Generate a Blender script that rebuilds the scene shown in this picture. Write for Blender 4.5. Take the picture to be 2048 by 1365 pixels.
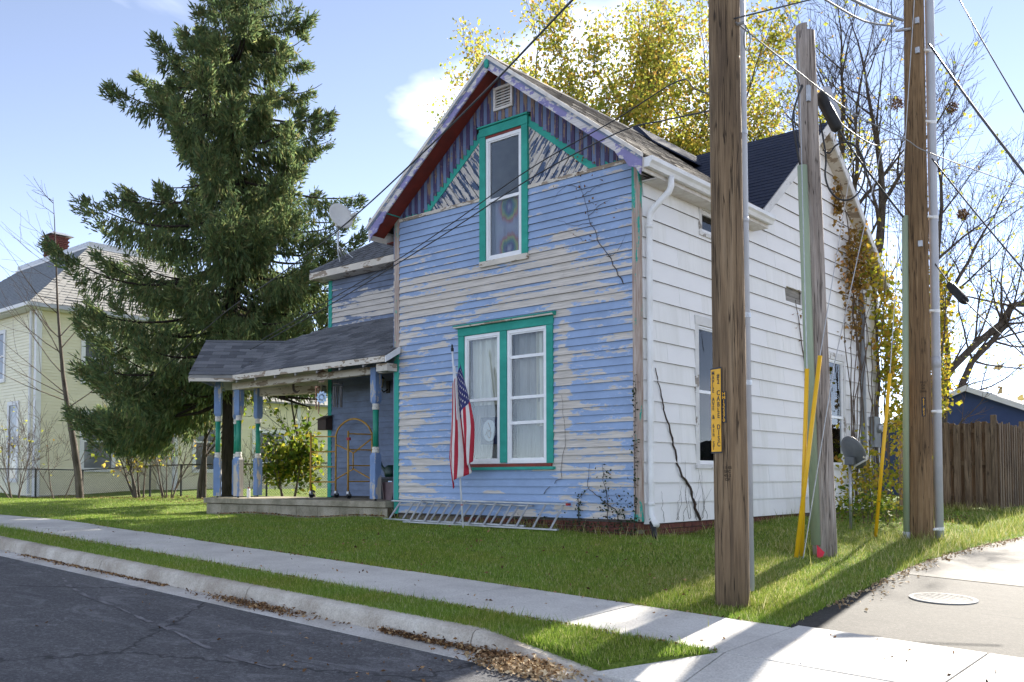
import bpy, bmesh, math, random
import numpy as np
from mathutils import Vector, Matrix
random.seed(7); RNG = np.random.default_rng(11)
for _o in list(bpy.data.objects): bpy.data.objects.remove(_o)
S = bpy.context.scene; COL = S.collection
R = math.radians
# ------------------------------------------------------------------ camera
cd = bpy.data.cameras.new('camera'); cam = bpy.data.objects.new('camera', cd); COL.objects.link(cam)
S.camera = cam
cd.sensor_fit = 'HORIZONTAL'; cd.sensor_width = 36.0; cd.lens = 36.0*1865/2048
cd.shift_y = (887.4-682.5)/2048; cd.clip_end = 3000; cd.clip_start = 0.05
cam.location = (0, 0, 1.55)
cam.rotation_euler = (Matrix.Rotation(R(40.45), 3, 'Z') @ Matrix.Rotation(R(92.178), 3, 'X') @ Matrix.Rotation(R(-0.124), 3, 'Z')).to_euler()
# ------------------------------------------------------------------ world and sun
SUN_AZ, SUN_EL = -8.5, 29.0          # azimuth from +Y towards +X
W = bpy.data.worlds.new('World'); S.world = W; W.use_nodes = True
wt = W.node_tree; wt.nodes.clear()
def nd(nt, t, ins=None, **pr):
    n = nt.nodes.new(t)
    for k, v in pr.items(): setattr(n, k, v)
    for k, v in (ins or {}).items():
        s = n.inputs[k]
        if isinstance(v, bpy.types.NodeSocket): nt.links.new(v, s)
        else: s.default_value = v
    return n
sky = nd(wt, 'ShaderNodeTexSky', sky_type='NISHITA', sun_disc=False, sun_elevation=R(SUN_EL), sun_rotation=R(SUN_AZ), air_density=0.28, dust_density=0.0, ozone_density=1.6)
wtc = nd(wt, 'ShaderNodeTexCoord')
wmap = nd(wt, 'ShaderNodeMapping', {'Vector': wtc.outputs['Generated'], 'Scale': (2.3, 2.3, 5.2), 'Location': (7.7, 2.9, 5.62)})
wn = nd(wt, 'ShaderNodeTexNoise', {'Vector': wmap.outputs[0], 'Scale': 1.0, 'Detail': 6.0, 'Roughness': 0.50, 'Distortion': 0.25})
wr = nd(wt, 'ShaderNodeMapRange', {'Value': wn.outputs[0], 'From Min': 0.50, 'From Max': 0.95, 'To Min': 0.0, 'To Max': 0.5})
def mixrgb(nt, fac, a, b, blend='MIX'):
    n = nt.nodes.new('ShaderNodeMix'); n.data_type = 'RGBA'; n.blend_type = blend
    for idx, v in ((0, fac), (6, a), (7, b)):
        s = n.inputs[idx]
        if isinstance(v, bpy.types.NodeSocket): nt.links.new(v, s)
        elif idx: s.default_value = (*v, 1) if len(v) == 3 else v
        else: s.default_value = v
    return n.outputs[2]
wsky = mixrgb(wt, 1.0, sky.outputs[0], (0.98, 0.72, 0.53), 'MULTIPLY')
wc = mixrgb(wt, wr.outputs[0], wsky, (10.5, 10.2, 10.0))
wb = nd(wt, 'ShaderNodeBackground', {'Color': wc, 'Strength': 0.122})
wo = nd(wt, 'ShaderNodeOutputWorld', {'Surface': wb.outputs[0]})
sl = bpy.data.lights.new('sun', 'SUN'); sun = bpy.data.objects.new('sun', sl); COL.objects.link(sun)
sl.energy = 2.3; sl.angle = R(0.53); sl.color = (1.0, 0.93, 0.82)
_sd = Vector((math.sin(R(SUN_AZ))*math.cos(R(SUN_EL)), math.cos(R(SUN_AZ))*math.cos(R(SUN_EL)), math.sin(R(SUN_EL))))
sun.rotation_euler = (-_sd).to_track_quat('-Z', 'Y').to_euler(); sun.location = (0, 0, 40)
S.view_settings.view_transform = 'Standard'; S.view_settings.look = 'None'
S.view_settings.gamma = 1.0; S.view_settings.use_curve_mapping = False
S.view_settings.exposure = 2.95
# ------------------------------------------------------------------ helpers
class MB:
    def __init__(s): s.v = []; s.f = []; s.m = []
    def add(s, vs, fs, mi=0):
        o = len(s.v); s.v += [tuple(p) for p in vs]; s.f += [tuple(i+o for i in f) for f in fs]; s.m += [mi]*len(fs); return s
    def box(s, x0, x1, y0, y1, z0, z1, mi=0):
        return s.add([(x0,y0,z0),(x1,y0,z0),(x1,y1,z0),(x0,y1,z0),(x0,y0,z1),(x1,y0,z1),(x1,y1,z1),(x0,y1,z1)],
                     [(0,3,2,1),(4,5,6,7),(0,1,5,4),(1,2,6,5),(2,3,7,6),(3,0,4,7)], mi)
    def hexa(s, b, t, mi=0):           # bottom 4 points, top 4 points
        n = len(b)
        return s.add(list(b)+list(t), [tuple(range(n-1,-1,-1)), tuple(range(n,2*n))]+[(i,(i+1)%n,n+(i+1)%n,n+i) for i in range(n)], mi)
    def prism(s, poly, d, mi=0):       # polygon of 3D points extruded by vector d
        d = Vector(d); return s.hexa([Vector(p) for p in poly], [Vector(p)+d for p in poly], mi)
    def tube(s, pts, rad, n=8, mi=0, cap=True):
        pts = [Vector(p) for p in pts]; k = len(pts)
        if not hasattr(rad, '__len__'): rad = [rad]*k
        o = len(s.v); ref = None
        for i, p in enumerate(pts):
            t = (pts[min(i+1,k-1)]-pts[max(i-1,0)])
            if t.length < 1e-9: t = Vector((0,0,1))
            t.normalize()
            if ref is None: ref = Vector((1,0,0)) if abs(t.x) < .9 else Vector((0,1,0))
            a = (ref - t*ref.dot(t))
            if a.length < 1e-6: a = t.orthogonal()
            a.normalize(); b = t.cross(a); ref = a
            for j in range(n):
                an = 2*math.pi*j/n; q = p+(a*math.cos(an)+b*math.sin(an))*rad[i]; s.v.append((q.x,q.y,q.z))
        for i in range(k-1):
            for j in range(n):
                s.f.append((o+i*n+j, o+i*n+(j+1)%n, o+(i+1)*n+(j+1)%n, o+(i+1)*n+j)); s.m.append(mi)
        if cap:
            s.f.append(tuple(o+j for j in range(n-1,-1,-1))); s.f.append(tuple(o+(k-1)*n+j for j in range(n))); s.m += [mi, mi]
        return s
    def lathe(s, prof, c, n=16, mi=0, axis=Vector((0,0,1))):  # prof: (r, h) list
        axis = Vector(axis).normalized(); c = Vector(c)
        return s.tube([c+axis*h for r, h in prof], [r for r, h in prof], n, mi)
    def mesh(s, name, mats, origin=(0,0,0), smooth=False):
        me = bpy.data.meshes.new(name); o = origin
        me.from_pydata([(x-o[0],y-o[1],z-o[2]) for x,y,z in s.v], [], s.f)
        for m in (mats if isinstance(mats, (list,tuple)) else [mats]): me.materials.append(m)
        if max(s.m or [0]) > 0: me.polygons.foreach_set('material_index', s.m)
        if smooth: me.polygons.foreach_set('use_smooth', [True]*len(me.polygons))
        me.update(); return me
    def build(s, name, mats, parent=None, smooth=False, origin=None, bevel=0):
        org = origin if origin is not None else (root_loc(parent) if parent else (0,0,0))
        me = s.mesh(name, mats, org, smooth)
        ob = bpy.data.objects.new(name, me); COL.objects.link(ob)
        if parent: ob.parent = parent
        elif origin is not None: ob.location = origin
        if bevel:
            b = ob.modifiers.new('bevel', 'BEVEL'); b.width = bevel; b.segments = 2; b.limit_method = 'ANGLE'; b.harden_normals = False
        return ob
def root_loc(o):
    while o.parent: o = o.parent
    return tuple(o.location)
def tag(o, label, cat, group=None, kind=None):
    o['label'] = label; o['category'] = cat
    if group: o['group'] = group
    if kind: o['kind'] = kind
    return o
def thing(name, loc, label, cat, group=None):
    o = bpy.data.objects.new(name, None); COL.objects.link(o); o.location = loc; o.empty_display_size = 0.2
    return tag(o, label, cat, group)
def struct(o): o['kind'] = 'structure'; return o
def stuff(o, label=None):
    o['kind'] = 'stuff'
    if label: o['label'] = label
    return o
def piece(name, me, parent, loc, rot=None, scale=None):   # a part that shares mesh data; loc in world coordinates
    o = bpy.data.objects.new(name, me); COL.objects.link(o); o.parent = parent
    rl = root_loc(parent); o.location = (loc[0]-rl[0], loc[1]-rl[1], loc[2]-rl[2])
    if rot is not None: o.rotation_euler = rot
    if scale is not None: o.scale = scale
    return o
def npmesh(name, V, Fc, mats, origin=(0,0,0), smooth=False):   # fast mesh from numpy: V (n,3), Fc (m,k)
    me = bpy.data.meshes.new(name); V = np.asarray(V, np.float32)-np.asarray(origin, np.float32); Fc = np.asarray(Fc, np.int32)
    me.vertices.add(len(V)); me.vertices.foreach_set('co', V.ravel())
    m, k = Fc.shape; me.loops.add(m*k); me.loops.foreach_set('vertex_index', Fc.ravel())
    me.polygons.add(m); me.polygons.foreach_set('loop_start', np.arange(0, m*k, k, dtype=np.int32))
    me.polygons.foreach_set('loop_total', np.full(m, k, np.int32))
    if smooth: me.polygons.foreach_set('use_smooth', np.ones(m, bool))
    for mm in (mats if isinstance(mats, (list,tuple)) else [mats]): me.materials.append(mm)
    me.update(calc_edges=True); me.validate(); return me
def addobj(name, me, parent=None, loc=None):
    o = bpy.data.objects.new(name, me); COL.objects.link(o)
    if parent: o.parent = parent
    if loc is not None: o.location = loc
    return o
# ------------------------------------------------------------------ materials
def newmat(name, rough=0.7, col=(0.5,0.5,0.5), spec=0.3, metal=0.0):
    m = bpy.data.materials.new(name); m.use_nodes = True; nt = m.node_tree; b = nt.nodes['Principled BSDF']
    b.inputs['Roughness'].default_value = rough; b.inputs['Base Color'].default_value = (*col, 1)
    b.inputs['Specular IOR Level'].default_value = spec; b.inputs['Metallic'].default_value = metal
    return m, nt, b
def pos_map(nt, scale, loc=(0,0,0), rot=(0,0,0), obj=False):
    g = nd(nt, 'ShaderNodeTexCoord').outputs['Object'] if obj else nd(nt, 'ShaderNodeNewGeometry').outputs['Position']
    return nd(nt, 'ShaderNodeMapping', {'Vector': g, 'Scale': scale, 'Location': loc, 'Rotation': rot}).outputs[0]
def noise(nt, vec, scale=1.0, detail=5.0, rough=0.6, dist=0.0):
    return nd(nt, 'ShaderNodeTexNoise', {'Vector': vec, 'Scale': scale, 'Detail': detail, 'Roughness': rough, 'Distortion': dist}).outputs[0]
def ramp(nt, fac, stops, interp='LINEAR'):
    n = nd(nt, 'ShaderNodeValToRGB', {'Fac': fac}); n.color_ramp.interpolation = interp; e = n.color_ramp.elements
    while len(e) < len(stops): e.new(0.5)
    for i, (p, c) in enumerate(stops):
        e[i].position = p; e[i].color = (*c, 1) if hasattr(c, '__len__') else (c, c, c, 1)
    return n.outputs[0]
def math_(nt, op, a, b=0.0, c=0.0):
    n = nd(nt, 'ShaderNodeMath', operation=op)
    for i, v in enumerate((a, b, c)):
        if isinstance(v, bpy.types.NodeSocket): nt.links.new(v, n.inputs[i])
        else: n.inputs[i].default_value = v
    return n.outputs[0]
def bump(nt, b, h, strength=0.3, dist=0.01):
    n = nd(nt, 'ShaderNodeBump', {'Height': h, 'Strength': strength, 'Distance': dist}); nt.links.new(n.outputs[0], b.inputs['Normal'])
def simple(name, c1, c2=None, scale=(4,4,4), rough=0.7, spec=0.3, metal=0.0, bmp=0.0, detail=6.0, lo=0.35, hi=0.65, bdist=0.01, obj=False):
    m, nt, b = newmat(name, rough, c1, spec, metal)
    if c2 is not None:
        n = noise(nt, pos_map(nt, scale, obj=obj), 1.0, detail, 0.62)
        nt.links.new(ramp(nt, n, [(lo, c1), (hi, c2)]), b.inputs['Base Color'])
        if bmp: bump(nt, b, n, bmp, bdist)
    return m
def peel(name, paint, wood, amount=0.42, zrow=None, regions=(), stretch=(1.5,1.5,8.0), wood2=None, paint2=None, rough=0.75, vert=False, roty=0.0):
    """old paint flaking off grey wood; regions: (x, z, rx, rz, gain) spots where more has come off"""
    m, nt, b = newmat(name, rough, paint, 0.25)
    g = nd(nt, 'ShaderNodeNewGeometry').outputs['Position']
    sp = nd(nt, 'ShaderNodeSeparateXYZ', {'Vector': g})
    if roty: g = nd(nt, 'ShaderNodeMapping', {'Vector': g, 'Rotation': (0, R(roty), 0)}).outputs[0]
    if zrow:
        q = math_(nt, 'DIVIDE', math_(nt, 'SUBTRACT', sp.outputs[2], zrow[0]), zrow[1])
        row = math_(nt, 'FLOOR', q); fr = math_(nt, 'FRACT', q)
        off = math_(nt, 'MULTIPLY', row, 3.71)
        vec = nd(nt, 'ShaderNodeCombineXYZ', {'X': math_(nt, 'ADD', math_(nt, 'ADD', sp.outputs[0], sp.outputs[1]), off), 'Y': math_(nt, 'MULTIPLY', row, 1.37), 'Z': math_(nt, 'MULTIPLY', fr, 0.34)}).outputs[0]
        vec = nd(nt, 'ShaderNodeMapping', {'Vector': vec, 'Scale': (0.62,1,1)}).outputs[0]
        n1 = noise(nt, vec, 1.55, 11.0, 0.64, 0.25)
        rv = nd(nt, 'ShaderNodeCombineXYZ', {'X': math_(nt, 'MULTIPLY', sp.outputs[0], 0.45), 'Y': math_(nt, 'MULTIPLY', row, 5.37), 'Z': 2.0}).outputs[0]
        n1 = math_(nt, 'ADD', n1, math_(nt, 'MULTIPLY', math_(nt, 'SUBTRACT', noise(nt, rv, 1.0, 1.0, 0.5), 0.5), 0.20))
        n1 = math_(nt, 'ADD', n1, math_(nt, 'MULTIPLY', math_(nt, 'SUBTRACT', 0.55, fr), 0.10))
    else:
        n1 = noise(nt, nd(nt, 'ShaderNodeMapping', {'Vector': g, 'Scale': stretch}).outputs[0], 1.0, 9.0, 0.62, 0.15)
    n2 = noise(nt, nd(nt, 'ShaderNodeMapping', {'Vector': g, 'Scale': (0.7,0.7,1.3), 'Location': (3.1,0,1.7)}).outputs[0], 1.0, 2.0, 0.5)
    n3 = noise(nt, nd(nt, 'ShaderNodeMapping', {'Vector': g, 'Scale': (14,14,30)}).outputs[0], 1.0, 5.0, 0.6)
    v = math_(nt, 'ADD', math_(nt, 'MULTIPLY', n1, 0.76), math_(nt, 'ADD', math_(nt, 'MULTIPLY', n2, 0.10), math_(nt, 'MULTIPLY', n3, 0.15)))
    for (rx, rz, sx, sz, gain) in regions:
        dx = math_(nt, 'DIVIDE', math_(nt, 'SUBTRACT', sp.outputs[0], rx), sx); dz = math_(nt, 'DIVIDE', math_(nt, 'SUBTRACT', sp.outputs[2], rz), sz)
        d2 = math_(nt, 'ADD', math_(nt, 'MULTIPLY', dx, dx), math_(nt, 'MULTIPLY', dz, dz))
        v = math_(nt, 'ADD', v, math_(nt, 'MULTIPLY', math_(nt, 'EXPONENT', math_(nt, 'MULTIPLY', d2, -1.0)), gain))
    t = 1.0-amount
    mask = ramp(nt, v, [(max(t-0.006,0), 0.0), (min(t+0.006,1), 1.0)])
    edge = ramp(nt, v, [(max(t-0.02,0), 0.0), (max(t-0.004,0), 1.0), (min(t+0.004,1), 0.0)])
    gs = (70,70,3) if vert else (3,3,90)
    gr = noise(nt, nd(nt, 'ShaderNodeMapping', {'Vector': g, 'Scale': gs}).outputs[0], 1.0, 4.0, 0.6)
    w2 = wood2 or tuple(c*0.62 for c in wood)
    wc_ = ramp(nt, gr, [(0.3, w2), (0.65, wood)])
    pn = noise(nt, nd(nt, 'ShaderNodeMapping', {'Vector': g, 'Scale': (2.5,2.5,4)}).outputs[0], 1.0, 6.0, 0.65)
    p2 = paint2 or tuple(c*0.78 for c in paint)
    pc = ramp(nt, pn, [(0.3, p2), (0.7, paint)])
    pc = mixrgb(nt, math_(nt, 'MULTIPLY', edge, 0.45), pc, tuple(min(1, c*1.3+0.10) for c in paint))
    nt.links.new(mixrgb(nt, mask, pc, wc_), b.inputs['Base Color'])
    h = math_(nt, 'ADD', math_(nt, 'MULTIPLY', math_(nt, 'SUBTRACT', 1.0, mask), 1.0), math_(nt, 'MULTIPLY', gr, 0.5))
    bump(nt, b, h, 0.55, 0.004)
    return m
def leafmat(name, stops, trans=0.45, rough=0.6, patch=None):
    m, nt, b = newmat(name, rough, (0.1,0.2,0.05), 0.2)
    rnd = nd(nt, 'ShaderNodeNewGeometry').outputs['Random Per Island']
    c = ramp(nt, rnd, stops)
    if patch:
        pn = noise(nt, pos_map(nt, (1.1,1.1,1.1)), 1.0, 5.0, 0.65)
        c = mixrgb(nt, ramp(nt, pn, [(0.44,0.0),(0.68,0.85)]), c, mixrgb(nt, 1.0, c, patch, 'MULTIPLY'))
    nt.links.new(c, b.inputs['Base Color'])
    tr = nd(nt, 'ShaderNodeBsdfTranslucent', {'Color': c})
    mx = nd(nt, 'ShaderNodeMixShader', {'Fac': trans, 1: b.outputs[0], 2: tr.outputs[0]})
    nt.links.new(mx.outputs[0], nt.nodes['Material Output'].inputs['Surface'])
    return m
def glassmat(name, tint=(0.9,0.95,1.0), f0=0.08, rough=0.02, wav=0.0):
    m, nt, b = newmat(name)
    nt.nodes.remove(b)
    tr = nd(nt, 'ShaderNodeBsdfTransparent', {'Color': (*tint, 1)})
    gl = nd(nt, 'ShaderNodeBsdfGlossy', {'Color': (1,1,1,1), 'Roughness': rough})
    if wav:
        n = noise(nt, pos_map(nt, (3,3,3)), 1.0, 2.0, 0.5)
        bp = nd(nt, 'ShaderNodeBump', {'Height': n, 'Strength': wav, 'Distance': 0.02}); nt.links.new(bp.outputs[0], gl.inputs['Normal'])
    fr = nd(nt, 'ShaderNodeFresnel', {'IOR': 1.33})
    fac = nd(nt, 'ShaderNodeMapRange', {'Value': fr.outputs[0], 'From Min': 0.0, 'From Max': 1.0, 'To Min': f0, 'To Max': 1.0})
    mx = nd(nt, 'ShaderNodeMixShader', {'Fac': fac.outputs[0], 1: tr.outputs[0], 2: gl.outputs[0]})
    nt.links.new(mx.outputs[0], nt.nodes['Material Output'].inputs['Surface'])
    return m
BLUE = (0.30, 0.405, 0.60); TEAL = (0.045, 0.36, 0.28); BARE = (0.64, 0.585, 0.52)
XL, XR, XM, YF = -11.17, -6.51, -8.84, 10.205
Z0, ROW = 1.02, 0.1065
YW = YF+1.5; XWL = -14.75           # porch wing front wall, left end
M = {}
M['clap'] = peel('peeling_blue_clapboard_paint', BLUE, BARE, 0.430, (Z0, ROW),
    [(-9.4, 4.45, 2.4, 0.32, 0.14), (-7.76, 3.1, 0.14, 1.2, 0.16), (-7.2, 4.05, 1.0, 0.30, 0.09), (-11.0, 2.7, 0.5, 1.6, 0.075), (-10.9, 1.35, 0.9, 0.35, 0.10), (-7.2, 1.8, 0.6, 0.5, 0.09), (-8.0, 5.1, 0.35, 0.35, 0.03), (-9.8, 5.5, 1.6, 0.5, -0.10), (-7.2, 5.5, 0.9, 0.25, -0.07), (-8.9, 1.45, 1.4, 0.3, -0.07)])
M['clap_wing'] = peel('shade_darkened_blue_wing_paint', (0.20,0.25,0.36), BARE, 0.44, (Z0, ROW),
    [(-13.0, 4.85, 2.2, 0.30, 0.16), (-13.2, 2.5, 3.0, 1.6, -0.20), (-13.0, 5.5, 3.0, 0.25, -0.14)], paint2=(0.13,0.155,0.21))  # same blue as the front wall, with porch shade mixed into the colour
for _k, _a in (('diag_r',-38.7),('diag_l',38.7)): M[_k] = peel('badly_flaked_navy_paint', (0.075,0.11,0.19), (0.62,0.57,0.51), 0.505, None, (), (15,15,3.2), vert=True, roty=_a)
M['pick_blue'] = peel('blue_gable_picket_paint', (0.15,0.20,0.32), (0.30,0.24,0.20), 0.42, None, (), (16,16,2.2), vert=True)
M['pick_purple'] = peel('purple_gable_picket_paint', (0.075,0.058,0.125), (0.27,0.19,0.14), 0.45, None, [(-8.6,7.0,0.5,0.5,0.08)], (16,16,2.2), vert=True)
M['teal'] = peel('teal_trim_paint', TEAL, (0.50,0.44,0.38), 0.33, None, (), (7,7,7), paint2=(0.022,0.24,0.19))
M['teal_worn'] = peel('worn_teal_corner_paint', TEAL, (0.50,0.42,0.36), 0.47, None, [(-11.1,4.6,0.5,1.3,0.12), (-6.5,3.0,0.5,2.0,0.14), (-11.1,2.3,0.5,0.9,-0.3)], (12,12,1.6), wood2=(0.24,0.15,0.11), vert=True)
M['rake'] = peel('peeling_lavender_rake_paint', (0.26,0.24,0.44), (0.66,0.62,0.60), 0.50, None, (), (4,4,7))
M['soffit'] = simple('red_brown_soffit_paint', (0.22,0.035,0.022), (0.15,0.03,0.02), (6,6,6), 0.6)
M['white_trim'] = simple('aged_white_trim', (0.72,0.69,0.64), (0.55,0.50,0.44), (5,5,5), 0.6, bmp=0.1)
M['cream_trim'] = peel('worn_cream_fascia_paint', (0.66,0.60,0.51), (0.34,0.27,0.20), 0.46, None, (), (3,3,10))
M['vinyl'] = simple('white_vinyl_frame', (0.80,0.80,0.80), (0.72,0.72,0.72), (8,8,8), 0.35, 0.4)
M['alum'] = simple('white_gutter_metal', (0.80,0.80,0.79), (0.70,0.69,0.66), (3,3,3), 0.4, 0.4)
M['glass'] = glassmat('window_glass', (0.90,0.93,0.94), 0.0, 0.015, 0.0)
M['screen'] = simple('grey_insect_screen', (0.10,0.10,0.10), (0.14,0.14,0.13), (30,30,30), 0.8)
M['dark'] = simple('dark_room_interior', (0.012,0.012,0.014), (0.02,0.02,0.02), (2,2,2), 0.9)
def concrete(name, c, c2, rough=0.85, sc=1.2):
    m, nt, b = newmat(name, rough, c, 0.25)
    n1 = noise(nt, pos_map(nt, (sc,sc,sc)), 1.0, 8.0, 0.65); n2 = noise(nt, pos_map(nt, (60,60,60)), 1.0, 4.0, 0.7)
    c_ = ramp(nt, n1, [(0.25, tuple(v*0.72 for v in c2)), (0.40, c2), (0.62, c)])
    c_ = mixrgb(nt, 0.30, c_, ramp(nt, n2, [(0.3, (0.15,0.14,0.13)), (0.6, (0.8,0.79,0.77))]), 'OVERLAY')
    nt.links.new(c_, b.inputs['Base Color']); bump(nt, b, n2, 0.25, 0.003)
    return m
M['sidewalk'] = concrete('sidewalk_concrete', (0.56,0.545,0.51), (0.45,0.435,0.41))
M['curb'] = concrete('kerb_concrete', (0.55,0.52,0.46), (0.34,0.30,0.25), sc=1.6)
M['slab'] = concrete('porch_slab_concrete', (0.34,0.30,0.23), (0.19,0.17,0.12), sc=2.0)
M['drive_conc'] = concrete('driveway_concrete', (0.16,0.152,0.138), (0.12,0.113,0.102))
def asphalt(name, c, c2, spk=0.5, dusty=0.55):
    m, nt, b = newmat(name, 0.85, c, 0.3)
    n1 = noise(nt, pos_map(nt, (0.5,1.3,0.5)), 1.0, 8.0, 0.68, 0.8); n2 = noise(nt, pos_map(nt, (150,150,150)), 1.0, 3.0, 0.75)
    c_ = ramp(nt, n1, [(0.3, c), (0.68, c2)])
    vo = nd(nt, 'ShaderNodeTexVoronoi', {'Vector': pos_map(nt, (55,55,55)), 'Scale': 1.0}); peb = nd(nt, 'ShaderNodeSeparateColor', {'Color': vo.outputs['Color']}).outputs[0]
    c_ = mixrgb(nt, 0.5, c_, ramp(nt, peb, [(0.2,(0.25,0.25,0.25)),(0.8,(0.6,0.6,0.6)),(0.97,(0.95,0.95,0.95))]), 'OVERLAY')
    dust = noise(nt, pos_map(nt, (1.1,2.6,1), (4,1,0)), 1.0, 7.0, 0.7, 1.2)
    c_ = mixrgb(nt, ramp(nt, dust, [(0.52,0.0),(0.72,dusty)]), c_, tuple(min(1,v*2.3+0.01) for v in c2))
    ck = nd(nt, 'ShaderNodeTexVoronoi', {'Vector': mixrgb(nt, 0.10, pos_map(nt, (0.33,0.45,0.4)), nd(nt,'ShaderNodeTexNoise',{'Vector': pos_map(nt,(1.5,1.5,1.5)),'Detail':6.0}).outputs[1]), 'Scale': 1.0}, feature='DISTANCE_TO_EDGE').outputs[0]
    c_ = mixrgb(nt, ramp(nt, ck, [(0.0035,0.75),(0.009,0.0)]), c_, tuple(v*0.25 for v in c))
    c_ = mixrgb(nt, spk, c_, ramp(nt, n2, [(0.35, (0.05,0.05,0.05)), (0.55, (0.45,0.45,0.45)), (0.72, (0.95,0.92,0.88))]), 'OVERLAY')
    nt.links.new(c_, b.inputs['Base Color']); bump(nt, b, n2, 0.5, 0.006)
    return m
M['street'] = asphalt('street_asphalt', (0.070,0.071,0.080), (0.125,0.125,0.132))
M['drive_asph'] = asphalt('worn_driveway_asphalt', (0.034,0.032,0.028), (0.055,0.051,0.046), 0.6, 0.25)
M['steel'] = simple('galvanised_steel', (0.45,0.46,0.47), (0.32,0.33,0.34), (12,12,12), 0.4, 0.5, 0.7)
M['alu_lad'] = simple('ladder_aluminium', (0.42,0.43,0.44), (0.32,0.33,0.34), (10,10,10), 0.4, 0.5, 0.6)
M['black'] = simple('black_rubber', (0.012,0.012,0.013), (0.02,0.02,0.02), (10,10,10), 0.5)
M['cable'] = simple('black_cable', (0.012,0.012,0.014), (0.025,0.025,0.027), (10,10,10), 0.45, 0.4)
M['cable_light'] = simple('bare_aluminium_wire', (0.24,0.24,0.24), (0.15,0.15,0.15), (10,10,10), 0.6, 0.3, 0.2)
# ================================================================== the lie of the land
def hx(x):
    x = np.asarray(x, float)
    return np.where(x > -16, -0.039*np.clip(x, -16, 30), 0.624+0.010*np.clip(-16-x, 0, 30))
def pz(x, y): return hx(x)+0.033*np.clip(np.asarray(y, float), -30, 27)
_ctl = [(-16.4,10.1,.87),(-17.2,11.0,.90),(-14,10.0,.885),(-11.3,10.0,.925),(-9,10.1,.868),(-7.9,10.1,.847),(-6.4,10.2,.80),(-6.3,12.2,.85),(-6.3,14.1,.90),(-6.2,18,.93),
        (-5.3,11.6,.64),(-4.63,11.5,.57),(-4.4,14.3,.655),(-4.72,20.3,.905),(-6,28,1.0),(-10,30,1.0),(0,30,.95),(-27.6,13.3,.97),(-23,10,.965),(-31,13,1.0),(-20,13,.97),
        (-30,25,1.0),(-16,20,.98),(-9,15,.9),(-13,13,.9),(-3.4,9,.43),(-3.6,13,.57),(-3.3,15.8,.655),(-3.3,20,.80),(0,10,.33),(2,20,.6),(-8.5,8.6,.66),(-12,8.6,.80),(-19,9,.92),(-26,9,.97),(-5,8.5,.50)]
_ctl += [(x, y, float(pz(x, y))) for x in range(-40, 6, 2) for y in (7.1, 5.5)]
_C = np.array(_ctl); _CR = _C[:,2]-pz(_C[:,0], _C[:,1])
def gz(x, y):
    x = np.atleast_1d(np.asarray(x, float)); y = np.atleast_1d(np.asarray(y, float)); sh = x.shape
    xf, yf = x.ravel(), y.ravel(); out = np.empty(len(xf))
    for i in range(0, len(xf), 20000):
        d2 = (xf[i:i+20000,None]-_C[None,:,0])**2+(yf[i:i+20000,None]-_C[None,:,1])**2+0.08
        w = d2**-1.5; out[i:i+20000] = (w*_CR).sum(1)/w.sum(1)
    out = np.where(yf < 7.1, 0, out)
    return (pz(xf, yf)+out).reshape(sh)
def g1(x, y): return float(gz(x, y)[0])
def drive_x(y): return np.interp(y, [5.4, 7.1, 9, 13, 15.8, 22, 40], [-3.25, -3.2, -3.38, -3.58, -3.3, -3.0, -3.0])
def grid_mesh(name, xs, ys, zf, m, parent=None):
    X, Y = np.meshgrid(xs, ys); Z = zf(X, Y); n, k = X.shape
    V = np.stack([X, Y, Z], -1).reshape(-1, 3); i = np.arange(n*k).reshape(n, k)
    Fc = np.stack([i[:-1,:-1], i[:-1,1:], i[1:,1:], i[1:,:-1]], -1).reshape(-1, 4)
    return addobj(name, npmesh(name, V, Fc, m, smooth=True), parent)
# materials of the ground
def lawnmat():
    m, nt, b = newmat('lawn_soil_and_thatch', 0.9, (0.05,0.09,0.02), 0.1)
    n1 = noise(nt, pos_map(nt, (0.8,0.8,0.8)), 1.0, 6.0, 0.6); n2 = noise(nt, pos_map(nt, (40,40,40)), 1.0, 4.0, 0.7)
    c = ramp(nt, n2, [(0.3, (0.04,0.07,0.012)), (0.55, (0.13,0.19,0.03)), (0.75, (0.27,0.28,0.09))])
    c = mixrgb(nt, ramp(nt, n1, [(0.5, 0.0), (0.75, 0.5)]), c, (0.22,0.21,0.08))
    nt.links.new(c, b.inputs['Base Color']); bump(nt, b, n2, 0.8, 0.03); return m
M['lawn'] = lawnmat()
M['soil'] = simple('bare_soil_with_litter', (0.07,0.05,0.032), (0.13,0.10,0.065), (9,9,9), 0.95, 0.1, bmp=0.8, bdist=0.03)
g_ = grid_mesh('ground', np.concatenate([[-1500,-400,-120,-60],np.linspace(-45,20,40),[60,150,500,1500]]), np.concatenate([[-1500,-300,-80],np.linspace(-30,45,40),[70,150,500,1500]]), lambda x, y: gz(np.clip(x,-60,25), np.clip(y,-30,45))-0.34, M['soil']); struct(g_)
_ys = np.concatenate([np.linspace(7.10, 11, 40), np.linspace(11.2, 24, 50), np.linspace(25, 45, 14)])
_u = np.concatenate([np.linspace(-60,-20,30), np.linspace(-19.7,-3.6,90)])
V = []; 
for y in _ys:
    xs = np.concatenate([_u, [float(drive_x(y))-0.05, float(drive_x(y))]]); z = gz(xs, np.full(len(xs), y)); z[-1] -= 0.03
    V.append(np.stack([xs, np.full(len(xs), y), z], -1))
V = np.array(V); n, k, _ = V.shape; ii = np.arange(n*k).reshape(n, k)
struct(addobj('lawn', npmesh('lawn', V.reshape(-1,3), np.stack([ii[:-1,:-1],ii[:-1,1:],ii[1:,1:],ii[1:,:-1]],-1).reshape(-1,4), M['lawn'], smooth=True)))
_kx = np.concatenate([np.linspace(-60,-16,20), np.linspace(-15.8,-3.9,60)])
V = []
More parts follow.
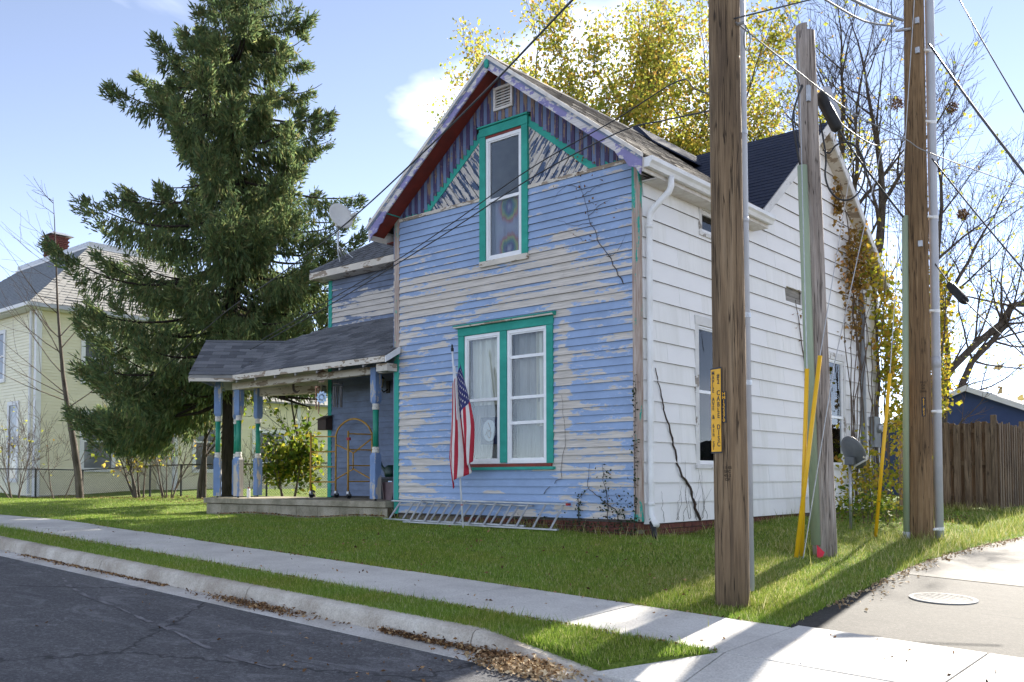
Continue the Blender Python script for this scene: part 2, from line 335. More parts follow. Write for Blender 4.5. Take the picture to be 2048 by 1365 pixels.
for t in (-0.22, -0.06, 0.0, 0.25, 0.5, 0.75, 1.0):
    _xe = float(np.interp(t, [-0.25,1], [-3.80,-3.16])); xs = np.concatenate([_kx, [_xe, _xe+0.03]]); y = 5.42+t*0.555; ys = np.full(len(xs), y)
    V.append(np.stack([xs, ys, pz(xs, ys)+0.012*max(0,math.sin(max(0,t)*math.pi))+(-0.115*np.clip(-t/0.2,0,1) if t < 0 else 0)-np.clip((xs+4.9)/1.2,0,1)*0.06*(1-max(t,0))-np.where(np.arange(len(xs)) == len(xs)-1, 0.12, 0)], -1))
V = np.array(V); n, k, _ = V.shape; ii = np.arange(n*k).reshape(n, k)
struct(addobj('grass_verge', npmesh('grass_verge', V.reshape(-1,3), np.stack([ii[:-1,:-1],ii[:-1,1:],ii[1:,1:],ii[1:,:-1]],-1).reshape(-1,4), M['lawn'], smooth=True)))
# street, gutter, kerb
struct(grid_mesh('street', np.concatenate([np.linspace(-60,-16,14),np.linspace(-15,30,40)]), np.linspace(-7, 5.06, 16), lambda x, y: pz(x, y)-0.13, M['street']))
gut = MB()
def slab_strip(mb, x0, x1, y0, y1, dz0, dz1=None, th=0.10, jit=0.0, n=1):
    dz1 = dz0 if dz1 is None else dz1; xs = np.linspace(x0, x1, n+1)
    for a, b in zip(xs[:-1], xs[1:]):
        P = [(a,y0,dz0),(b,y0,dz0),(b,y1,dz1),(a,y1,dz1)]
        t = [(x,y,float(pz(x,y))+d) for x,y,d in P]; mb.hexa([(x,y,z-th) for x,y,z in t], t)
_b = MB(); slab_strip(_b, -45, 12, 5.01, 5.28, -0.132, n=24); gutter = struct(_b.build('gutter', M['soil']))
M['pan'] = concrete('gutter_pan_concrete', (0.52,0.51,0.49), (0.38,0.36,0.33))
xe = -4.92
for i in range(9):
    a, b = xe-3.0*(i+1)+0.004, xe-3.0*i-0.004
    mb = MB(); slab_strip(mb, a, b, 5.02, 5.275, -0.124, -0.121); mb.build('gutter_pan', M['pan'], gutter)
mb = MB(); slab_strip(mb, xe+0.004, -3.0, 5.02, 5.275, -0.124, -0.121); mb.build('gutter_pan', M['pan'], gutter)
mb = MB(); slab_strip(mb, -3.0+0.004, 12, 5.02, 5.275, -0.124, -0.121, n=4); mb.build('gutter_pan', M['pan'], gutter)
_b = MB(); slab_strip(_b, -45, -4.95, 5.30, 5.44, -0.15, n=20); kerb = struct(_b.build('kerb', M['soil']))
_prof = [(5.455,-0.2),(5.455,0.015),(5.36,0.018),(5.325,0.010),(5.30,-0.012),(5.285,-0.05),(5.26,-0.125),(5.26,-0.2)]
def kerb_seg(x0, x1, h0=1.0, h1=1.0, n=6):
    mb = MB(); xs = np.linspace(x0, x1, n+1); k = len(_prof); vs = []
    for i, x in enumerate(xs):
        h = h0+(h1-h0)*i/n
        for y, dz in _prof: vs.append((x, y, float(pz(x,5.4))+(-0.13+(dz+0.13)*h if dz > -0.19 else dz)))
    fs = [(i*k+j, i*k+j+1, (i+1)*k+j+1, (i+1)*k+j) for i in range(n) for j in range(k-1)]
    fs += [tuple(range(k))[::-1], tuple(n*k+j for j in range(k))]
    mb.add(vs, fs); return mb.build('kerb_stone', M['curb'], kerb)
for i in range(9): kerb_seg(xe-3.0*(i+1)+0.006, xe-3.0*i-0.006)
kerb_seg(xe+0.006, -3.75, 1.0, 0.12, 8)
_b = MB(); slab_strip(_b, -5.2, -3.05, 5.285, 5.98, -0.135, -0.04, n=3); _b.build('kerb_bed', M['soil'], kerb)
# sidewalk slabs, apron
_b = MB(); slab_strip(_b, -45, 4, 5.98, 7.09, -0.004, n=24); walk = struct(_b.build('sidewalk', M['soil']))
xj = -3.14
for i in range(20):
    a, b = xj-1.46*(i+1)+0.006, xj-1.46*i-0.006; d = random.uniform(-0.004,0.006)
    mb = MB(); slab_strip(mb, a, b, 5.975, 7.10, 0.016+d, 0.016+d+random.uniform(-.004,.004)); mb.build('paving_slab', M['sidewalk'], walk, bevel=0.006)
for i in range(5):
    a, b = xj+1.40*i+0.006, xj+1.40*(i+1)-0.006
    mb = MB(); slab_strip(mb, a, b, 5.975, 7.20, 0.016, 0.016); mb.build('paving_slab', M['sidewalk'], walk, bevel=0.006)
    mb = MB(); slab_strip(mb, a if i else xj+0.006, b, 5.285, 5.963, -0.10, 0.014); mb.build('apron_slab', M['sidewalk'], walk, bevel=0.006)
mb = MB(); P = [(-3.78,5.285,-0.10),(xj-0.004,5.285,-0.10),(xj-0.004,5.963,0.014),(xj-0.03,5.963,0.014)]
t = [(x,y,float(pz(x,y))+d) for x,y,d in P]; mb.hexa([(x,y,z-.1) for x,y,z in t], t); mb.build('apron_slab', M['sidewalk'], walk, bevel=0.006)
# worn paint trace left on the street
M['trace'] = concrete('worn_pale_paint', (0.20,0.20,0.21), (0.11,0.11,0.12), sc=6)
_st = bpy.data.objects['street']; tr_ = [(-10.7,4.75),(-10.1,4.55),(-9.4,4.40),(-8.6,4.32),(-7.9,4.20),(-7.2,4.12),(-6.6,4.00),(-6.0,3.92),(-5.5,3.96)]; Q = []
for (a, b) in zip(tr_[:-1], tr_[1:]):
    for q in np.linspace(0,1,8)[:-1]: Q.append((a[0]+(b[0]-a[0])*q, a[1]+(b[1]-a[1])*q))
mb = MB()
for (a, b) in zip(Q[:-1], Q[1:]):
    if random.random() < .72:
        w = random.uniform(.008,.028); mb.add([(a[0],a[1]-w,float(pz(a[0],a[1]))-.126),(b[0],b[1]-w,float(pz(b[0],b[1]))-.126),(b[0],b[1]+w,float(pz(b[0],b[1]))-.126),(a[0],a[1]+w,float(pz(a[0],a[1]))-.126)], [(0,1,2,3)])
mb.build('paint_trace', M['trace'], _st)['kind'] = 'stuff'
# driveway
V = []
for y in np.linspace(7.215, 10.6, 14):
    xs = np.concatenate([[float(drive_x(y))-0.02], np.linspace(-2.9, 12, 12)]); V.append(np.stack([xs, np.full(13, y), gz(xs, np.full(13,y))-0.012], -1))
V = np.array(V); n, k, _ = V.shape; ii = np.arange(n*k).reshape(n, k)
struct(addobj('driveway', npmesh('driveway', V.reshape(-1,3), np.stack([ii[:-1,:-1],ii[:-1,1:],ii[1:,1:],ii[1:,:-1]],-1).reshape(-1,4), M['drive_asph'], smooth=True)))
V = []
for y in np.linspace(10.6, 45, 24):
    xs = np.concatenate([[float(drive_x(y))-0.02], np.linspace(-2.6, 12, 12)]); V.append(np.stack([xs, np.full(13, y), gz(xs, np.full(13,y))-0.008], -1))
V = np.array(V); n, k, _ = V.shape; ii = np.arange(n*k).reshape(n, k)
struct(addobj('alley', npmesh('alley', V.reshape(-1,3), np.stack([ii[:-1,:-1],ii[:-1,1:],ii[1:,1:],ii[1:,:-1]],-1).reshape(-1,4), M['drive_conc'], smooth=True)))
zc = g1(-2.65, 9.38)-0.012
mh = thing('manhole_cover', (-2.65,9.38,zc), 'round pale manhole cover set in the worn asphalt driveway', 'manhole cover')
M['mh'] = concrete('pale_cast_cover', (0.34,0.335,0.32), (0.25,0.245,0.235), sc=12)
tilt = Matrix.Rotation(0.039, 4, 'Y') @ Matrix.Rotation(0.033, 4, 'X')
def tilted(o): o.matrix_basis = Matrix.Translation(o.location) @ tilt; return o
o = MB().lathe([(0.30,0.0),(0.30,0.010),(0.275,0.012)], (-2.65,9.38,zc), 40).build('rim', M['mh'], mh); tilted(o)
o = MB().lathe([(0.262,0.0),(0.262,0.012)], (-2.65,9.38,zc), 40).build('lid', M['mh'], mh); tilted(o)
mb = MB()
for i in range(-4, 5):
    for j in range(-4, 5):
        if i*i+j*j < 18: mb.box(-2.65+i*.052-.014, -2.65+i*.052+.014, 9.38+j*.052-.014, 9.38+j*.052+.014, zc+.0115, zc+.0135)
o = mb.build('tread_stud', M['mh'], mh); stuff(o); tilted(o)
# ------------------------------------------------------------------ grass
M['grass'] = leafmat('grass_blades', [(0.0,(0.105,0.20,0.022)),(0.35,(0.185,0.30,0.038)),(0.70,(0.27,0.38,0.06)),(0.90,(0.38,0.43,0.12)),(1.0,(0.58,0.54,0.32))], 0.35, patch=(1.15,0.92,0.85))
M['grass_dry'] = leafmat('dry_grass_blades', [(0.0,(0.14,0.20,0.025)),(0.4,(0.25,0.28,0.05)),(0.75,(0.40,0.38,0.13)),(1.0,(0.60,0.54,0.30))], 0.35)
def blades(name, xy, hmin, hmax, w, m, lean=0.6, lift=0.0):
    n = len(xy); z = gz(xy[:,0], xy[:,1])+lift; h = RNG.uniform(hmin, hmax, n)*RNG.uniform(0.6,1.0,n); a = RNG.uniform(0, 6.283, n); la = RNG.uniform(0, 6.283, n); l = RNG.uniform(0.1, lean, n)*h
    ww = w*RNG.uniform(0.6,1.3,n); b = np.stack([xy[:,0], xy[:,1], z-0.01], -1); s = np.stack([np.cos(a)*ww, np.sin(a)*ww, np.zeros(n)], -1)
    tip = b+np.stack([np.cos(la)*l, np.sin(la)*l, h], -1); V = np.stack([b-s, b+s, tip], 1).reshape(-1, 3)
    me = npmesh(name, V, np.arange(3*n).reshape(-1, 3), m); o = addobj(name, me); return o
def inhouse(x, y):
    h = (x > XL) & (x < XR) & (y > YF-0.02) & (y < 18.9); p = (x > -17.3) & (x < XL+.1) & (y > YF-0.15)  & (y < 17)
    return h | p
def scatter(n, x0, x1, y0, y1, ref=8.0, pw=1.6):
    x = RNG.uniform(x0, x1, n); y = RNG.uniform(y0, y1, n); d = np.hypot(x, y); keep = (RNG.random(n) < np.minimum(1, (ref/d)**pw)) & (x < drive_x(y)-0.02+RNG.normal(0,0.02,n)) & ~inhouse(x, y)
    lat = 0.761*x+0.6487*y; dep = -0.6487*x+0.761*y; keep &= (np.abs(lat/dep) < 0.62)
    return np.stack([x[keep], y[keep]], -1)
straw = lambda p: np.exp(-(((p[:,0]+4.6)/0.9)**2+((p[:,1]-9.0)/1.3)**2))+0.9*np.exp(-(((p[:,0]+4.6)/1.4)**2+((p[:,1]-13.2)/1.8)**2))
xy = np.concatenate([scatter(340000, -17, -3.1, 7.11, 10.3), scatter(90000, -6.6, -3.0, 10.2, 20, 11), scatter(210000, -34, -16, 7.1, 14, 11, 1.3)])
dry = RNG.random(len(xy)) < np.clip(straw(xy)*0.75, 0, 0.8)
tag(blades('lawn_grass', xy[~dry], 0.032, 0.065, 0.0048, M['grass']), 'short green lawn grass around the blue house', 'grass', kind='stuff')
tag(blades('dry_grass', xy[dry], 0.04, 0.085, 0.0048, M['grass_dry']), 'straw coloured grass patches around the utility poles', 'grass', kind='stuff')
x = RNG.uniform(-16, -3.2, 130000); y = np.where(x > -4.95, RNG.uniform(5.29, 5.99, 130000), RNG.uniform(5.40, 5.99, 130000)); d = np.hypot(x, y)
k_ = (RNG.random(len(x)) < np.minimum(1, (6.8/d)**1.6)) & (x < -3.72+(y-5.42)/0.555*0.56)
_t = (y[k_]-5.42)/0.555; _lf = np.where(_t < 0, -0.115*np.clip(-_t/0.2,0,1), 0)-np.clip((x[k_]+4.9)/1.2,0,1)*0.06*(1-np.maximum(_t,0))
tag(blades('verge_grass', np.stack([x[k_], y[k_]], -1), 0.035, 0.075, 0.0048, M['grass'], lift=_lf), 'green grass strip between the kerb and the sidewalk', 'grass', kind='stuff')
x = RNG.uniform(-16, -3.3, 2600); s_ = RNG.random(2600) < 0.5; y = np.where(s_, RNG.normal(5.985, 0.012, 2600), RNG.normal(7.10, 0.012, 2600))
tag(blades('edge_grass', np.stack([x, y], -1), 0.05, 0.13, 0.004, M['grass'], 0.9), 'longer grass blades leaning over the sidewalk edges', 'grass', kind='stuff')
# tufts: along house, poles, fence
pts = []
for (cx, cy, sx, sy, n_) in [(-4.9,11.5,.25,.2,240),(-4.4,14.2,.3,.15,260),(-4.6,13.6,.5,.5,300),(-5.1,11.9,.35,.35,240),(-3.9,7.8,.16,.1,120),(-5.1,20.0,.6,.25,700),(-3.9,19,.4,3.0,1800),(-3.6,14,.15,2.5,900),(-8.5,10.05,1.8,.05,500),(-6.35,12,.05,1.6,260)]:
    pts.append(np.stack([RNG.normal(cx,sx,n_), RNG.normal(cy,sy,n_)], -1))
pts = np.concatenate(pts); pts = pts[(pts[:,0] < drive_x(pts[:,1])) & ~inhouse(pts[:,0], pts[:,1])]
tag(blades('weed_tufts', pts, 0.10, 0.24, 0.005, M['grass_dry'], 0.7), 'taller weedy grass tufts by the walls, poles and fence', 'grass', kind='stuff')
# fallen leaves
M['litter'] = leafmat('fallen_leaves', [(0.0,(0.06,0.035,0.02)),(0.4,(0.16,0.085,0.04)),(0.75,(0.30,0.17,0.08)),(1.0,(0.52,0.36,0.18))], 0.1, 0.8)
def litter(name, x, y, z, smin, smax, m, flat=0.5):
    n = len(x); c = np.stack([x, y, z], -1); a = RNG.normal(size=(n,3)); a[:,2] *= flat; a /= np.linalg.norm(a,axis=1,keepdims=True)
    b = RNG.normal(size=(n,3)); b[:,2] *= flat; b -= a*(a*b).sum(1,keepdims=True); b /= np.linalg.norm(b,axis=1,keepdims=True)
    s = RNG.uniform(smin, smax, n)[:,None]; up = np.cross(a,b)*s*RNG.uniform(-0.4,0.4,n)[:,None]
    V = np.stack([c-a*s, c-b*s*0.55+up, c+a*s, c+b*s*0.55+up], 1).reshape(-1,3)
    return addobj(name, npmesh(name, V, np.arange(4*n).reshape(-1,4), m))
def curbz(x, y): return pz(x, y)-0.118
n_ = 700; x = np.concatenate([RNG.normal(-4.45,0.22,n_), RNG.uniform(-5.9,-4.4,1100), RNG.normal(-7.6,0.42,900), RNG.uniform(-13,-9.3,700), RNG.uniform(-14,-4,160)])
y = np.concatenate([RNG.normal(5.16,0.10,n_)-np.maximum(0,0), RNG.normal(5.23,0.025,1100), RNG.normal(5.17,0.05,900), RNG.normal(5.22,0.03,700), RNG.normal(5.20,0.06,160)])
y = np.minimum(y, 5.262); hh = np.zeros(len(x)); hh[:n_] = np.abs(RNG.normal(0,0.02,n_)); hh[n_:n_+2000] = np.abs(RNG.normal(0,0.018,2000))
tag(litter('gutter_leaves', x, y, curbz(x,y)+0.004+hh, 0.008, 0.022, M['litter']), 'brown fallen leaves heaped along the gutter', 'leaves', kind='stuff')
M['hay'] = leafmat('dead_grass_clippings', [(0.0,(0.20,0.12,0.06)),(0.5,(0.42,0.30,0.17)),(1.0,(0.66,0.54,0.36))], 0.1, 0.8)
x = RNG.normal(-4.22,0.20,1000); y = np.minimum(RNG.normal(5.10,0.10,1000), 5.26); 
tag(litter('clippings_heap', x, y, curbz(x,y)+np.abs(RNG.normal(0,0.022,1000)), 0.010, 0.028, M['hay'], 0.6), 'pale heap of dead grass clippings where the kerb ends', 'clippings', kind='stuff')
x = np.concatenate([RNG.uniform(-6.5,-4,40), RNG.normal(-4.78,0.05,14), RNG.uniform(-9,-4.5,30)]); y = np.concatenate([RNG.uniform(4.0,5.1,40), RNG.normal(4.62,0.04,14), RNG.uniform(3.2,4.9,30)])
tag(litter('street_leaves', x, y, pz(x,y)-0.12, 0.008, 0.022, M['litter']), 'single dry leaves scattered on the dark street', 'leaves', kind='stuff')
x = np.concatenate([RNG.uniform(-15,-3.2,700), RNG.uniform(-15,-3.2,260), RNG.uniform(-15,-1,120)]); y = np.concatenate([RNG.normal(5.975,0.014,700), RNG.normal(7.09,0.014,260), RNG.uniform(6.0,7.1,120)])
tag(litter('sidewalk_debris', x, y, pz(x,y)+0.022, 0.006, 0.022, M['litter']), 'small brown debris along the sidewalk edges', 'debris', kind='stuff')
yy = RNG.uniform(8.2,20,900); x = drive_x(yy)+np.abs(RNG.normal(0,0.10,900)); 
tag(litter('driveway_debris', x, yy, gz(x,yy)+0.006, 0.008, 0.03, M['hay']), 'dry stalks and leaves along the driveway edge', 'debris', kind='stuff')
x = np.concatenate([RNG.uniform(-16,-11.2,500), RNG.uniform(-22,-15,1800), RNG.uniform(-31,-22,1500), RNG.uniform(-6.45,-4.5,700), RNG.uniform(-10,-4,160)])
y = np.concatenate([RNG.normal(9.97,0.04,500), RNG.normal(13.2,0.6,1800), RNG.uniform(11.6,14.0,1500), RNG.normal(16.8,1.1,700), RNG.uniform(7.3,10,160)])
tag(litter('yard_leaves', x, y, gz(x,y)+np.where(y>11,0.03,0.045), 0.010, 0.028, M['litter']), 'brown leaves lying below the porch and under the trees', 'leaves', kind='stuff')
# ================================================================== the blue house
H = thing('blue_house', (XM, YF, 0.86), 'peeling blue clapboard house with steep front gable, teal trim and corner porch', 'house')
M['roof_old'] = simple('weathered_tan_shingles', (0.30,0.27,0.23), (0.17,0.155,0.14), (7,7,7), 0.9, 0.15)
def shmat(name, c1, c2):
    m, nt, b = newmat(name, 0.9, c1, 0.15)
    rnd = nd(nt, 'ShaderNodeObjectInfo').outputs['Random']; n = noise(nt, pos_map(nt, (90,90,90)), 1.0, 3.0, 0.7); n2 = noise(nt, pos_map(nt, (1.3,1.3,1.3)), 1.0, 4.0, 0.6)
    c = ramp(nt, math_(nt, 'ADD', math_(nt, 'MULTIPLY', rnd, 0.6), math_(nt, 'MULTIPLY', n2, 0.4)), [(0.15, c1), (0.85, c2)])
    nt.links.new(mixrgb(nt, 0.4, c, ramp(nt, n, [(0.3,(0.2,0.2,0.2)),(0.7,(0.8,0.8,0.8))]), 'OVERLAY'), b.inputs['Base Color']); bump(nt, b, n, 0.3, 0.004); return m
M['roof_porch'] = shmat('dark_grey_porch_shingles', (0.075,0.080,0.090), (0.18,0.185,0.20))
M['roof_navy'] = shmat('blue_black_shingles', (0.016,0.022,0.042), (0.034,0.042,0.070))
M['brick'] = simple('dark_red_brick', (0.16,0.06,0.045), (0.09,0.04,0.035), (14,14,14), 0.9, 0.1, bmp=0.3)
M['mortar'] = simple('old_mortar', (0.26,0.21,0.18), (0.18,0.14,0.12), (20,20,20), 0.95, 0.1)
M['shingle_w'] = simple('white_asbestos_siding', (0.83,0.82,0.81), (0.78,0.77,0.76), (1.5,1.5,3.0), 0.7, 0.25, lo=0.3, hi=0.7)
M['shingle_w2'] = simple('white_asbestos_siding_streaked', (0.83,0.82,0.80), (0.73,0.72,0.69), (9,9,0.8), 0.7, 0.25, lo=0.3, hi=0.7)
M['backer'] = simple('black_building_paper', (0.05,0.045,0.04), (0.08,0.07,0.06), (5,5,5), 0.9)
YB = 18.9; XRW = XR-0.02            # back wall; plane of the side siding's backing
# cores that close the volume (dark inside, seen only through windows)
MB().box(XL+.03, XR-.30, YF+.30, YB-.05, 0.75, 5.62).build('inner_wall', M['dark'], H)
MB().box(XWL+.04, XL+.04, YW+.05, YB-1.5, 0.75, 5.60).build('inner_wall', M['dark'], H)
# ---- front wall of clapboards
UPW = (-9.30, -8.37, 4.69, 6.77); DBW = (-9.735, -7.925, 1.71, 3.85)
fw = MB()
for (a, b, c, d) in [(XL+.02, UPW[0]+.06, Z0, 5.72), (UPW[1]-.06, XR-.02, Z0, 5.72), (UPW[0]+.06, UPW[1]-.06, Z0, UPW[2]+.05)]:
    # backing around the double window
    if a < DBW[0] and b > DBW[0] and b <= DBW[1]:
        fw.box(a, DBW[0]+.06, YF+.02, YF+.05, c, d); fw.box(DBW[0]+.06, b, YF+.02, YF+.05, c, DBW[2]+.05); fw.box(DBW[0]+.06, b, YF+.02, YF+.05, DBW[3]-.05, d)
    elif a > DBW[0] and b > DBW[1]:
        fw.box(DBW[1]-.06, b, YF+.02, YF+.05, c, d); fw.box(a, DBW[1]-.06, YF+.02, YF+.05, c, DBW[2]+.05); fw.box(a, DBW[1]-.06, YF+.02, YF+.05, DBW[3]-.05, d)
    else:
        fw.box(a, b, YF+.02, YF+.05, c, DBW[2]+.05); fw.box(a, b, YF+.02, YF+.05, DBW[3]-.05, d)
FW = fw.build('front_wall', M['backer'], H)
M['edge'] = simple('lap_shade_board_edge', (0.10,0.09,0.085), (0.16,0.14,0.13), (6,6,6), 0.9)  # lap shadow line painted on the bottom edges of clapboards and siding shingles
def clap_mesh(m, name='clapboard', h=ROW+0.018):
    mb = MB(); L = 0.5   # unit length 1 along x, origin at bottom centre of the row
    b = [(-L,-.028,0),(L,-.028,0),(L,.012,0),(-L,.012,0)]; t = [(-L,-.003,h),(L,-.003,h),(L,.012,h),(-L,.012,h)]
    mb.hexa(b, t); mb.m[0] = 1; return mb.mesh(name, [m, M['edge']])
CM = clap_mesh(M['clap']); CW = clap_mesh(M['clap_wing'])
def clap_row(me, parent, x0, x1, y, z, splits=0):
    xs = [x0]+sorted(random.uniform(x0+.5, x1-.5) for _ in range(splits) if x1-x0 > 1.6)+[x1]
    for a, b in zip(xs[:-1], xs[1:]):
        if b-a < 0.02: continue
        piece('clapboard', me, parent, ((a+b)/2, y+random.uniform(-.002,.002), z+random.uniform(-.002,.002)), (random.uniform(-.015,.015), random.uniform(-1,1)*0.0015/max(b-a,.5), 0), (b-a-0.002, 1, 1))
nrow = int(round((5.70-Z0)/ROW))
CX0, CX1 = XL+0.105, XR-0.105
for k in range(nrow):
    z = Z0+k*ROW; z1 = z+ROW; cuts = []
    for w in (UPW, DBW):
        if z >= w[2]-.012 and z1 <= w[3]+.012: cuts.append((w[0]+.03, w[1]-.03))
    x = CX0
    for a, b in sorted(cuts):
        clap_row(CM, FW, x, a, YF, z); x = b
    clap_row(CM, FW, x, CX1, YF, z, 1 if (not cuts and random.random() < .55) else 0)
# trim board between clapboards and gable, water table
MB().box(CX0, UPW[0]+.01, YF-.030, YF+.012, 5.695, 5.745).build('belt_board', M['cream_trim'], FW)
MB().box(UPW[1]-.01, CX1, YF-.030, YF+.012, 5.695, 5.745).build('belt_board', M['cream_trim'], FW)
MB().box(CX0, CX1, YF-.026, YF+.02, Z0-.035, Z0-.004).build('sill_board', M['backer'], FW)
# corner boards
MB().box(XR-.105, XR-.045, YF-.030, YF+.02, Z0-.02, 5.74).build('corner_board', M['teal_worn'], H)
MB().box(XR-.043, XR+.012, YF-.034, YF+.03, Z0-.02, 5.70).build('corner_board', M['teal_worn'], H)
MB().box(XL, XL+.105, YF-.030, YF+.02, Z0-.02, 5.78).build('corner_board', M['teal_worn'], H)
MB().box(XL-.022, XL-.002, YF-.026, YW, 1.2, 5.62).build('return_board', M['clap_wing'], H)
# ---- gable
GZ, GS = 7.49, 0.776                 # underside of rake at the wall: z = GZ - GS*|x-XM|
gb = MB(); gb.prism([(XL+.05,YF+.03,5.72),(XR-.05,YF+.03,5.72),(XM,YF+.03,GZ+.06)], (0,.03,0)); GB = gb.build('gable_wall', M['backer'], H)
def under(x): return GZ-GS*abs(x-XM)
def pickbot(x):
    d = abs(x-XM)
    if d < 0.50: return 6.83
    if d < 1.70: return 6.745-(d-0.46)*0.80
    return 5.775
PW = 0.0705; npk = int(4.50/PW); x0 = XM-npk*PW/2
for i in range(npk):
    a, b = x0+i*PW+.0015, x0+(i+1)*PW-.0015; c = (a+b)/2
    zb = pickbot(c); d = 0.030+random.uniform(-.006,.006)
    ta, tb = under(a)+.05, under(b)+.05
    if max(ta,tb)-zb < .04: continue
    la, lb = (zb, zb-d) if i % 2 else (zb-d*0.5, zb-d*1.1)
    if random.random() < .12: la += .03
    yo = YF-.022-(0.006 if i % 2 else 0)+random.uniform(-.001,.001)
    MB().prism([(a,yo,la),(b,yo,lb),(b,yo,max(tb,lb+.01)),(a,yo,max(ta,la+.01))], (0,.018,0)).build('gable_picket', M['pick_purple' if i % 2 else 'pick_blue'], GB)
for sgn in (-1, 1):
    def P(d, z, y): return (XM+sgn*d, y, z)
    # teal band under the pickets
    y = YF-.012
    q = [P(0.455,6.77,y), P(1.66,5.80,y), P(2.13,5.80,y), P(2.13,5.748,y), P(1.54,5.748,y), P(0.455,6.615,y)]
    if sgn > 0: q = q[::-1]
    MB().prism(q, (0,.03,0)).build('gable_band', M['teal'], GB)
    # diagonal boards of the triangular panel, clipped
    tri = [(0.47,5.75),(1.60,5.75),(0.47,6.66)]
    dirv = Vector((0.625,0.78)).normalized(); nrm = Vector((dirv.y,-dirv.x))   # boards run up and outwards
    def clip(poly, n, c, keep):
        out = []
        for i in range(len(poly)):
            A, B = Vector(poly[i]), Vector(poly[(i+1)%len(poly)]); da, db = (A.dot(n)-c)*keep, (B.dot(n)-c)*keep
            if da >= 0: out.append(A)
            if (da >= 0) != (db >= 0): out.append(A+(B-A)*(da/(da-db)))
        return out
    w = 0.098; ks = [Vector(t_).dot(nrm) for t_ in tri]; k = min(ks)
    while k < max(ks):
        pl = clip(clip(tri, nrm, k+.006, 1), nrm, k+w-.006, -1); k += w
        if len(pl) < 3: continue
        yo = YF-.001+random.uniform(-.006,.004)
        q = [P(v.x, v.y, yo) for v in pl]
        ar = sum(q[i][0]*q[(i+1)%len(q)][2]-q[(i+1)%len(q)][0]*q[i][2] for i in range(len(q)))
        if abs(ar) < .002: continue
        if ar < 0: q = q[::-1]
        MB().prism(q[::-1], (0,.018,0)).build('diagonal_board', M['diag_r' if sgn > 0 else 'diag_l'], GB)
# gable vent
V_ = MB(); vx0, vx1, vz0, vz1 = -9.005, -8.635, 6.965, 7.315
for a in [(vx0,vx1,vz1-.04,vz1),(vx0,vx1,vz0,vz0+.04),(vx0,vx0+.04,vz0+.04,vz1-.04),(vx1-.04,vx1,vz0+.04,vz1-.04)]: V_.box(a[0],a[1],YF-.060,YF-.022,a[2],a[3])
VT = V_.build('gable_vent', M['white_trim'], H, bevel=.005)
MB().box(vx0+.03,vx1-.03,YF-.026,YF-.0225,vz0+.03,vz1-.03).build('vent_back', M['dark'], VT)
for i in range(6):
    z = vz0+.055+i*.042
    MB().prism([(vx0+.041,YF-.056,z),(vx0+.041,YF-.052,z-.004),(vx0+.041,YF-.028,z+.026),(vx0+.041,YF-.032,z+.030)], (vx1-vx0-.082,0,0)).build('louvre_slat', M['white_trim'], VT)
# ---- roof of the front block
OV, EV = 0.34, 0.27                  # front overhang, eave overhang
YR0 = YF-OV; half = (XR-XL)/2+EV
def rtop(d): return 7.66-GS*d        # top of deck at distance d from ridge
mr = MB()
for sgn in (-1, 1):
    ye_ = YB+.2 if sgn < 0 else 13.46
    a = [(XM, YR0, rtop(0)-.012), (XM+sgn*half, YR0, rtop(half)-.012), (XM+sgn*half, ye_, rtop(half)-.012), (XM, ye_, rtop(0)-.012)]
    if sgn < 0: a = a[::-1]
    mr.hexa([(x,y,z-.045) for x,y,z in a], a)
MR = mr.build('main_roof', M['backer'], H)
def course_sheet(P0, ux, uy, W_, L_, expo, tab, m, name, parent, th=.009, kind_stuff=True):
    """lapped shingle courses as one mesh: ux along the eave (length W_), uy up the slope (length L_)"""
    mb = MB(); P0, ux, uy = Vector(P0), Vector(ux).normalized(), Vector(uy).normalized(); nn = ux.cross(uy).normalized()
    if nn.z < 0: nn = -nn
    r = 0; s = 0.0
    while s < L_-.01:
        e = min(s+expo+.03, L_); off = (r % 2)*tab/2; t0 = -off
        while t0 < W_:
            a, b = max(t0+.004,0), min(t0+tab-.004, W_); t0 += tab
            if b-a < .02: continue
            lift = th+random.uniform(0,.005); dn = random.uniform(-.006,.004)
            A = P0+ux*a+uy*(s+dn)+nn*lift; B = P0+ux*b+uy*(s+dn)+nn*lift; C = P0+ux*b+uy*e+nn*.002; D = P0+ux*a+uy*e+nn*.002
            mb.add([A,B,C,D,A-nn*lift,B-nn*lift], [(0,1,2,3),(4,5,1,0)])
        s += expo; r += 1
    o = mb.build(name, m, parent)
    if kind_stuff: stuff(o)
    return o
sl_ = math.hypot(half, GS*half)
course_sheet((XM+half, YR0-.01, rtop(half)-.010), (0,1,0), (-1,0,GS), 13.47-YR0, sl_, .14, .305, M['roof_old'], 'roof_shingles', MR)
course_sheet((XM-half, YR0-.01, rtop(half)-.010), (0,1,0), (1,0,GS), YB+.2-YR0, sl_, .14, .305, M['roof_old'], 'roof_shingles', MR)
cp = MB(); cp.prism([(XM-.17,YR0,rtop(.17)+.012),(XM,YR0,rtop(0)+.018),(XM+.17,YR0,rtop(.17)+.012),(XM+.17,YR0,rtop(.17)+.002),(XM,YR0,rtop(0)+.006),(XM-.17,YR0,rtop(.17)+.002)], (0,3.9,0)); cp.build('ridge_cap', M['roof_old'], MR)
cp = MB(); cp.prism([(XM-.20,13.75,rtop(.20)+.05),(XM-.03,13.75,rtop(0)+.10),(XM+.03,13.75,rtop(0)+.10),(XM+.34,13.75,rtop(.34)+.035),(XM+.34,13.75,rtop(.34)+.005),(XM,13.75,rtop(0)+.02),(XM-.2,13.75,rtop(.2)+.01)], (0,5.3,0)); cp.build('dark_ridge_cap', M['roof_navy'], MR)
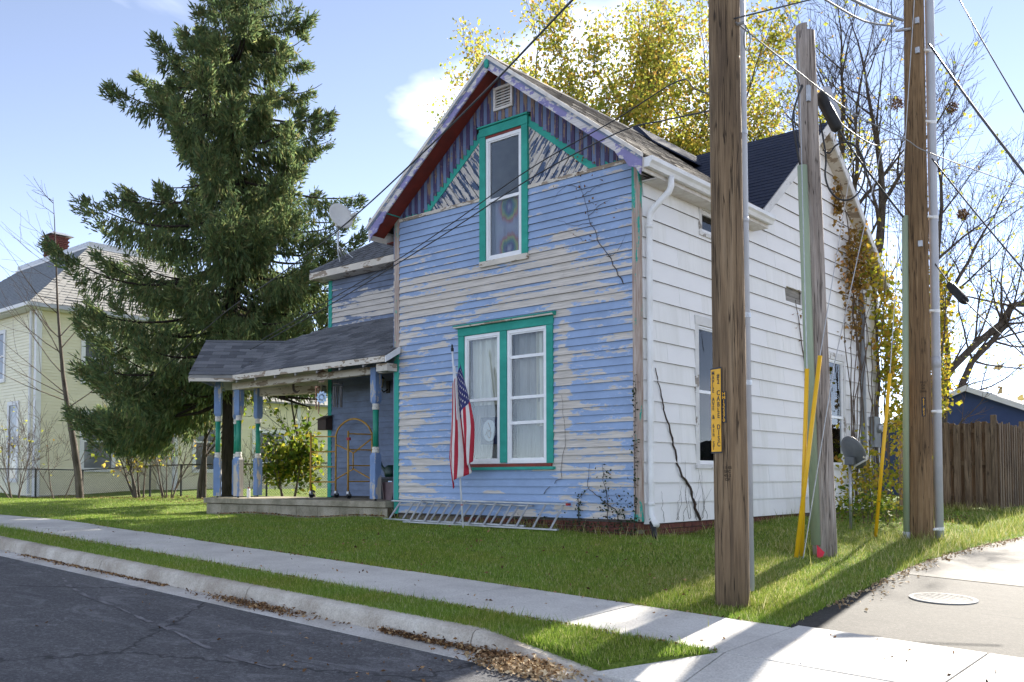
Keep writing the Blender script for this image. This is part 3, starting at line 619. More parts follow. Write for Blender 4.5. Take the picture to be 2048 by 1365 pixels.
# rake boards, soffit
for sgn in (-1, 1):
    def Q(d, off, y): return (XM+sgn*d, y, rtop(d)+off)
    def pr(name, poly, dy, m, par=MR, bevel=0):
        poly = poly if sgn < 0 else poly[::-1]
        return MB().prism(poly, (0,dy,0)).build(name, m, par)
    he = half-.01
    pr('rake_board', [Q(.0,-.062,YR0-.025),Q(he,-.062,YR0-.025),Q(he,-.215,YR0-.025),Q(.0,-.215,YR0-.025)], .024, M['rake'])
    pr('rake_crown', [Q(.0,-.002,YR0-.05),Q(he+.01,-.002,YR0-.05),Q(he+.01,-.060,YR0-.05),Q(.0,-.060,YR0-.05)], .05, M['white_trim'])
    pr('rake_fillet', [Q(.0,-.064,YR0-.036),Q(he,-.064,YR0-.036),Q(he,-.098,YR0-.036),Q(.0,-.098,YR0-.036)], .0105, M['clap_wing'])
    pr('rake_soffit', [Q(.0,-.150,YR0),Q(he,-.150,YR0),Q(he,-.168,YR0),Q(.0,-.168,YR0)], OV-.03, M['soffit'])
    # eave soffit and fascia along the side
    e0, e1 = XM+sgn*(half-EV-.0), XM+sgn*half
    MB().box(min(e0,e1-sgn*.022), max(e0,e1-sgn*.022), YF+.03, YB+.1 if sgn < 0 else 13.44, rtop(half)-.235, rtop(half)-.215).build('eave_soffit', M['soffit'] if sgn < 0 else M['white_trim'], MR)
    MB().box(e1-(.02 if sgn>0 else 0), e1+(0 if sgn>0 else .02), YR0, YB+.1 if sgn < 0 else 13.44, rtop(half)-.235, rtop(half)-.03).build('eave_fascia', M['white_trim'], MR)
    # scroll-cut bracket at the foot of the rake and the teal lookout
    br = [Q(half-.42,-.21,YR0-.022), Q(half-.34,-.27,YR0-.022), Q(half-.27,-.24,YR0-.022), Q(half-.20,-.29,YR0-.022), Q(half-.10,-.25,YR0-.022), Q(half-.03,-.30,YR0-.022), Q(half-.012,-.17,YR0-.022), Q(half-.40,-.17,YR0-.022)]
    MB().prism(br if sgn < 0 else br[::-1], (0,.02,0)).build('scroll_bracket', M['rake'], MR)
    c0 = XM+sgn*2.25
    MB().box(c0-.05, c0+.05, YR0+.0, YF-.035, 5.77, 5.85).build('lookout', M['teal'], MR)
MB().prism([(XM-.035,YR0-.058,rtop(0)-.09),(XM,YR0-.058,rtop(0)-.065),(XM+.035,YR0-.058,rtop(0)-.09),(XM+.035,YR0-.058,rtop(0)-.18),(XM,YR0-.058,rtop(0)-.205),(XM-.035,YR0-.058,rtop(0)-.18)], (0,.03,0)).build('apex_block', M['teal'], MR)
# ---- windows
def curtain(x0, x1, y, z0, z1, m, parent, waves=9, amp=.03, taper=0.0, name='curtain'):
    n, k = 90, 12; xs = np.linspace(0,1,n); ph = RNG.uniform(0,6); V = []
    for j in range(k):
        t = j/(k-1); s = 1-taper*t
        X = x0+(x1-x0)*(0.5+(xs-0.5)*s); Y = y+amp*np.sin(xs*waves*6.283+ph+0.6*np.sin(xs*9+t*2))*(0.5+0.5*np.sin(xs*17+1))
        V.append(np.stack([X, Y, np.full(n, z1+(z0-z1)*t)], -1))
    V = np.array(V).reshape(-1,3); i = np.arange(n*k).reshape(k,n)
    me = npmesh(name, V, np.stack([i[:-1,:-1],i[1:,:-1],i[1:,1:],i[:-1,1:]],-1).reshape(-1,4), m, root_loc(parent), True)
    return addobj(name, me, parent)
M['curt'] = simple('cream_curtain_cloth', (0.80,0.75,0.62), (0.70,0.64,0.51), (3,3,1), 0.9, 0.1)
M['curt2'] = simple('grey_sheer_curtain', (0.40,0.375,0.33), (0.30,0.28,0.25), (5,5,1), 0.9, 0.1)
def tiedye():
    m, nt, b = newmat('tie_dye_curtain_cloth', 0.9, (0.3,0.3,0.4), 0.1)
    g = nd(nt, 'ShaderNodeNewGeometry').outputs['Position']; sp = nd(nt, 'ShaderNodeSeparateXYZ', {'Vector': g})
    n = noise(nt, nd(nt,'ShaderNodeMapping',{'Vector': g,'Scale':(18,18,5)}).outputs[0], 1.0, 4.0, 0.6)
    zz = math_(nt, 'SUBTRACT', math_(nt, 'FRACT', math_(nt, 'DIVIDE', math_(nt, 'SUBTRACT', sp.outputs[2], 4.62), 0.62)), 0.5)
    dx = math_(nt, 'MULTIPLY', math_(nt, 'ADD', sp.outputs[0], 8.83), 2.0)
    r = math_(nt, 'SQRT', math_(nt, 'ADD', math_(nt, 'MULTIPLY', zz, zz), math_(nt, 'MULTIPLY', dx, dx)))
    r = math_(nt, 'ADD', r, math_(nt, 'MULTIPLY', math_(nt, 'SUBTRACT', n, 0.5), 0.22))
    c = ramp(nt, r, [(0.02,(0.30,0.30,0.36)),(0.13,(0.05,0.05,0.16)),(0.20,(0.05,0.16,0.14)),(0.27,(0.30,0.34,0.08)),(0.33,(0.36,0.12,0.09)),(0.42,(0.30,0.28,0.36)),(0.6,(0.34,0.35,0.40))])
    nt.links.new(c, b.inputs['Base Color']); return m
M['tiedye'] = tiedye()
def sash_window(parent, ax, x0, x1, z0, z1, yf, fr=.045, rails=(), m=None, glass_y=.03, screen_below=None):
    """white framed window; ax 'f' on the front (x along X, outwards -Y), 's' on the side (x along Y, outwards +X)"""
    m = m or M['vinyl']
    def bx(mb, a, b, d0, d1, c, d):    # d0,d1 depth outward negative = towards viewer
        if ax == 'f': mb.box(a, b, yf+d0, yf+d1, c, d)
        else: mb.box(yf-d1, yf-d0, a, b, c, d)
        return mb
    mb = MB(); bx(mb,x0,x1,0,.05,z1-fr,z1); bx(mb,x0,x1,0,.05,z0,z0+fr); bx(mb,x0,x0+fr,0,.05,z0+fr,z1-fr); bx(mb,x1-fr,x1,0,.05,z0+fr,z1-fr)
    wf = mb.build('window', m, parent, bevel=.004)
    mb = MB(); f2 = fr+.018
    bx(mb,x0+fr,x1-fr,.014,.044,z1-f2,z1-fr); bx(mb,x0+fr,x1-fr,.014,.044,z0+fr,z0+f2+.01); bx(mb,x0+fr,x0+f2,.014,.044,z0+f2+.01,z1-f2); bx(mb,x1-f2,x1-fr,.014,.044,z0+f2+.01,z1-f2)
    mb.build('sash', m, wf)
    for zr in rails: bx(MB(),x0+fr+.002,x1-fr-.002,.006,.046,zr-.022,zr+.022).build('meeting_rail', m, wf)
    zs = [z0+fr]+sorted(rails)+[z1-fr]
    for i, (a, b) in enumerate(zip(zs[:-1], zs[1:])):
        bx(MB(),x0+f2-.01,x1-f2+.01,glass_y,glass_y+.004,a+.01,b-.01).build('pane', M['glass'], wf)
    return wf
# upper window
yc = YF-.040
cs = MB(); cs.box(UPW[0],UPW[0]+.115,yc,YF+.05,UPW[2]+.02,UPW[3]-.13); cs.box(UPW[1]-.115,UPW[1],yc,YF+.05,UPW[2]+.0,UPW[3]-.13); cs.box(UPW[0]-.005,UPW[1]+.005,yc-.004,YF+.05,UPW[3]-.128,UPW[3]); cs.box(UPW[0]-.02,UPW[1]+.02,yc-.03,YF,UPW[3]+.002,UPW[3]+.028)
cs.build('window_casing', M['teal'], H, bevel=.003)
MB().box(UPW[0]+.118,UPW[1]-.118,yc+.012,YF+.05,UPW[3]-.165,UPW[3]-.13).build('window_stop', M['soffit'], H)
MB().box(UPW[0]+.02,UPW[1]+.01,yc-.025,YF+.04,UPW[2]-.005,UPW[2]+.075).build('window_sill', M['cream_trim'], H)
w1 = sash_window(H,'f',UPW[0]+.118,UPW[1]-.118,UPW[2]+.078,UPW[3]-.166,YF-.022,.05,(5.665,))
curtain(UPW[0]+.13,UPW[1]-.13,YF+.10,UPW[2]+.05,UPW[3]-.14,M['tiedye'],H,6,.02)
# double window
cs = MB(); c0, c1 = DBW[0], DBW[1]
cs.box(c0,c0+.115,yc,YF+.05,DBW[2]+.06,DBW[3]-.15); cs.box(c1-.115,c1,yc,YF+.05,DBW[2]+.06,DBW[3]-.15); cs.box(-8.905,-8.775,yc+.004,YF+.05,DBW[2]+.075,DBW[3]-.15)
cs.box(c0-.008,c1+.008,yc-.004,YF+.05,DBW[3]-.148,DBW[3]-.03)
cs.build('window_casing', M['teal'], H, bevel=.003)
MB().prism([(c0-.05,YF-.02,DBW[3]-.03),(c0-.05,YF-.065,DBW[3]-.028),(c0-.05,YF-.115,DBW[3]+.0),(c0-.05,YF-.115,DBW[3]+.012),(c0-.05,YF-.02,DBW[3]+.035)][::-1], (c1-c0+.10,0,0)).build('window_hood', M['teal'], H)
MB().box(c0-.045,c1+.045,YF-.105,YF-.062,DBW[3]-.026,DBW[3]-.006).build('hood_moulding', M['cream_trim'], H)
MB().box(c0-.02,c1+.03,YF-.085,YF+.04,DBW[2]-.03,DBW[2]+.012).build('window_sill', M['teal'], H, bevel=.004)
MB().box(c0+.03,c1-.03,YF-.035,YF+.04,DBW[2]+.014,DBW[2]+.058).build('sill_stop', M['soffit'], H)
wl = sash_window(H,'f',c0+.118,-8.908,DBW[2]+.062,DBW[3]-.152,YF-.022,.05,(2.72,))
wr_ = sash_window(H,'f',-8.772,c1-.118,DBW[2]+.062,DBW[3]-.152,YF-.022,.05,(2.715,2.352,3.30))
for (a, b) in ((c0+.16,-8.95),(-8.73,c1-.16)):
    for q in range(1):
        curtain(a, b-.0, YF+.16, 1.75, 2.70, M['curt2'], H, 11, .015)
curtain(c0+.13,-9.30,YF+.13,2.65,3.72,M['curt'],H,4,.04,.1); curtain(-9.34,-8.92,YF+.12,2.65,3.72,M['curt'],H,5,.04,.1)
curtain(-8.75,-8.20,YF+.15,2.65,3.72,M['curt2'],H,5,.03); curtain(-8.32,c1-.12,YF+.12,2.3,3.72,M['curt'],H,5,.04,.0)
M['nav'] = simple('dark_blue_card', (0.03,0.04,0.08), (0.04,0.05,0.10), (9,9,9), 0.7); M['card'] = simple('white_card', (0.72,0.72,0.70), (0.66,0.66,0.64), (9,9,9), 0.7)
st = thing('window_card', (-9.16,YF+.045,2.05), 'dark blue card with a white oval behind the left window pane', 'card')
MB().box(-9.345,-9.005,YF+.040,YF+.043,2.06,2.46).build('card', M['nav'], st)
ov = MB(); n_ = 28; ov.prism([(-9.175+.125*math.cos(2*math.pi*i/n_),YF+.0375,2.265+.16*math.sin(2*math.pi*i/n_)) for i in range(n_)], (0,.002,0)); ov.build('oval', M['card'], st)
M['tan'] = simple('tan_print', (0.36,0.29,0.22), (0.30,0.24,0.19), (20,20,20), 0.8)
MB().tube([(-9.17+.03*math.cos(a),YF+.0355,2.21+.055*math.sin(a)) for a in np.linspace(0,5.6,16)]+[(-9.15,YF+.0355,2.30),(-9.19,YF+.0355,2.38)], .009, 5).build('printed_loop', M['tan'], st)
MB().tube([(-9.24,YF+.0355,2.20),(-9.20,YF+.0355,2.28),(-9.13,YF+.0355,2.23)], .008, 5).build('printed_loop', M['tan'], st)
# ---- foundation
MB().box(XL+.05, XR-.03, YF+.035, YF+.2, 0.55, Z0-.036).build('foundation', M['mortar'], H); FD = bpy.data.objects['foundation']
MB().box(XR-.2, XR-.045, YF+.21, YB-.1, 0.55, 0.965).build('foundation', M['mortar'], H); FS = H.children[-1] if False else [o for o in bpy.data.objects if o.name.startswith('foundation')][-1]
bm_ = MB().box(-.098,.098,-.045,.045,-.029,.029).mesh('brick', M['brick'])
for r in range(3):
    z = Z0-.036-.033-r*.069
    for i in range(15):
        x = XR-.11-i*.208-(r%2)*.104
        if z > g1(x, YF-.1)-.04: piece('brick', bm_, FD, (x, YF+.030+random.uniform(-.006,.006), z), (0,random.uniform(-.01,.01),0))
    for i in range(24):
        y = YF+.10+i*.208+(r%2)*.104; z2 = z-.03
        if y < 15.0 and z2 > g1(XR+.1, y)-.04: piece('brick', bm_, FS, (XR-.035+random.uniform(-.006,.006), y, z2), (0,0,math.pi/2))
# ---- side wall of white shingles with its cross gable
AY, AZ, AS = 16.0, 7.85, 0.80        # cross gable apex (roof top), slope
def side_top(y):
    return max(5.50 if y < 13.9 else 0, AZ-0.20-AS*abs(y-AY)) if 13.3 < y < 19.2 else 5.50
SW = MB().prism([(XR-.14,YF+.05,.94),(XR-.14,YB,.94),(XR-.14,YB,5.3),(XR-.14,AY,AZ-.2),(XR-.14,13.4,5.5),(XR-.14,YF+.05,5.5)], (-.03,0,0)).build('side_wall', M['backer'], H)
SWIN = [(11.72,12.35,5.01,5.50),(11.57,12.47,1.69,3.85),(16.25,17.17,1.72,3.83),(14.60,15.26,4.49,4.735)]
CE = 0.2667
def clip3(poly, f):                  # keep points with f >= 0 ; poly of (y,z)
    out = []
    for i in range(len(poly)):
        A, B = poly[i], poly[(i+1)%len(poly)]; a, b = f(A), f(B)
        if a >= 0: out.append(A)
        if (a >= 0) != (b >= 0): t = a/(a-b); out.append((A[0]+(B[0]-A[0])*t, A[1]+(B[1]-A[1])*t))
    return out
def side_piece(poly, zb):
    if YF < poly[0][0] < 13.2: pass
    p = poly
    if max(q[1] for q in p) > 5.3:
        if max(q[0] for q in p) < 13.6: p = clip3(p, lambda q: 5.52-q[1])
        else:
            p = clip3(clip3(p, lambda q: AZ-.17-AS*(AY-q[0])-q[1]+(0 if q[0] > 13.9 else 0)), lambda q: AZ-.17-AS*(q[0]-AY)-q[1])
    if len(p) < 3: return
    xo = random.uniform(-.002,.002)
    xf = lambda z: XR+.028-.024*min(1,(z-zb)/CE)+xo
    n = len(p); A = [(xf(z), y, z) for y, z in p]; B = [(XR-.012, y, z) for y, z in p]
    _m = MB().add(A+B, [tuple(range(n)), tuple(range(2*n-1,n-1,-1))]+[(i,n+i,n+(i+1)%n,(i+1)%n) for i in range(n)])
    for i in range(n):
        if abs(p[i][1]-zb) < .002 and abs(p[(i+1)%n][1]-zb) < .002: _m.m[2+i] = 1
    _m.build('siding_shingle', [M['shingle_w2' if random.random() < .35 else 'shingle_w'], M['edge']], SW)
for k in range(25):
    zb = .965+k*CE; zt = zb+CE+.012; y = YF+.035-(k%2)*.305+random.uniform(-.03,.03)
    while y < YB:
        a, b = max(y, YF+.035)+.0005, min(y+.61, YB)-.0005; y += .61
        if b-a < .03 or zb > 7.6: continue
        if zb > 5.5 and b < 13.5: continue
        segs = [(a, b, zb, zt)]
        for (w0, w1, wz0, wz1) in SWIN:
            ns = []
            for (p, q, c, d) in segs:
                if q <= w0 or p >= w1 or d-.012 <= wz0 or c >= wz1: ns.append((p,q,c,d)); continue
                if p < w0: ns.append((p,w0,c,d))
                if q > w1: ns.append((w1,q,c,d))
                m0, m1 = max(p,w0), min(q,w1)
                if wz0-c > .03: ns.append((m0,m1,c,wz0))
                if d-wz1 > .05: ns.append((m0,m1,wz1,d))
            segs = ns
        for (p, q, c, d) in segs:
            if q-p > .02: side_piece([(p,c),(q,c),(q,d),(p,d)], zb)
# old boards showing through where shingles are gone
M['oldboard'] = simple('grey_old_boards', (0.30,0.28,0.25), (0.18,0.17,0.15), (3,3,40), 0.9)
for i in range(2): MB().box(XR-.05,XR-.02-.008*i,14.55,15.32,4.47+i*.14,4.60+i*.15).build('old_board', M['oldboard'], SW)
M['sidetrim'] = peel('flaking_white_window_paint', (0.72,0.71,0.69), (0.34,0.30,0.26), 0.42, None, (), (5,5,5))
def side_win(y0, y1, z0, z1, cas, rails, curt):
    cs = MB(); x1 = XR+.028; x0 = XR-.13
    cs.box(x0,x1,y0,y0+cas,z0,z1-cas); cs.box(x0,x1,y1-cas,y1,z0,z1-cas); cs.box(x0,x1+.004,y0,y1,z1-cas-.03,z1); cs.box(x0,x1+.02,y0-.01,y1+.01,z0,z0+.055)
    cs.build('window_casing', M['sidetrim'], H, bevel=.003)
    sash_window(H,'s',y0+cas+.002,y1-cas-.002,z0+.058,z1-cas-.033,XR+.012,.03,rails)
side_win(*SWIN[0],.075,(),None); side_win(*SWIN[1],.10,(2.78,),None); side_win(*SWIN[2],.10,(2.66,),None)
MB().box(XR-.05,XR-.046,11.66,12.38,1.80,2.74).build('insect_screen', M['screen'], H)
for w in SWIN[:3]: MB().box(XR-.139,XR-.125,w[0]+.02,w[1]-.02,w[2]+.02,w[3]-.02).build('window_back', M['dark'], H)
# cross gable roof
XE = -6.28
for sgn, ye in ((-1, 13.36), (1, 18.98)):
    zr = lambda y: AZ-AS*abs(y-AY)
    a = [(-9.6,AY,zr(AY)-.012),(XE,AY,zr(AY)-.012),(XE,ye,zr(ye)-.012),(-9.6,ye,zr(ye)-.012)]
    if sgn > 0: a = a[::-1]
    a = a[::-1]
    mbx = MB().hexa([(x,y,z-.05) for x,y,z in a], a)
    CG = mbx.build('cross_gable_roof', M['backer'], H)
    course_sheet((-9.6,ye,zr(ye)-.010), (1,0,0), (0,-sgn,AS), XE+9.6+.015, math.hypot(ye-AY, AS*(ye-AY)), .14, .32, M['roof_navy'], 'roof_shingles', CG)
    q = [(XE-.0,AY,zr(AY)-.02),(XE,ye,zr(ye)-.02),(XE,ye,zr(ye)-.19),(XE,AY,zr(AY)-.20)]
    MB().prism(q if sgn > 0 else q[::-1], (.025,0,0)).build('rake_board', M['sidetrim'], CG)
    q = [(XR+.02,AY,zr(AY)-.15),(XR+.02,ye,zr(ye)-.15),(XR+.02,ye,zr(ye)-.17),(XR+.02,AY,zr(AY)-.17)]
    MB().prism(q if sgn > 0 else q[::-1], (XE-XR-.022,0,0)).build('rake_soffit', M['cream_trim'], CG)
MB().box(XR-.02,XR+.03,YB-.10,YB+.01,.94,5.45).build('corner_board', M['sidetrim'], H)
MB().box(XL,XR-.15,YB-.03,YB,0.8,5.6).build('back_wall', M['shingle_w'], H)
# gutter and downspout
gx = XM+half
gp = [(gx+.002,5.58),(gx+.002,5.46),(gx+.075,5.455),(gx+.095,5.50),(gx+.125,5.53),(gx+.125,5.585),(gx+.115,5.585),(gx+.113,5.54),(gx+.085,5.51),(gx+.070,5.468),(gx+.012,5.472),(gx+.012,5.58)]
GT = MB().prism([(x,YR0+.02,z) for x,z in gp], (0,13.42-YR0,0)).build('gutter', M['alum'], H)
MB().prism([(x,YR0+.014,z) for x,z in gp[:7]], (0,.005,0)).build('gutter_end_cap', M['alum'], GT)
dp = [(-6.17,10.42,5.46),(-6.17,10.42,5.33),(-6.19,10.40,5.26),(-6.38,10.33,5.06),(-6.42,10.31,4.99),(-6.43,10.30,4.85),(-6.43,10.30,1.16),(-6.425,10.297,1.08),(-6.38,10.27,1.01),(-6.30,10.22,.955)]
def flat_tube(mb, pts, a, b, mi=0):
    s = len(mb.v); mb.tube(pts, 1.0, 4, mi); return mb
MB().tube(dp, .042, 10).build('downspout', M['alum'], GT, smooth=True)
for z in (1.2, 4.80): MB().tube([(-6.43,10.30,z),(-6.43,10.30,z+.05)], .046, 10).build('downspout_joint', M['alum'], GT, smooth=True)
MB().tube([(-6.40,10.26,.99),(-6.33,10.20,.90),(-6.26,10.10,.80)], .035, 8).build('drain_hose', M['black'], GT)
# electric conduit and meter on the side
cdt = thing('electric_meter', (XR+.05,18.5,1.0), 'grey electric meter box and riser conduit at the far end of the white wall', 'meter')
M['egrey'] = simple('painted_grey_metal', (0.26,0.28,0.29), (0.20,0.21,0.22), (6,6,6), 0.5)
MB().tube([(XR+.07,17.95,1.0),(XR+.07,17.95,5.1)], .05, 10).build('riser_conduit', M['egrey'], cdt, smooth=True)
MB().box(XR+.02,XR+.14,18.35,18.68,2.15,2.75).build('meter_box', M['egrey'], cdt, bevel=.01)
MB().lathe([(.09,0),(.09,.05),(.07,.08)], (XR+.14,18.52,2.52), 16, axis=(1,0,0)).build('meter_dial', M['steel'], cdt)
MB().tube([(XR+.07,18.5,2.15),(XR+.07,18.5,1.0)], .025, 8).build('ground_conduit', M['egrey'], cdt)
# ================================================================== porch wing
WW = MB().box(XWL+.06,XL,YW+.02,YW+.05,1.15,5.64).build('wing_wall', M['backer'], H)
k = 0
while Z0+k*ROW < 5.58:
    z = Z0+k*ROW; k += 1
    if z < 1.18: continue
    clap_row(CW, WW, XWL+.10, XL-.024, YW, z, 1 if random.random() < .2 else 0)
MB().box(XWL,XWL+.10,YW-.03,YW+.03,1.2,5.58).build('corner_board', M['teal'], H)
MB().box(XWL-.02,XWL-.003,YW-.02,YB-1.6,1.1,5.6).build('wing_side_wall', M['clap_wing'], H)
WS, WE = 0.70, 5.625
ey, ex = YW-.35, XWL-.15
hp = 2.6
wr = MB()
def wz(t): return WE+WS*t
A = [(ex,ey,WE),(-10.9,ey,WE),(-9.6,ey+hp,wz(hp)),(ex+hp,ey+hp,wz(hp))]
wr.hexa([(x,y,z-.05) for x,y,z in A], A)
A = [(ex,YB-1.2,WE),(ex,ey,WE),(ex+hp,ey+hp,wz(hp)),(ex+hp,YB-1.2-hp+.2,wz(hp))]
wr.hexa([(x,y,z-.05) for x,y,z in A], A)
WR = wr.build('wing_roof', M['backer'], H)
_mb = MB(); _s = 0; L_ = math.hypot(hp, WS*hp); r_ = 0; nn = Vector((0,-WS,1)).normalized(); uy = Vector((0,1,WS)).normalized()
while _s < L_:
    e = _s+.17; t0 = ex+_s/ (L_/hp) - random.uniform(0,.3)
    while t0 < -10.6:
        a = max(t0+.003, ex+_s*hp/L_); b = t0+.302; t0 += .305
        if b-a < .02: continue
        lf = .010+random.uniform(0,.005); P0 = Vector((0,ey-.02,WE-.008)); 
        A_ = Vector((a,0,0))+P0+uy*_s+nn*lf; B_ = Vector((b,0,0))+P0+uy*_s+nn*lf; C_ = Vector((b,0,0))+P0+uy*e+nn*.002; D_ = Vector((a+.1,0,0))+P0+uy*e+nn*.002
        _mb.add([A_,B_,C_,D_,A_-nn*lf,B_-nn*lf], [(0,1,2,3),(4,5,1,0)])
    _s += .14
M['roof_wing'] = M['roof_porch']
stuff(_mb.build('roof_shingles', M['roof_wing'], WR))
MB().tube([(ex-.01,ey-.01,WE+.012),(ex+hp,ey+hp,wz(hp)+.012)], .03, 6).build('hip_cap', M['roof_porch'], WR)
MB().box(ex,XL+.01,ey-.022,ey-.002,WE-.135,WE-.012).build('wing_fascia', M['cream_trim'], WR)
MB().box(ex-.02,ex-.002,ey-.02,YB-1.3,WE-.135,WE-.012).build('wing_fascia', M['cream_trim'], WR)
MB().box(ex+.01,XL-.03,ey,YW-.03,WE-.13,WE-.11).build('wing_soffit', M['cream_trim'], WR)
# ================================================================== porch
PZ = 1.195
slab = [(XL-.03,10.02),(-16.50,10.02),(-17.25,10.80),(-17.25,YW+.02),(XL-.03,YW+.02)]
SB = MB().prism([(x,y,PZ-.10) for x,y in slab][::-1], (0,0,.10)).build('porch_floor', M['slab'], H, bevel=.008)
ins = [(XL-.03,10.08),(-16.47,10.08),(-17.19,10.82),(-17.19,YW),(XL-.03,YW)]
MB().prism([(x,y,.5) for x,y in ins][::-1], (0,0,PZ-.10-.5-.002)).build('porch_base', M['soil'], SB)
for i in range(9):
    a = XL-.035-i*.592; MB().box(max(a-.586,-16.46), a, 10.06, 10.0795, .60, PZ-.112).build('base_block', M['slab'], SB, bevel=.006)
PS = 0.575
def pzr(y): return 3.51+PS*(y-9.86)
V0 = Vector((-15.25,9.86,3.51)); RI = Vector((-15.62,11.23,pzr(11.23))); U = Vector((.70711,.70711,0)); NV = Vector((.70711,-.70711,0))
pr_ = MB()
A = [V0, Vector((-11.03,9.86,3.51)), Vector((-11.03,YF-.045,pzr(YF-.045))), Vector((XL-.03,YF-.045,pzr(YF-.045))), Vector((XL-.03,YW-.01,pzr(YW-.01))), Vector((-14.70,YW-.01,pzr(YW-.01))), RI]
A = [a-Vector((0,0,.012)) for a in A]
pr_.hexa([a-Vector((0,0,.05)) for a in A], A)
PR = pr_.build('porch_roof', M['cream_trim'], H)
M['ceil'] = simple('grey_porch_ceiling', (0.30,0.29,0.27), (0.22,0.21,0.20), (4,4,4), 0.8)
PR.data.materials.clear(); PR.data.materials.append(M['ceil'])
def shingle_mesh(w, h, m):
    mb = MB(); a = w/2-.003
    mb.add([(-a,0,.010),(a,0,.010),(a,h,.002),(-a,h,.002),(-a,0,0),(a,0,0)], [(0,1,2,3),(4,5,1,0)]); return mb.mesh('roof_shingle', m)
def shingle_field(P0, ux, uy, L_, expo, tab, m, parent, rng_fn):
    ux, uy = Vector(ux).normalized(), Vector(uy).normalized(); nn = ux.cross(uy)
    rot = Matrix((ux, uy, nn)).transposed(); base = shingle_mesh(1.0, expo+.03, m); r = 0; s = 0.0
    while s < L_-.02:
        lo, hi = rng_fn(s); t0 = math.floor(lo/tab)*tab-(r%2)*tab*.5+random.uniform(-.03,.03)
        while t0 < hi:
            a, b = max(t0, lo), min(t0+tab, hi); t0 += tab
            if b-a < .05: continue
            p = Vector(P0)+ux*((a+b)/2)+uy*(s+random.uniform(-.006,.004))+nn*random.uniform(.0,.004)
            piece('roof_shingle', base, parent, p, (rot @ Matrix.Rotation(random.uniform(-.008,.008),3,'Z')).to_euler(), (b-a, 1, 1))
        s += expo; r += 1
k2 = math.hypot(1, PS)
def rngm(s):
    y = 9.86+s/k2; lo = np.interp(y, [9.86,11.23,YW], [V0.x,RI.x,-14.70]); return float(lo)-.05 if y < 11.2 else float(lo)-.02, (-11.02 if y < 10.05 else XL-.035)
shingle_field((0,9.85,3.504), (1,0,0), (0,1,PS), (YW-9.86)*k2-.02, .145, .32, M['roof_porch'], PR, rngm)
MB().box(V0.x-.03,-11.03,9.838,9.859,3.405,3.500).build('porch_fascia', M['cream_trim'], PR)
MB().hexa([(-11.028,9.85,3.40),(-11.005,9.85,3.40),(-11.005,YF-.045,3.40+PS*.3),(-11.028,YF-.045,3.40+PS*.3)],[(-11.028,9.85,3.50),(-11.005,9.85,3.50),(-11.005,YF-.045,3.50+PS*.3),(-11.028,YF-.045,3.50+PS*.3)]).build('porch_rake', M['alum'], PR)
MB().box(-11.35,XL+.08,9.95,YF-.04,3.28,3.40).build('beam_end', M['cream_trim'], PR)
# entrance gable turned 45 degrees
dn_ = (V0-RI).dot(NV); es = (RI.z-V0.z)/dn_; te = 1.52
eg = MB()
R0 = RI+U*.9; R1 = RI-U*te
for sg in (1, -1):
    e0 = R0+NV*dn_*sg-Vector((0,0,es*dn_)); e1 = R1+NV*dn_*sg-Vector((0,0,es*dn_))
    if sg > 0: e0 = V0+U*.0
    A = [R1, R0 if sg < 0 else RI, e0, e1]
    if sg < 0: A = A[::-1]
    A = [a-Vector((0,0,.012)) for a in A][::-1]
    eg.hexa([a-Vector((0,0,.05)) for a in A], A)
EG = eg.build('entrance_roof', M['ceil'], H)
uyf = Vector((-NV.x*1.0, -NV.y*1.0, es)).normalized(); Lf = math.hypot(dn_, es*dn_)
vu0 = (V0-RI).dot(U)
def rnge(s): return -te-.01, vu0+(0-vu0)*(s/Lf)+.04
shingle_field(RI+NV*dn_-Vector((0,0,es*dn_))+NV*.012-Vector((0,0,.006)), U, uyf, Lf-.02, .145, .32, M['roof_porch'], EG, rnge)
e0 = V0; e1 = R1+NV*dn_-Vector((0,0,es*dn_))
MB().hexa([e0+Vector((-.02,0,-.125)),e1+Vector((0,0,-.125)),e1-NV*.02+Vector((0,0,-.125)),e0-NV*.02+Vector((0,0,-.125))][::-1],[e0+Vector((-.02,0,-.012)),e1+Vector((0,0,-.012)),e1-NV*.02+Vector((0,0,-.012)),e0-NV*.02+Vector((0,0,-.012))][::-1]).build('entrance_fascia', M['cream_trim'], EG)
e2 = R1-NV*dn_-Vector((0,0,es*dn_)); up = Vector((0,0,1))
MB().prism([e1-up*.06,R1-up*.05,R1-up*.17,e1-up*.14+NV*-.05], -U*.02).build('entrance_rake', M['cream_trim'], EG); MB().prism([R1-up*.05,e2-up*.06,e2-up*.14+NV*.05,R1-up*.17], -U*.02).build('entrance_rake', M['cream_trim'], EG)
MB().prism([e1-up*.1+U*.12-NV*.1,R1-up*.15+U*.12,e2-up*.1+U*.12+NV*.1], U*.02).build('entrance_gable', M['clap_wing'], EG)
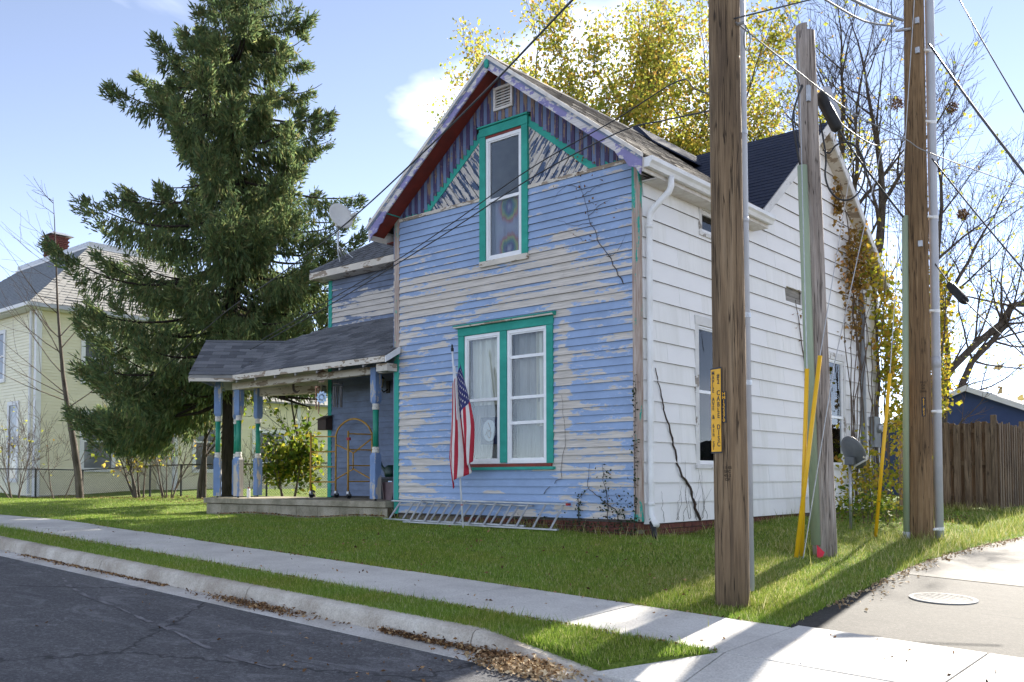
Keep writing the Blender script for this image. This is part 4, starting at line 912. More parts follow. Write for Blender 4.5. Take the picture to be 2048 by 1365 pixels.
# ridge cap, rafters, beams
MB().tube([RI+up*.008+U*.1,R1+up*.008], .035, 6).build('ridge_cap', M['roof_porch'], EG)
for i in range(7):
    x = -11.6-i*.6
    MB().hexa([(x,9.87,3.36),(x+.04,9.87,3.36),(x+.04,YW-.04,3.36+PS*1.8),(x,YW-.04,3.36+PS*1.8)],[(x,9.87,3.44),(x+.04,9.87,3.44),(x+.04,YW-.04,3.44+PS*1.8),(x,YW-.04,3.44+PS*1.8)]).build('rafter', M['ceil'], PR)
MB().box(-15.9,-11.25,10.25,10.36,3.30,3.42).build('porch_beam', M['cream_trim'], PR)
MB().hexa([(-16.5,11.15,3.26),(-16.5,11.27,3.26),(-14.78,YW-.04,3.26),(-14.78,YW-.16,3.26)][::-1],[(-16.5,11.15,3.42),(-16.5,11.27,3.42),(-14.78,YW-.04,3.42),(-14.78,YW-.16,3.42)][::-1]).build('porch_beam', M['cream_trim'], PR)
M['post_blue'] = peel('peeling_blue_post_paint', (0.19,0.28,0.47), (0.52,0.47,0.40), 0.43, None, [(-15.8,1.6,.3,.5,.10),(-11.7,1.4,.3,.3,.08)], (9,9,2.2), vert=True)
M['post_green'] = simple('green_post_paint', (0.02,0.26,0.16), (0.015,0.20,0.13), (8,8,8), 0.45, 0.4)
M['post_white'] = peel('chipped_white_collar', (0.70,0.66,0.58), (0.25,0.27,0.30), 0.40, None, (), (20,20,20))
def post(x, y, top, rz, label=None):
    c = Vector((x,y,0)); P_ = MB(); w = .066
    def blk(z0, z1, ch0, ch1):
        m = Matrix.Rotation(rz,3,'Z'); sq = lambda s, z: [tuple(c+m@Vector((a*s,b*s,0))+Vector((0,0,z))) for a,b in ((-1,-1),(1,-1),(1,1),(-1,1))]
        lv = [(w*(.72 if ch0 else 1), z0), (w, z0+(.05 if ch0 else .001)), (w, z1-(.05 if ch1 else .001)), (w*(.72 if ch1 else 1), z1)]; mb = MB()
        vs = []; [vs.extend(sq(s,z)) for s,z in lv]; fs = [(3,2,1,0),(12,13,14,15)]
        for i in range(3): fs += [(i*4+j, i*4+(j+1)%4, i*4+4+(j+1)%4, i*4+4+j) for j in range(4)]
        mb.add(vs, fs); return mb
    po = blk(PZ+.03, 1.99, 0, 1).build('porch_post', M['post_blue'], H)
    MB().lathe([(.02,0),(.02,.035)], (x,y,PZ), 8).build('post_pin', M['black'], po)
    blk(2.80, top, 1, 0).build('post_upper_block', M['post_blue'], po)
    MB().lathe([(.056,1.985),(.062,2.0),(.060,2.03),(.052,2.035),(.060,2.05),(.056,2.085)], (x,y,0), 14).build('post_collar', M['post_white'], po, smooth=False)
    MB().lathe([(.050,2.085),(.047,2.4),(.050,2.70)], (x,y,0), 16).build('post_shaft', M['post_green'], po, smooth=True)
    MB().lathe([(.056,2.70),(.062,2.72),(.060,2.75),(.052,2.755),(.058,2.77),(.056,2.80)], (x,y,0), 14).build('post_collar', M['post_white'], po)
post(-11.72,10.27,3.40,0); post(-15.83,10.36,3.40,R(10)); post(-16.40,10.26,3.48,R(45)); post(-16.42,11.20,3.42,R(0)); post(-16.93,11.02,3.45,R(45))
# ================================================================== things on and by the house
_Rc = cam.rotation_euler.to_matrix()
def at(x, y, d):                     # a point of the place d metres in front of the camera along the line of sight of photo pixel (x, y)
    return Vector(cam.location)+_Rc @ Vector(((x-1024)/1865*d, -(y-887.4)/1865*d, -d))
# ---- ladder
ld = thing('extension_ladder', (-9.4,9.8,.9), 'aluminium extension ladder lying on its edge against the foot of the wall', 'ladder')
def lad(x0, x1, yb, yt, zb_, zt_, tips):
    zb = lambda x: zb_+(x+7.65)*-.008; zt = lambda x: zt_-(x+7.65)*.012
    for (y, z) in ((yb, zb), (yt, zt)):
        MB().hexa([(x0,y-.028,z(x0)-.012),(x1,y-.028,z(x1)-.012),(x1,y+.028,z(x1)-.012),(x0,y+.028,z(x0)-.012)],[(x0,y-.028,z(x0)+.012),(x1,y-.028,z(x1)+.012),(x1,y+.028,z(x1)+.012),(x0,y+.028,z(x0)+.012)]).build('rail', M['alu_lad'], ld, bevel=.004)
    x = x0+.16
    while x < x1-.08:
        MB().tube([(x-.04,yb,zb(x)),(x+.04,yt,zt(x))], .015, 8).build('rung', M['alu_lad'], ld); x += .305
    if tips:
        M.setdefault('redcap', simple('faded_red_cap', (0.35,0.03,0.03), (0.28,0.04,0.04), (9,9,9), 0.6))
        MB().box(x1,x1+.04,yt-.032,yt+.032,zt(x1)-.016,zt(x1)+.016).build('end_cap', M['redcap'], ld)
lad(-11.15,-8.25,9.95,10.13,.895,1.165,False); lad(-10.62,-7.62,9.88,10.08,.870,1.205,True)
# ---- flag on a pole
zf = g1(-9.2,9.72)
fp = thing('flag_pole', (-9.2,9.72,zf), 'white pole with a limp American flag planted before the double window', 'flag')
PB, PT = Vector((-9.2,9.72,zf-.1)), Vector((-9.50,9.80,3.42))
M['pole_w'] = simple('white_flag_pole', (0.72,0.72,0.72), (0.62,0.62,0.63), (9,9,9), 0.4, 0.4)
MB().tube([PB,PT], [.013,.013], 10).build('pole', M['pole_w'], fp, smooth=True)
MB().lathe([(.019,0),(.022,.01),(.022,.05),(.012,.06),(.014,.09),(.006,.11)], PT, 10, axis=PT-PB).build('finial', M['black'], fp)
pa = lambda z: PB+(PT-PB)*((z-PB.z)/(PT.z-PB.z))
MB().tube([pa(2.30)+Vector((.0,-.02,0)),pa(2.42)+Vector((.03,-.02,0)),pa(3.2)+Vector((.04,-.01,0))], .009, 8).build('flag_sleeve', M['pole_w'], fp)
MB().tube([pa(2.29)+Vector((0,0,-.03)),pa(2.29)+Vector((0,0,.03))], .022, 10).build('clip', M['black'], fp)
MB().tube([pa(1.17),pa(1.185)], .018, 8).build('clip', M.setdefault('redcap', M['redcap']), fp)
def fpos(u, v):
    z = 3.26-.38*v-u*1.46-.10*math.sin(u*3)*v
    spread = .11+.33*min(1,u*1.6)
    x = pa(z).x+.06+spread*(.42-.95*v)+.05*math.sin(v*9+u*4)*u+.03*u
    y = pa(z).y-.03+.075*math.sin(v*12.5+u*3.0)*(.35+.65*u)
    if x > pa(z).x: pass
    return Vector((x, y-.03 if v > .55 else y+.04, z))
def fpos2(u, v):
    p = fpos(u, min(v,.999)); w = 1/(1+math.exp(-(v-.55)*25)); return Vector((p.x, (pa(p.z).y+.035)*(1-w)+(pa(p.z).y-.045)*w+.05*math.sin(v*12.5+u*3)*(.3+.7*u), p.z))
NU, NVv = 40, 26; fl = MB(); vs = [fpos2(i/NU, j/NVv) for i in range(NU+1) for j in range(NVv+1)]; fs = []; ms = []
for i in range(NU):
    for j in range(NVv):
        fs.append((i*(NVv+1)+j, (i+1)*(NVv+1)+j, (i+1)*(NVv+1)+j+1, i*(NVv+1)+j+1)); s_ = j//2
        ms.append(2 if (i < 16 and s_ < 7) else (0 if s_ % 2 == 0 else 1))
fl.v = [tuple(v) for v in vs]; fl.f = fs; fl.m = ms
FR = simple('flag_red_cloth', (0.42,0.025,0.045), (0.32,0.02,0.035), (12,12,5), 0.85); FWh = simple('flag_white_cloth', (0.68,0.64,0.60), (0.58,0.55,0.52), (12,12,5), 0.85); FB = simple('flag_blue_cloth', (0.035,0.04,0.14), (0.03,0.03,0.11), (12,12,5), 0.85)
flag = fl.build('flag', [FR,FWh,FB], fp, smooth=True); so = flag.modifiers.new('cloth','SOLIDIFY'); so.thickness = .002
sm = MB()
for r in range(9):
    for c in range(6 if r % 2 == 0 else 5):
        v0 = (r+.5)/9*.52+.01; u0 = ((c+.5)/6 if r % 2 == 0 else (c+1)/6)*.385+.008; pts_ = []
        for q in range(10):
            rr = (.022 if q % 2 == 0 else .009); an = q*math.pi/5; p = fpos2(u0+rr*.66*math.cos(an), max(0,v0+rr*math.sin(an)))
            pts_.append(p+Vector((0,-.006,0)))
        sm.add(pts_, [tuple(range(10))])
o = sm.build('stars', FWh, flag); o['kind'] = 'stuff'
# ---- satellite dishes
M['dish'] = simple('pale_grey_dish_paint', (0.62,0.61,0.57), (0.55,0.54,0.50), (6,6,6), 0.45, 0.4)
M['dish_d'] = simple('dark_grey_dish_paint', (0.14,0.15,0.16), (0.10,0.11,0.12), (6,6,6), 0.5, 0.4)
def dish(name, c, nrm, r, label, m, mast, arm_dir, struts=()):
    t = thing(name, mast[-1], label, 'satellite dish', None); nrm = Vector(nrm).normalized(); c = Vector(c); up = Vector((0,0,1)); sx = nrm.cross(up).normalized(); sy = sx.cross(nrm).normalized()
    mb = MB(); n, k = 28, 6; vs = [c-nrm*.06]; fs = []
    for j in range(1,k+1):
        q = j/k
        for i in range(n):
            a = 2*math.pi*i/n; vs.append(c+sx*math.cos(a)*r*.90*q+sy*math.sin(a)*r*q+nrm*(.06*q*q-.06))
    for i in range(n): fs.append((0,1+i,1+(i+1)%n))
    for j in range(k-1):
        for i in range(n): fs.append((1+j*n+i,1+(j+1)*n+i,1+(j+1)*n+(i+1)%n,1+j*n+(i+1)%n))
    mb.add(vs, fs); d = mb.build('reflector', m, t, smooth=True); s = d.modifiers.new('skin','SOLIDIFY'); s.thickness = .012
    MB().box(-.07,.07,-.05,.05,-.06,.06).build('bracket', M['dish_d' if m is M['dish_d'] else 'dish'], t, origin=(0,0,0), bevel=.01).location = (c-nrm*.12-sy*r*.35)-Vector(t.location)
    a0 = c-sy*r*.75-nrm*.05; a1 = a0+Vector(arm_dir)
    MB().tube([a0-nrm*.03,a0+(a1-a0)*.9,a1,a1+up*.07], [.016,.016,.016,.02], 8).build('feed_arm', M['dish'], t)
    MB().tube([a1+up*.06-(a1-a0).normalized()*.02,a1+up*.085-(a1-a0).normalized()*.16], [.035,.028], 10).build('feed_horn', M['dish'], t, smooth=True)
    MB().tube(mast, .022, 10).build('mast', M['steel'], t, smooth=True)
    for a, b in struts: MB().tube([a,b], .010, 6).build('strut', M['steel'], t)
    return t
rt = Vector((.761,.649,0)); fw_ = Vector((-.649,.761,0)); zw = wz(.22)
c_ = at(682,432,18.0)
mb_ = Vector((-14.12,11.60,WE+WS*(11.60-ey)))
dish('satellite_dish', c_, rt*.55-fw_*.72+Vector((0,0,.35)), .28, 'pale satellite dish on a bent mast above the porch wing roof', M['dish'], [c_-Vector((0,0,.13))+fw_*.14-rt*.08, c_-Vector((0,0,.30))+fw_*.12-rt*.08, at(676,497,18.1), at(688,519,18.1)], at(722,444,17.6)-at(693,464,17.9),
     [(at(674,490,18.1),at(707,517,18.1)),(at(674,487,18.1),at(692,514,18.2)),(at(675,500,18.1),at(680,524,18.0))])
c2_ = at(1707,905,14.3); gb_ = Vector((c2_.x-.06,c2_.y,g1(c2_.x,c2_.y)-.05))
dish('satellite_dish', c2_, rt*.86+fw_*.35+Vector((0,0,.42)), .27, 'dark satellite dish on a short post beside the white side wall', M['dish_d'], [c2_-Vector((.06,0,.10)), gb_], at(1742,918,14.0)-at(1720,930,14.2))
# ---- scaffold
sc = thing('rolling_scaffold', (-13.6,11.3,PZ), 'folded yellow rolling scaffold frame standing on the porch', 'scaffold')
M['yel'] = simple('chipped_yellow_enamel', (0.55,0.31,0.05), (0.34,0.17,0.03), (14,14,14), 0.5, 0.4)
def tb(pts, r=.018, name='frame_tube', m='yel'): return MB().tube(pts, r, 8).build(name, M[m], sc, smooth=True)
zt = 2.45; F1 = (-14.18,11.42); F2 = (-13.18,11.46); L1 = (-14.60,11.15); G1 = (-13.28,10.98)
hoop = [(F1[0],F1[1],PZ+.13),(F1[0],F1[1],zt-.05)]+[(F1[0]+(F2[0]-F1[0])*t,11.43,zt+.24*math.sin(math.pi*t)**.7) for t in np.linspace(.06,.94,11)]+[(F2[0],F2[1],zt-.05),(F2[0],F2[1],PZ+.13)]
tb(hoop); tb([(L1[0],L1[1],PZ+.13),(L1[0],L1[1],zt)]); tb([(G1[0],G1[1],PZ+.13),(G1[0],G1[1],zt-.02)])
for i in range(4):
    z = 1.50+i*.29
    MB().tube([(L1[0],L1[1],z),(F1[0],F1[1],z)], .014, 6).build('rung', M['yel'], sc); MB().tube([(G1[0],G1[1],z+.01),(F2[0],F2[1],z+.01)], .014, 6).build('rung', M['yel'], sc)
tb([(F1[0],11.42,2.22),(-13.68,11.43,2.05),(-13.68,11.43,1.74),(F1[0],11.42,1.55)], .014); tb([(F2[0],11.45,2.30),(-13.66,11.43,2.05)], .014); tb([(-13.66,11.43,1.74),(F2[0],11.45,1.55)], .014)
for (x, y) in (F1, F2, L1, G1):
    w_ = MB().tube([(x-.018,y+.02,PZ+.052),(x+.018,y+.02,PZ+.052)], .05, 14).build('caster', M['black'], sc, smooth=False); MB().box(x-.028,x+.028,y-.015,y+.03,PZ+.06,PZ+.135).build('fork', M['steel'], w_)
MB().box(G1[0]-.03,G1[0]+.05,G1[1]-.02,G1[1]+.02,2.26,2.31).build('clamp', M['redcap'], sc)
# ---- porch lantern, mailbox, hangings
la = thing('wall_lantern', (-13.0,YW-.03,3.3), 'dark wall lantern with amber glass mounted beside the porch post', 'lamp')
MB().box(-13.03,-12.93,YW-.045,YW-.022,3.15,3.38).build('back_plate', M['black'], la, bevel=.01)
MB().tube([(-12.98,YW-.04,3.22),(-12.98,YW-.14,3.16),(-12.99,YW-.2,3.22),(-12.99,YW-.2,3.26)], .012, 8).build('arm', M['black'], la)
M['amber'] = simple('amber_lamp_glass', (0.62,0.50,0.25), (0.50,0.38,0.17), (9,9,9), 0.2, 0.5)
MB().lathe([(.035,3.26),(.062,3.40)], (-12.99,YW-.2,0), 8).build('lamp_glass', M['amber'], la); MB().lathe([(.075,3.40),(.05,3.43),(.015,3.47),(.012,3.50),(.004,3.52)], (-12.99,YW-.2,0), 8).build('cap', M['black'], la); MB().lathe([(.015,3.225),(.042,3.258)], (-12.99,YW-.2,0), 8).build('base', M['black'], la)
M['rust'] = simple('rusty_dark_metal', (0.06,0.035,0.025), (0.035,0.025,0.02), (12,12,12), 0.6)
mx = thing('mailbox', (-14.72,YW-.05,2.5), 'dark metal mailbox hung on the teal corner board of the porch', 'mailbox')
MB().hexa([(-14.86,YW-.2,2.52),(-14.6,YW-.2,2.52),(-14.6,YW-.035,2.52),(-14.86,YW-.035,2.52)],[(-14.86,YW-.2,2.72),(-14.6,YW-.2,2.72),(-14.6,YW-.035,2.80),(-14.86,YW-.035,2.80)]).build('box', M['rust'], mx, bevel=.006); MB().hexa([(-14.88,YW-.22,2.722),(-14.58,YW-.22,2.722),(-14.58,YW-.033,2.803),(-14.88,YW-.033,2.803)],[(-14.88,YW-.22,2.732),(-14.58,YW-.22,2.732),(-14.58,YW-.033,2.813),(-14.88,YW-.033,2.813)]).build('lid', M['rust'], mx)
M['pewter'] = simple('dull_pewter', (0.16,0.15,0.14), (0.11,0.10,0.10), (9,9,9), 0.4, 0.5, 0.6)
def chime(x, y, zt, n, lmin, lmax, label):
    t = thing('wind_chime', (x,y,zt), label, 'wind chime'); MB().tube([(x,y,zt),(x,y,zt+.28)], .003, 4).build('cord', M['black'], t); MB().lathe([(.09,-.01),(.09,.01)], (x,y,zt), 14).build('top_ring', M['pewter'], t)
    for i in range(n):
        a = 2*math.pi*i/n; px_, py_ = x+.075*math.cos(a), y+.075*math.sin(a); l = lmin+(lmax-lmin)*((i*5)%n)/n
        MB().tube([(px_,py_,zt-.05),(px_,py_,zt-.05-l)], .013, 8).build('chime_tube', M['pewter'], t)
chime(-13.30,10.75,3.28,5,.38,.52,'long pewter wind chime hanging before the dark porch wall'); 
M['copper'] = simple('copper_tubes', (0.30,0.15,0.09), (0.22,0.11,0.07), (9,9,9), 0.4, 0.5, 0.6)
def disc(x, y, z, r, m, label, spikes, inner):
    t = thing('hanging_disc', (x,y,z), label, 'ornament'); mb = MB(); n = 48
    nrm = Vector((.3,-.95,0)).normalized(); sx = Vector((nrm.y*-1,nrm.x,0)); c = Vector((x,y,z)); vs = []
    for i in range(n):
        a = 2*math.pi*i/n; rr = r*(1+spikes*math.cos(a*10)); vs += [c+sx*rr*math.cos(a)+Vector((0,0,rr*math.sin(a))), c+sx*rr*inner*math.cos(a)+Vector((0,0,rr*inner*math.sin(a)))]
    fs = [(2*i,2*((i+1)%n),2*((i+1)%n)+1,2*i+1) for i in range(n)]; mb.add(vs, fs)
    for q in range(18):
        a = 2*math.pi*q/18; mb.tube([c+sx*r*inner*math.cos(a)+Vector((0,0,r*inner*math.sin(a))), c+sx*r*.35*math.cos(a+.5)+Vector((0,0,r*.35*math.sin(a+.5)))], .006, 4)
    o = mb.build('filigree', m, t); s = o.modifiers.new('thick','SOLIDIFY'); s.thickness = .004
    MB().lathe([(r*.33,-.004),(r*.33,.004)], c, 16, axis=nrm).build('medallion', m, t); MB().tube([(x,y,z+r),(x,y,z+r+.2)], .0025, 4).build('cord', M['black'], t)
M['blush'] = simple('tarnished_rose_metal', (0.36,0.24,0.19), (0.26,0.20,0.16), (30,30,30), 0.5, 0.4, 0.3); M['iceblue'] = simple('ice_blue_metal', (0.34,0.42,0.52), (0.22,0.30,0.42), (30,30,30), 0.35, 0.5, 0.4)
disc(-13.26,10.35,3.38,.115,M['blush'],'round tarnished filigree spinner under the porch eave',.06,.62); disc(-13.25,10.35,3.00,.105,M['iceblue'],'blue snowflake shaped spinner below the round one on the porch',.14,.60)
t = thing('wind_chime', (-13.55,10.45,3.25), 'small copper wind chime hanging behind the filigree spinner', 'wind chime'); MB().lathe([(.05,-.01),(.05,.02)], (-13.5,10.45,3.2), 10).build('top_ring', M['copper'], t)
for i in range(4): MB().tube([(-13.5+.035*math.cos(i*1.57),10.45+.035*math.sin(i*1.57),3.18),(-13.5+.035*math.cos(i*1.57),10.45+.035*math.sin(i*1.57),2.72+.04*i)], .009, 6).build('chime_tube', M['copper'], t)
MB().tube([(-13.5,10.45,3.2),(-13.5,10.45,3.45)], .003, 4).build('cord', M['black'], t)
t = thing('hanging_moon', (-14.6,10.8,3.35), 'rusty crescent moon ornament under the porch ceiling', 'ornament')
cr = [(.13*math.cos(a),.13*math.sin(a)) for a in np.linspace(1.9,5.6,14)]+[(.03+.10*math.cos(a),.005+.10*math.sin(a)) for a in np.linspace(5.4,2.1,14)]
MB().prism([(-14.6+x,10.8,3.32+z) for x,z in cr], (0,.01,0)).build('crescent', M['rust'], t); MB().tube([(-14.6,10.8,3.45),(-14.6,10.8,3.65)], .003, 4).build('cord', M['black'], t)
M['dkgreen'] = simple('dark_green_plastic', (0.008,0.035,0.022), (0.006,0.025,0.017), (9,9,9), 0.4, 0.4)
bn = thing('black_bin', (-12.35,11.25,PZ), 'black bin in the porch corner under the green watering can', 'bin')
MB().hexa([(-12.52,11.1,PZ),(-12.2,11.1,PZ),(-12.2,11.4,PZ),(-12.52,11.4,PZ)],[(-12.56,11.06,1.56),(-12.16,11.06,1.56),(-12.16,11.44,1.56),(-12.56,11.44,1.56)]).build('tub', M['black'], bn, bevel=.01); MB().box(-12.58,-12.14,11.04,11.46,1.562,1.585).build('rim', M['black'], bn); MB().box(-12.28,-12.18,11.05,11.058,1.40,1.52).build('sticker', M['iceblue'], bn)
wc_ = thing('watering_can', (-12.4,11.2,1.59), 'dark green watering can on the black bin behind the porch post', 'watering can')
MB().lathe([(.11,1.588),(.13,1.65),(.12,1.76),(.06,1.80)], (-12.38,11.22,0), 16).build('body', M['dkgreen'], wc_, smooth=True); MB().tube([(-12.48,11.2,1.66),(-12.58,11.17,1.78),(-12.62,11.16,1.86)], [.035,.025,.03], 8).build('spout', M['dkgreen'], wc_); MB().tube([(-12.30,11.22,1.78),(-12.22,11.22,1.84),(-12.2,11.22,1.72),(-12.26,11.22,1.64)], .014, 6).build('handle', M['dkgreen'], wc_)
M['rosy'] = simple('faded_rose_tin', (0.19,0.12,0.12), (0.11,0.08,0.08), (9,9,5), 0.6)
sv = thing('metal_chute', (-12.1,10.85,PZ), 'faded rose metal chute piece standing behind the right porch post', 'metal piece')
MB().hexa([(-12.12,10.83,PZ),(-11.92,10.83,PZ),(-11.92,10.85,PZ),(-12.12,10.85,PZ)],[(-12.20,10.90,1.50),(-11.84,10.90,1.50),(-11.84,10.92,1.50),(-12.20,10.92,1.50)]).build('plate', M['rosy'], sv)
MB().hexa([(-12.12,10.80,PZ),(-12.11,10.80,PZ),(-12.11,10.85,PZ),(-12.12,10.85,PZ)],[(-12.20,10.83,1.50),(-12.19,10.83,1.50),(-12.19,10.92,1.50),(-12.20,10.92,1.50)]).build('lip', M['rosy'], sv); MB().hexa([(-11.93,10.80,PZ),(-11.92,10.80,PZ),(-11.92,10.85,PZ),(-11.93,10.85,PZ)],[(-11.85,10.83,1.50),(-11.84,10.83,1.50),(-11.84,10.92,1.50),(-11.85,10.92,1.50)]).build('lip', M['rosy'], sv)
sp_ = thing('spray_can', (-15.62,10.45,PZ), 'white spray can standing on the porch floor by the left posts', 'can'); MB().lathe([(.03,0),(.033,.01),(.033,.16),(.02,.18)], (-15.62,10.45,PZ), 14).build('can_body', M['card'], sp_, smooth=False); MB().lathe([(.012,.181),(.012,.205)], (-15.62,10.45,PZ), 10).build('nozzle', M['redcap'], sp_)
# ================================================================== utility poles
def polewood(name, c1, c2, c3, sc_=(14,14,0.7)):
    m, nt, b = newmat(name, 0.85, c1, 0.2)
    n1 = noise(nt, pos_map(nt, sc_), 1.0, 8.0, 0.65, 0.6); n2 = noise(nt, pos_map(nt, (60,60,2.2)), 1.0, 5.0, 0.7); n3 = noise(nt, pos_map(nt, (2,2,0.9)), 1.0, 3.0, 0.5)
    c = ramp(nt, n1, [(0.28, c3), (0.5, c1), (0.75, c2)]); c = mixrgb(nt, 0.55, c, ramp(nt, n2, [(0.25,(0.12,0.11,0.10)),(0.6,(0.62,0.6,0.58))]), 'OVERLAY')
    c = mixrgb(nt, ramp(nt, n3, [(0.45,0.0),(0.75,0.45)]), c, tuple(v*0.55 for v in c3)); nt.links.new(c, b.inputs['Base Color']); ck = noise(nt, pos_map(nt, (26,26,0.55), (2,5,1)), 1.0, 3.0, 0.5, 0.5); ckm = ramp(nt, math_(nt, 'ABSOLUTE', math_(nt, 'SUBTRACT', ck, 0.5)), [(0.006,1.0),(0.016,0.0)]); c = mixrgb(nt, math_(nt,'MULTIPLY',ckm,0.85), c, tuple(v*0.22 for v in c3)); kn = nd(nt, 'ShaderNodeTexVoronoi', {'Vector': pos_map(nt, (5,5,2.2)), 'Scale': 1.0}).outputs['Distance']; c = mixrgb(nt, ramp(nt, kn, [(0.05,0.7),(0.13,0.0)]), c, tuple(v*0.4 for v in c3)); nt.links.new(c, b.inputs['Base Color']); bump(nt, b, math_(nt,'SUBTRACT',math_(nt,'ADD',n1,math_(nt,'MULTIPLY',n2,0.6)),ckm), 0.7, 0.012); return m
M['pole_a'] = polewood('brown_pole_wood', (0.215,0.15,0.09), (0.31,0.235,0.155), (0.10,0.072,0.05)); M['pole_b'] = polewood('silvered_pole_wood', (0.36,0.315,0.28), (0.47,0.425,0.39), (0.20,0.155,0.125)); M['pole_c'] = polewood('new_brown_pole_wood', (0.225,0.145,0.075), (0.30,0.21,0.125), (0.12,0.075,0.042))
M['pvc'] = simple('grey_pvc_pipe', (0.46,0.47,0.50), (0.40,0.41,0.44), (3,3,3), 0.45, 0.4); M['uguard'] = simple('pale_green_guard', (0.31,0.37,0.25), (0.26,0.32,0.22), (3,3,1), 0.5, 0.4)
M['sign_y'] = simple('yellow_sign', (0.80,0.42,0.015), (0.74,0.38,0.015), (6,6,6), 0.4); M['sign_k'] = simple('black_sign', (0.012,0.012,0.02), (0.02,0.02,0.03), (6,6,6), 0.4)
def bark_pole(name, b, t, r0, r1, m, parent, n=28, k=26):
    b, t = Vector(b), Vector(t); mb = MB(); mb.tube([b+(t-b)*(i/k) for i in range(k+1)], [r0+(r1-r0)*(i/k) for i in range(k+1)], n)
    mb.v = [(x+random.uniform(-.003,.003), y+random.uniform(-.003,.003), z) for x,y,z in mb.v]; return mb.build(name, m, parent, smooth=True)
def text_part(s, c, right, up, size, m, parent, name='lettering', spacing=1.0):
    cu = bpy.data.curves.new(name, 'FONT'); cu.body = s; cu.size = size; cu.align_x = 'CENTER'; cu.align_y = 'CENTER'; cu.extrude = .0008; cu.space_line = spacing; cu.offset = size*.012
    tmp = bpy.data.objects.new(name, cu); COL.objects.link(tmp); dg = bpy.context.evaluated_depsgraph_get(); me = bpy.data.meshes.new_from_object(tmp.evaluated_get(dg)); bpy.data.objects.remove(tmp); bpy.data.curves.remove(cu)
    right, up = Vector(right).normalized(), Vector(up).normalized(); me.materials.clear(); me.materials.append(m)
    o = bpy.data.objects.new(name, me); COL.objects.link(o); o.parent = parent; rl = Vector(root_loc(parent)); o.location = Vector(c)-rl; o.rotation_euler = Matrix((right, up, right.cross(up))).transposed().to_euler(); return o
def plate(parent, pole_c, r, ang, z0, z1, w, m, name='sign_plate', th=.004):
    """flat plate tangent to a pole; ang measured from the direction facing the camera, positive to the camera's left"""
    n = (-fw_*math.cos(ang)-rt*math.sin(ang)).normalized(); s = Vector((0,0,1)).cross(n).normalized(); c = Vector(pole_c)+n*(r+.004); up = Vector((0,0,1))
    a = [c+s*w/2+up*(z0-c.z), c-s*w/2+up*(z0-c.z), c-s*w/2+up*(z1-c.z), c+s*w/2+up*(z1-c.z)]
    return MB().prism(a, n*th).build(name, m, parent), n, s
GRP = 'utility poles at the corner'
# pole 1
p1b, p1t = Vector((-3.955,7.69,g1(-3.95,7.69)-.3)), Vector((-3.97,7.63,11.5)); pp = lambda b, t, z: b+(t-b)*((z-b.z)/(t.z-b.z))
U1 = thing('utility_pole', (-3.955,7.69,g1(-3.95,7.69)), 'nearest brown wooden utility pole with yellow street sign strip, beside the sidewalk', 'utility pole', GRP)
bark_pole('shaft', p1b, p1t, .153, .128, M['pole_a'], U1)
off = rt*.165+fw_*.10
cnd = MB().tube([p1b+off+Vector((0,0,.42)), pp(p1b,p1t,6)+off*.98, p1t+off*.95], .056, 18).build('riser_conduit', M['pvc'], U1, smooth=True)
for z in (3.90,): MB().tube([pp(p1b,p1t,z)+off*.985,pp(p1b,p1t,z+.05)+off*.985], .061, 18).build('pipe_coupling', M['pvc'], cnd, smooth=True)
for z in (2.40,3.02,4.72):
    q = pp(p1b,p1t,z)+off; MB().tube([q,q+Vector((0,0,.045))], .060, 18).build('pipe_strap', M['steel'], cnd)
cc = pp(p1b,p1t,2.1); pl, n_, s_ = plate(U1, cc, .147, R(64), 1.775, 2.545, .150, M['sign_k'])
pl2, _, _ = plate(U1, cc, .1515, R(64), 1.79, 2.53, .138, M['sign_y'], 'sign_face', .0015)
ctr = Vector((cc.x,cc.y,0))+n_*(.1515+.004+.0035)
rgt = -s_ if (-s_).dot(rt) > 0 else s_
text_part('\n'.join('MAPLE AVE & 6th ST'), ctr-rgt*.036+Vector((0,0,2.16)), rgt, (0,0,1), .052, M['sign_k'], pl2, spacing=.76); text_part('\n'.join('#2 CABLE DISC'), ctr+rgt*.036+Vector((0,0,2.16)), rgt, (0,0,1), .062, M['sign_k'], pl2, spacing=.82)
pl3, n3, s3 = plate(U1, cc, .149, R(33), 2.045, 2.325, .048, M['sign_k'], 'number_tag'); r3 = -s3 if (-s3).dot(rt) > 0 else s3
text_part('\n'.join('HM132370'), Vector((cc.x,cc.y,0))+n3*(.149+.004+.005)+Vector((0,0,2.185)), r3, (0,0,1), .042, M['sign_y'], pl3, spacing=.80)
M['burn'] = simple('burnt_brand', (0.05,0.033,0.02), (0.04,0.03,0.02), (9,9,9), 0.9)
for i, s in enumerate(('11-05','SPC','45-2','DF')):
    a_ = R(24); nb = (-fw_*math.cos(a_)-rt*math.sin(a_)); rb = Vector((0,0,1)).cross(nb); rb = rb if rb.dot(rt) > 0 else -rb; text_part(s, Vector((pp(p1b,p1t,1.6).x,pp(p1b,p1t,1.6).y,0))+nb*.1535+Vector((0,0,1.645-.035*i)), rb, (0,0,1), .034, M['burn'], U1, 'branded_mark')
MB().tube([pp(p1b,p1t,5.66)-fw_*.10+rt*.09,pp(p1b,p1t,5.66)-fw_*.14+rt*.15], .014, 8).build('eye_bolt', M['steel'], U1)
MB().tube([pp(p1b,p1t,5.64)-fw_*.14+rt*.15]+[pp(p1b,p1t,5.50)-fw_*.14+rt*(.17+.03*math.sin(a))+Vector((0,0,.10*math.cos(a))) for a in np.linspace(.3,5.9,12)]+[pp(p1b,p1t,5.64)-fw_*.14+rt*.16], .006, 5).build('wire_loop', M['cable_light'], U1)
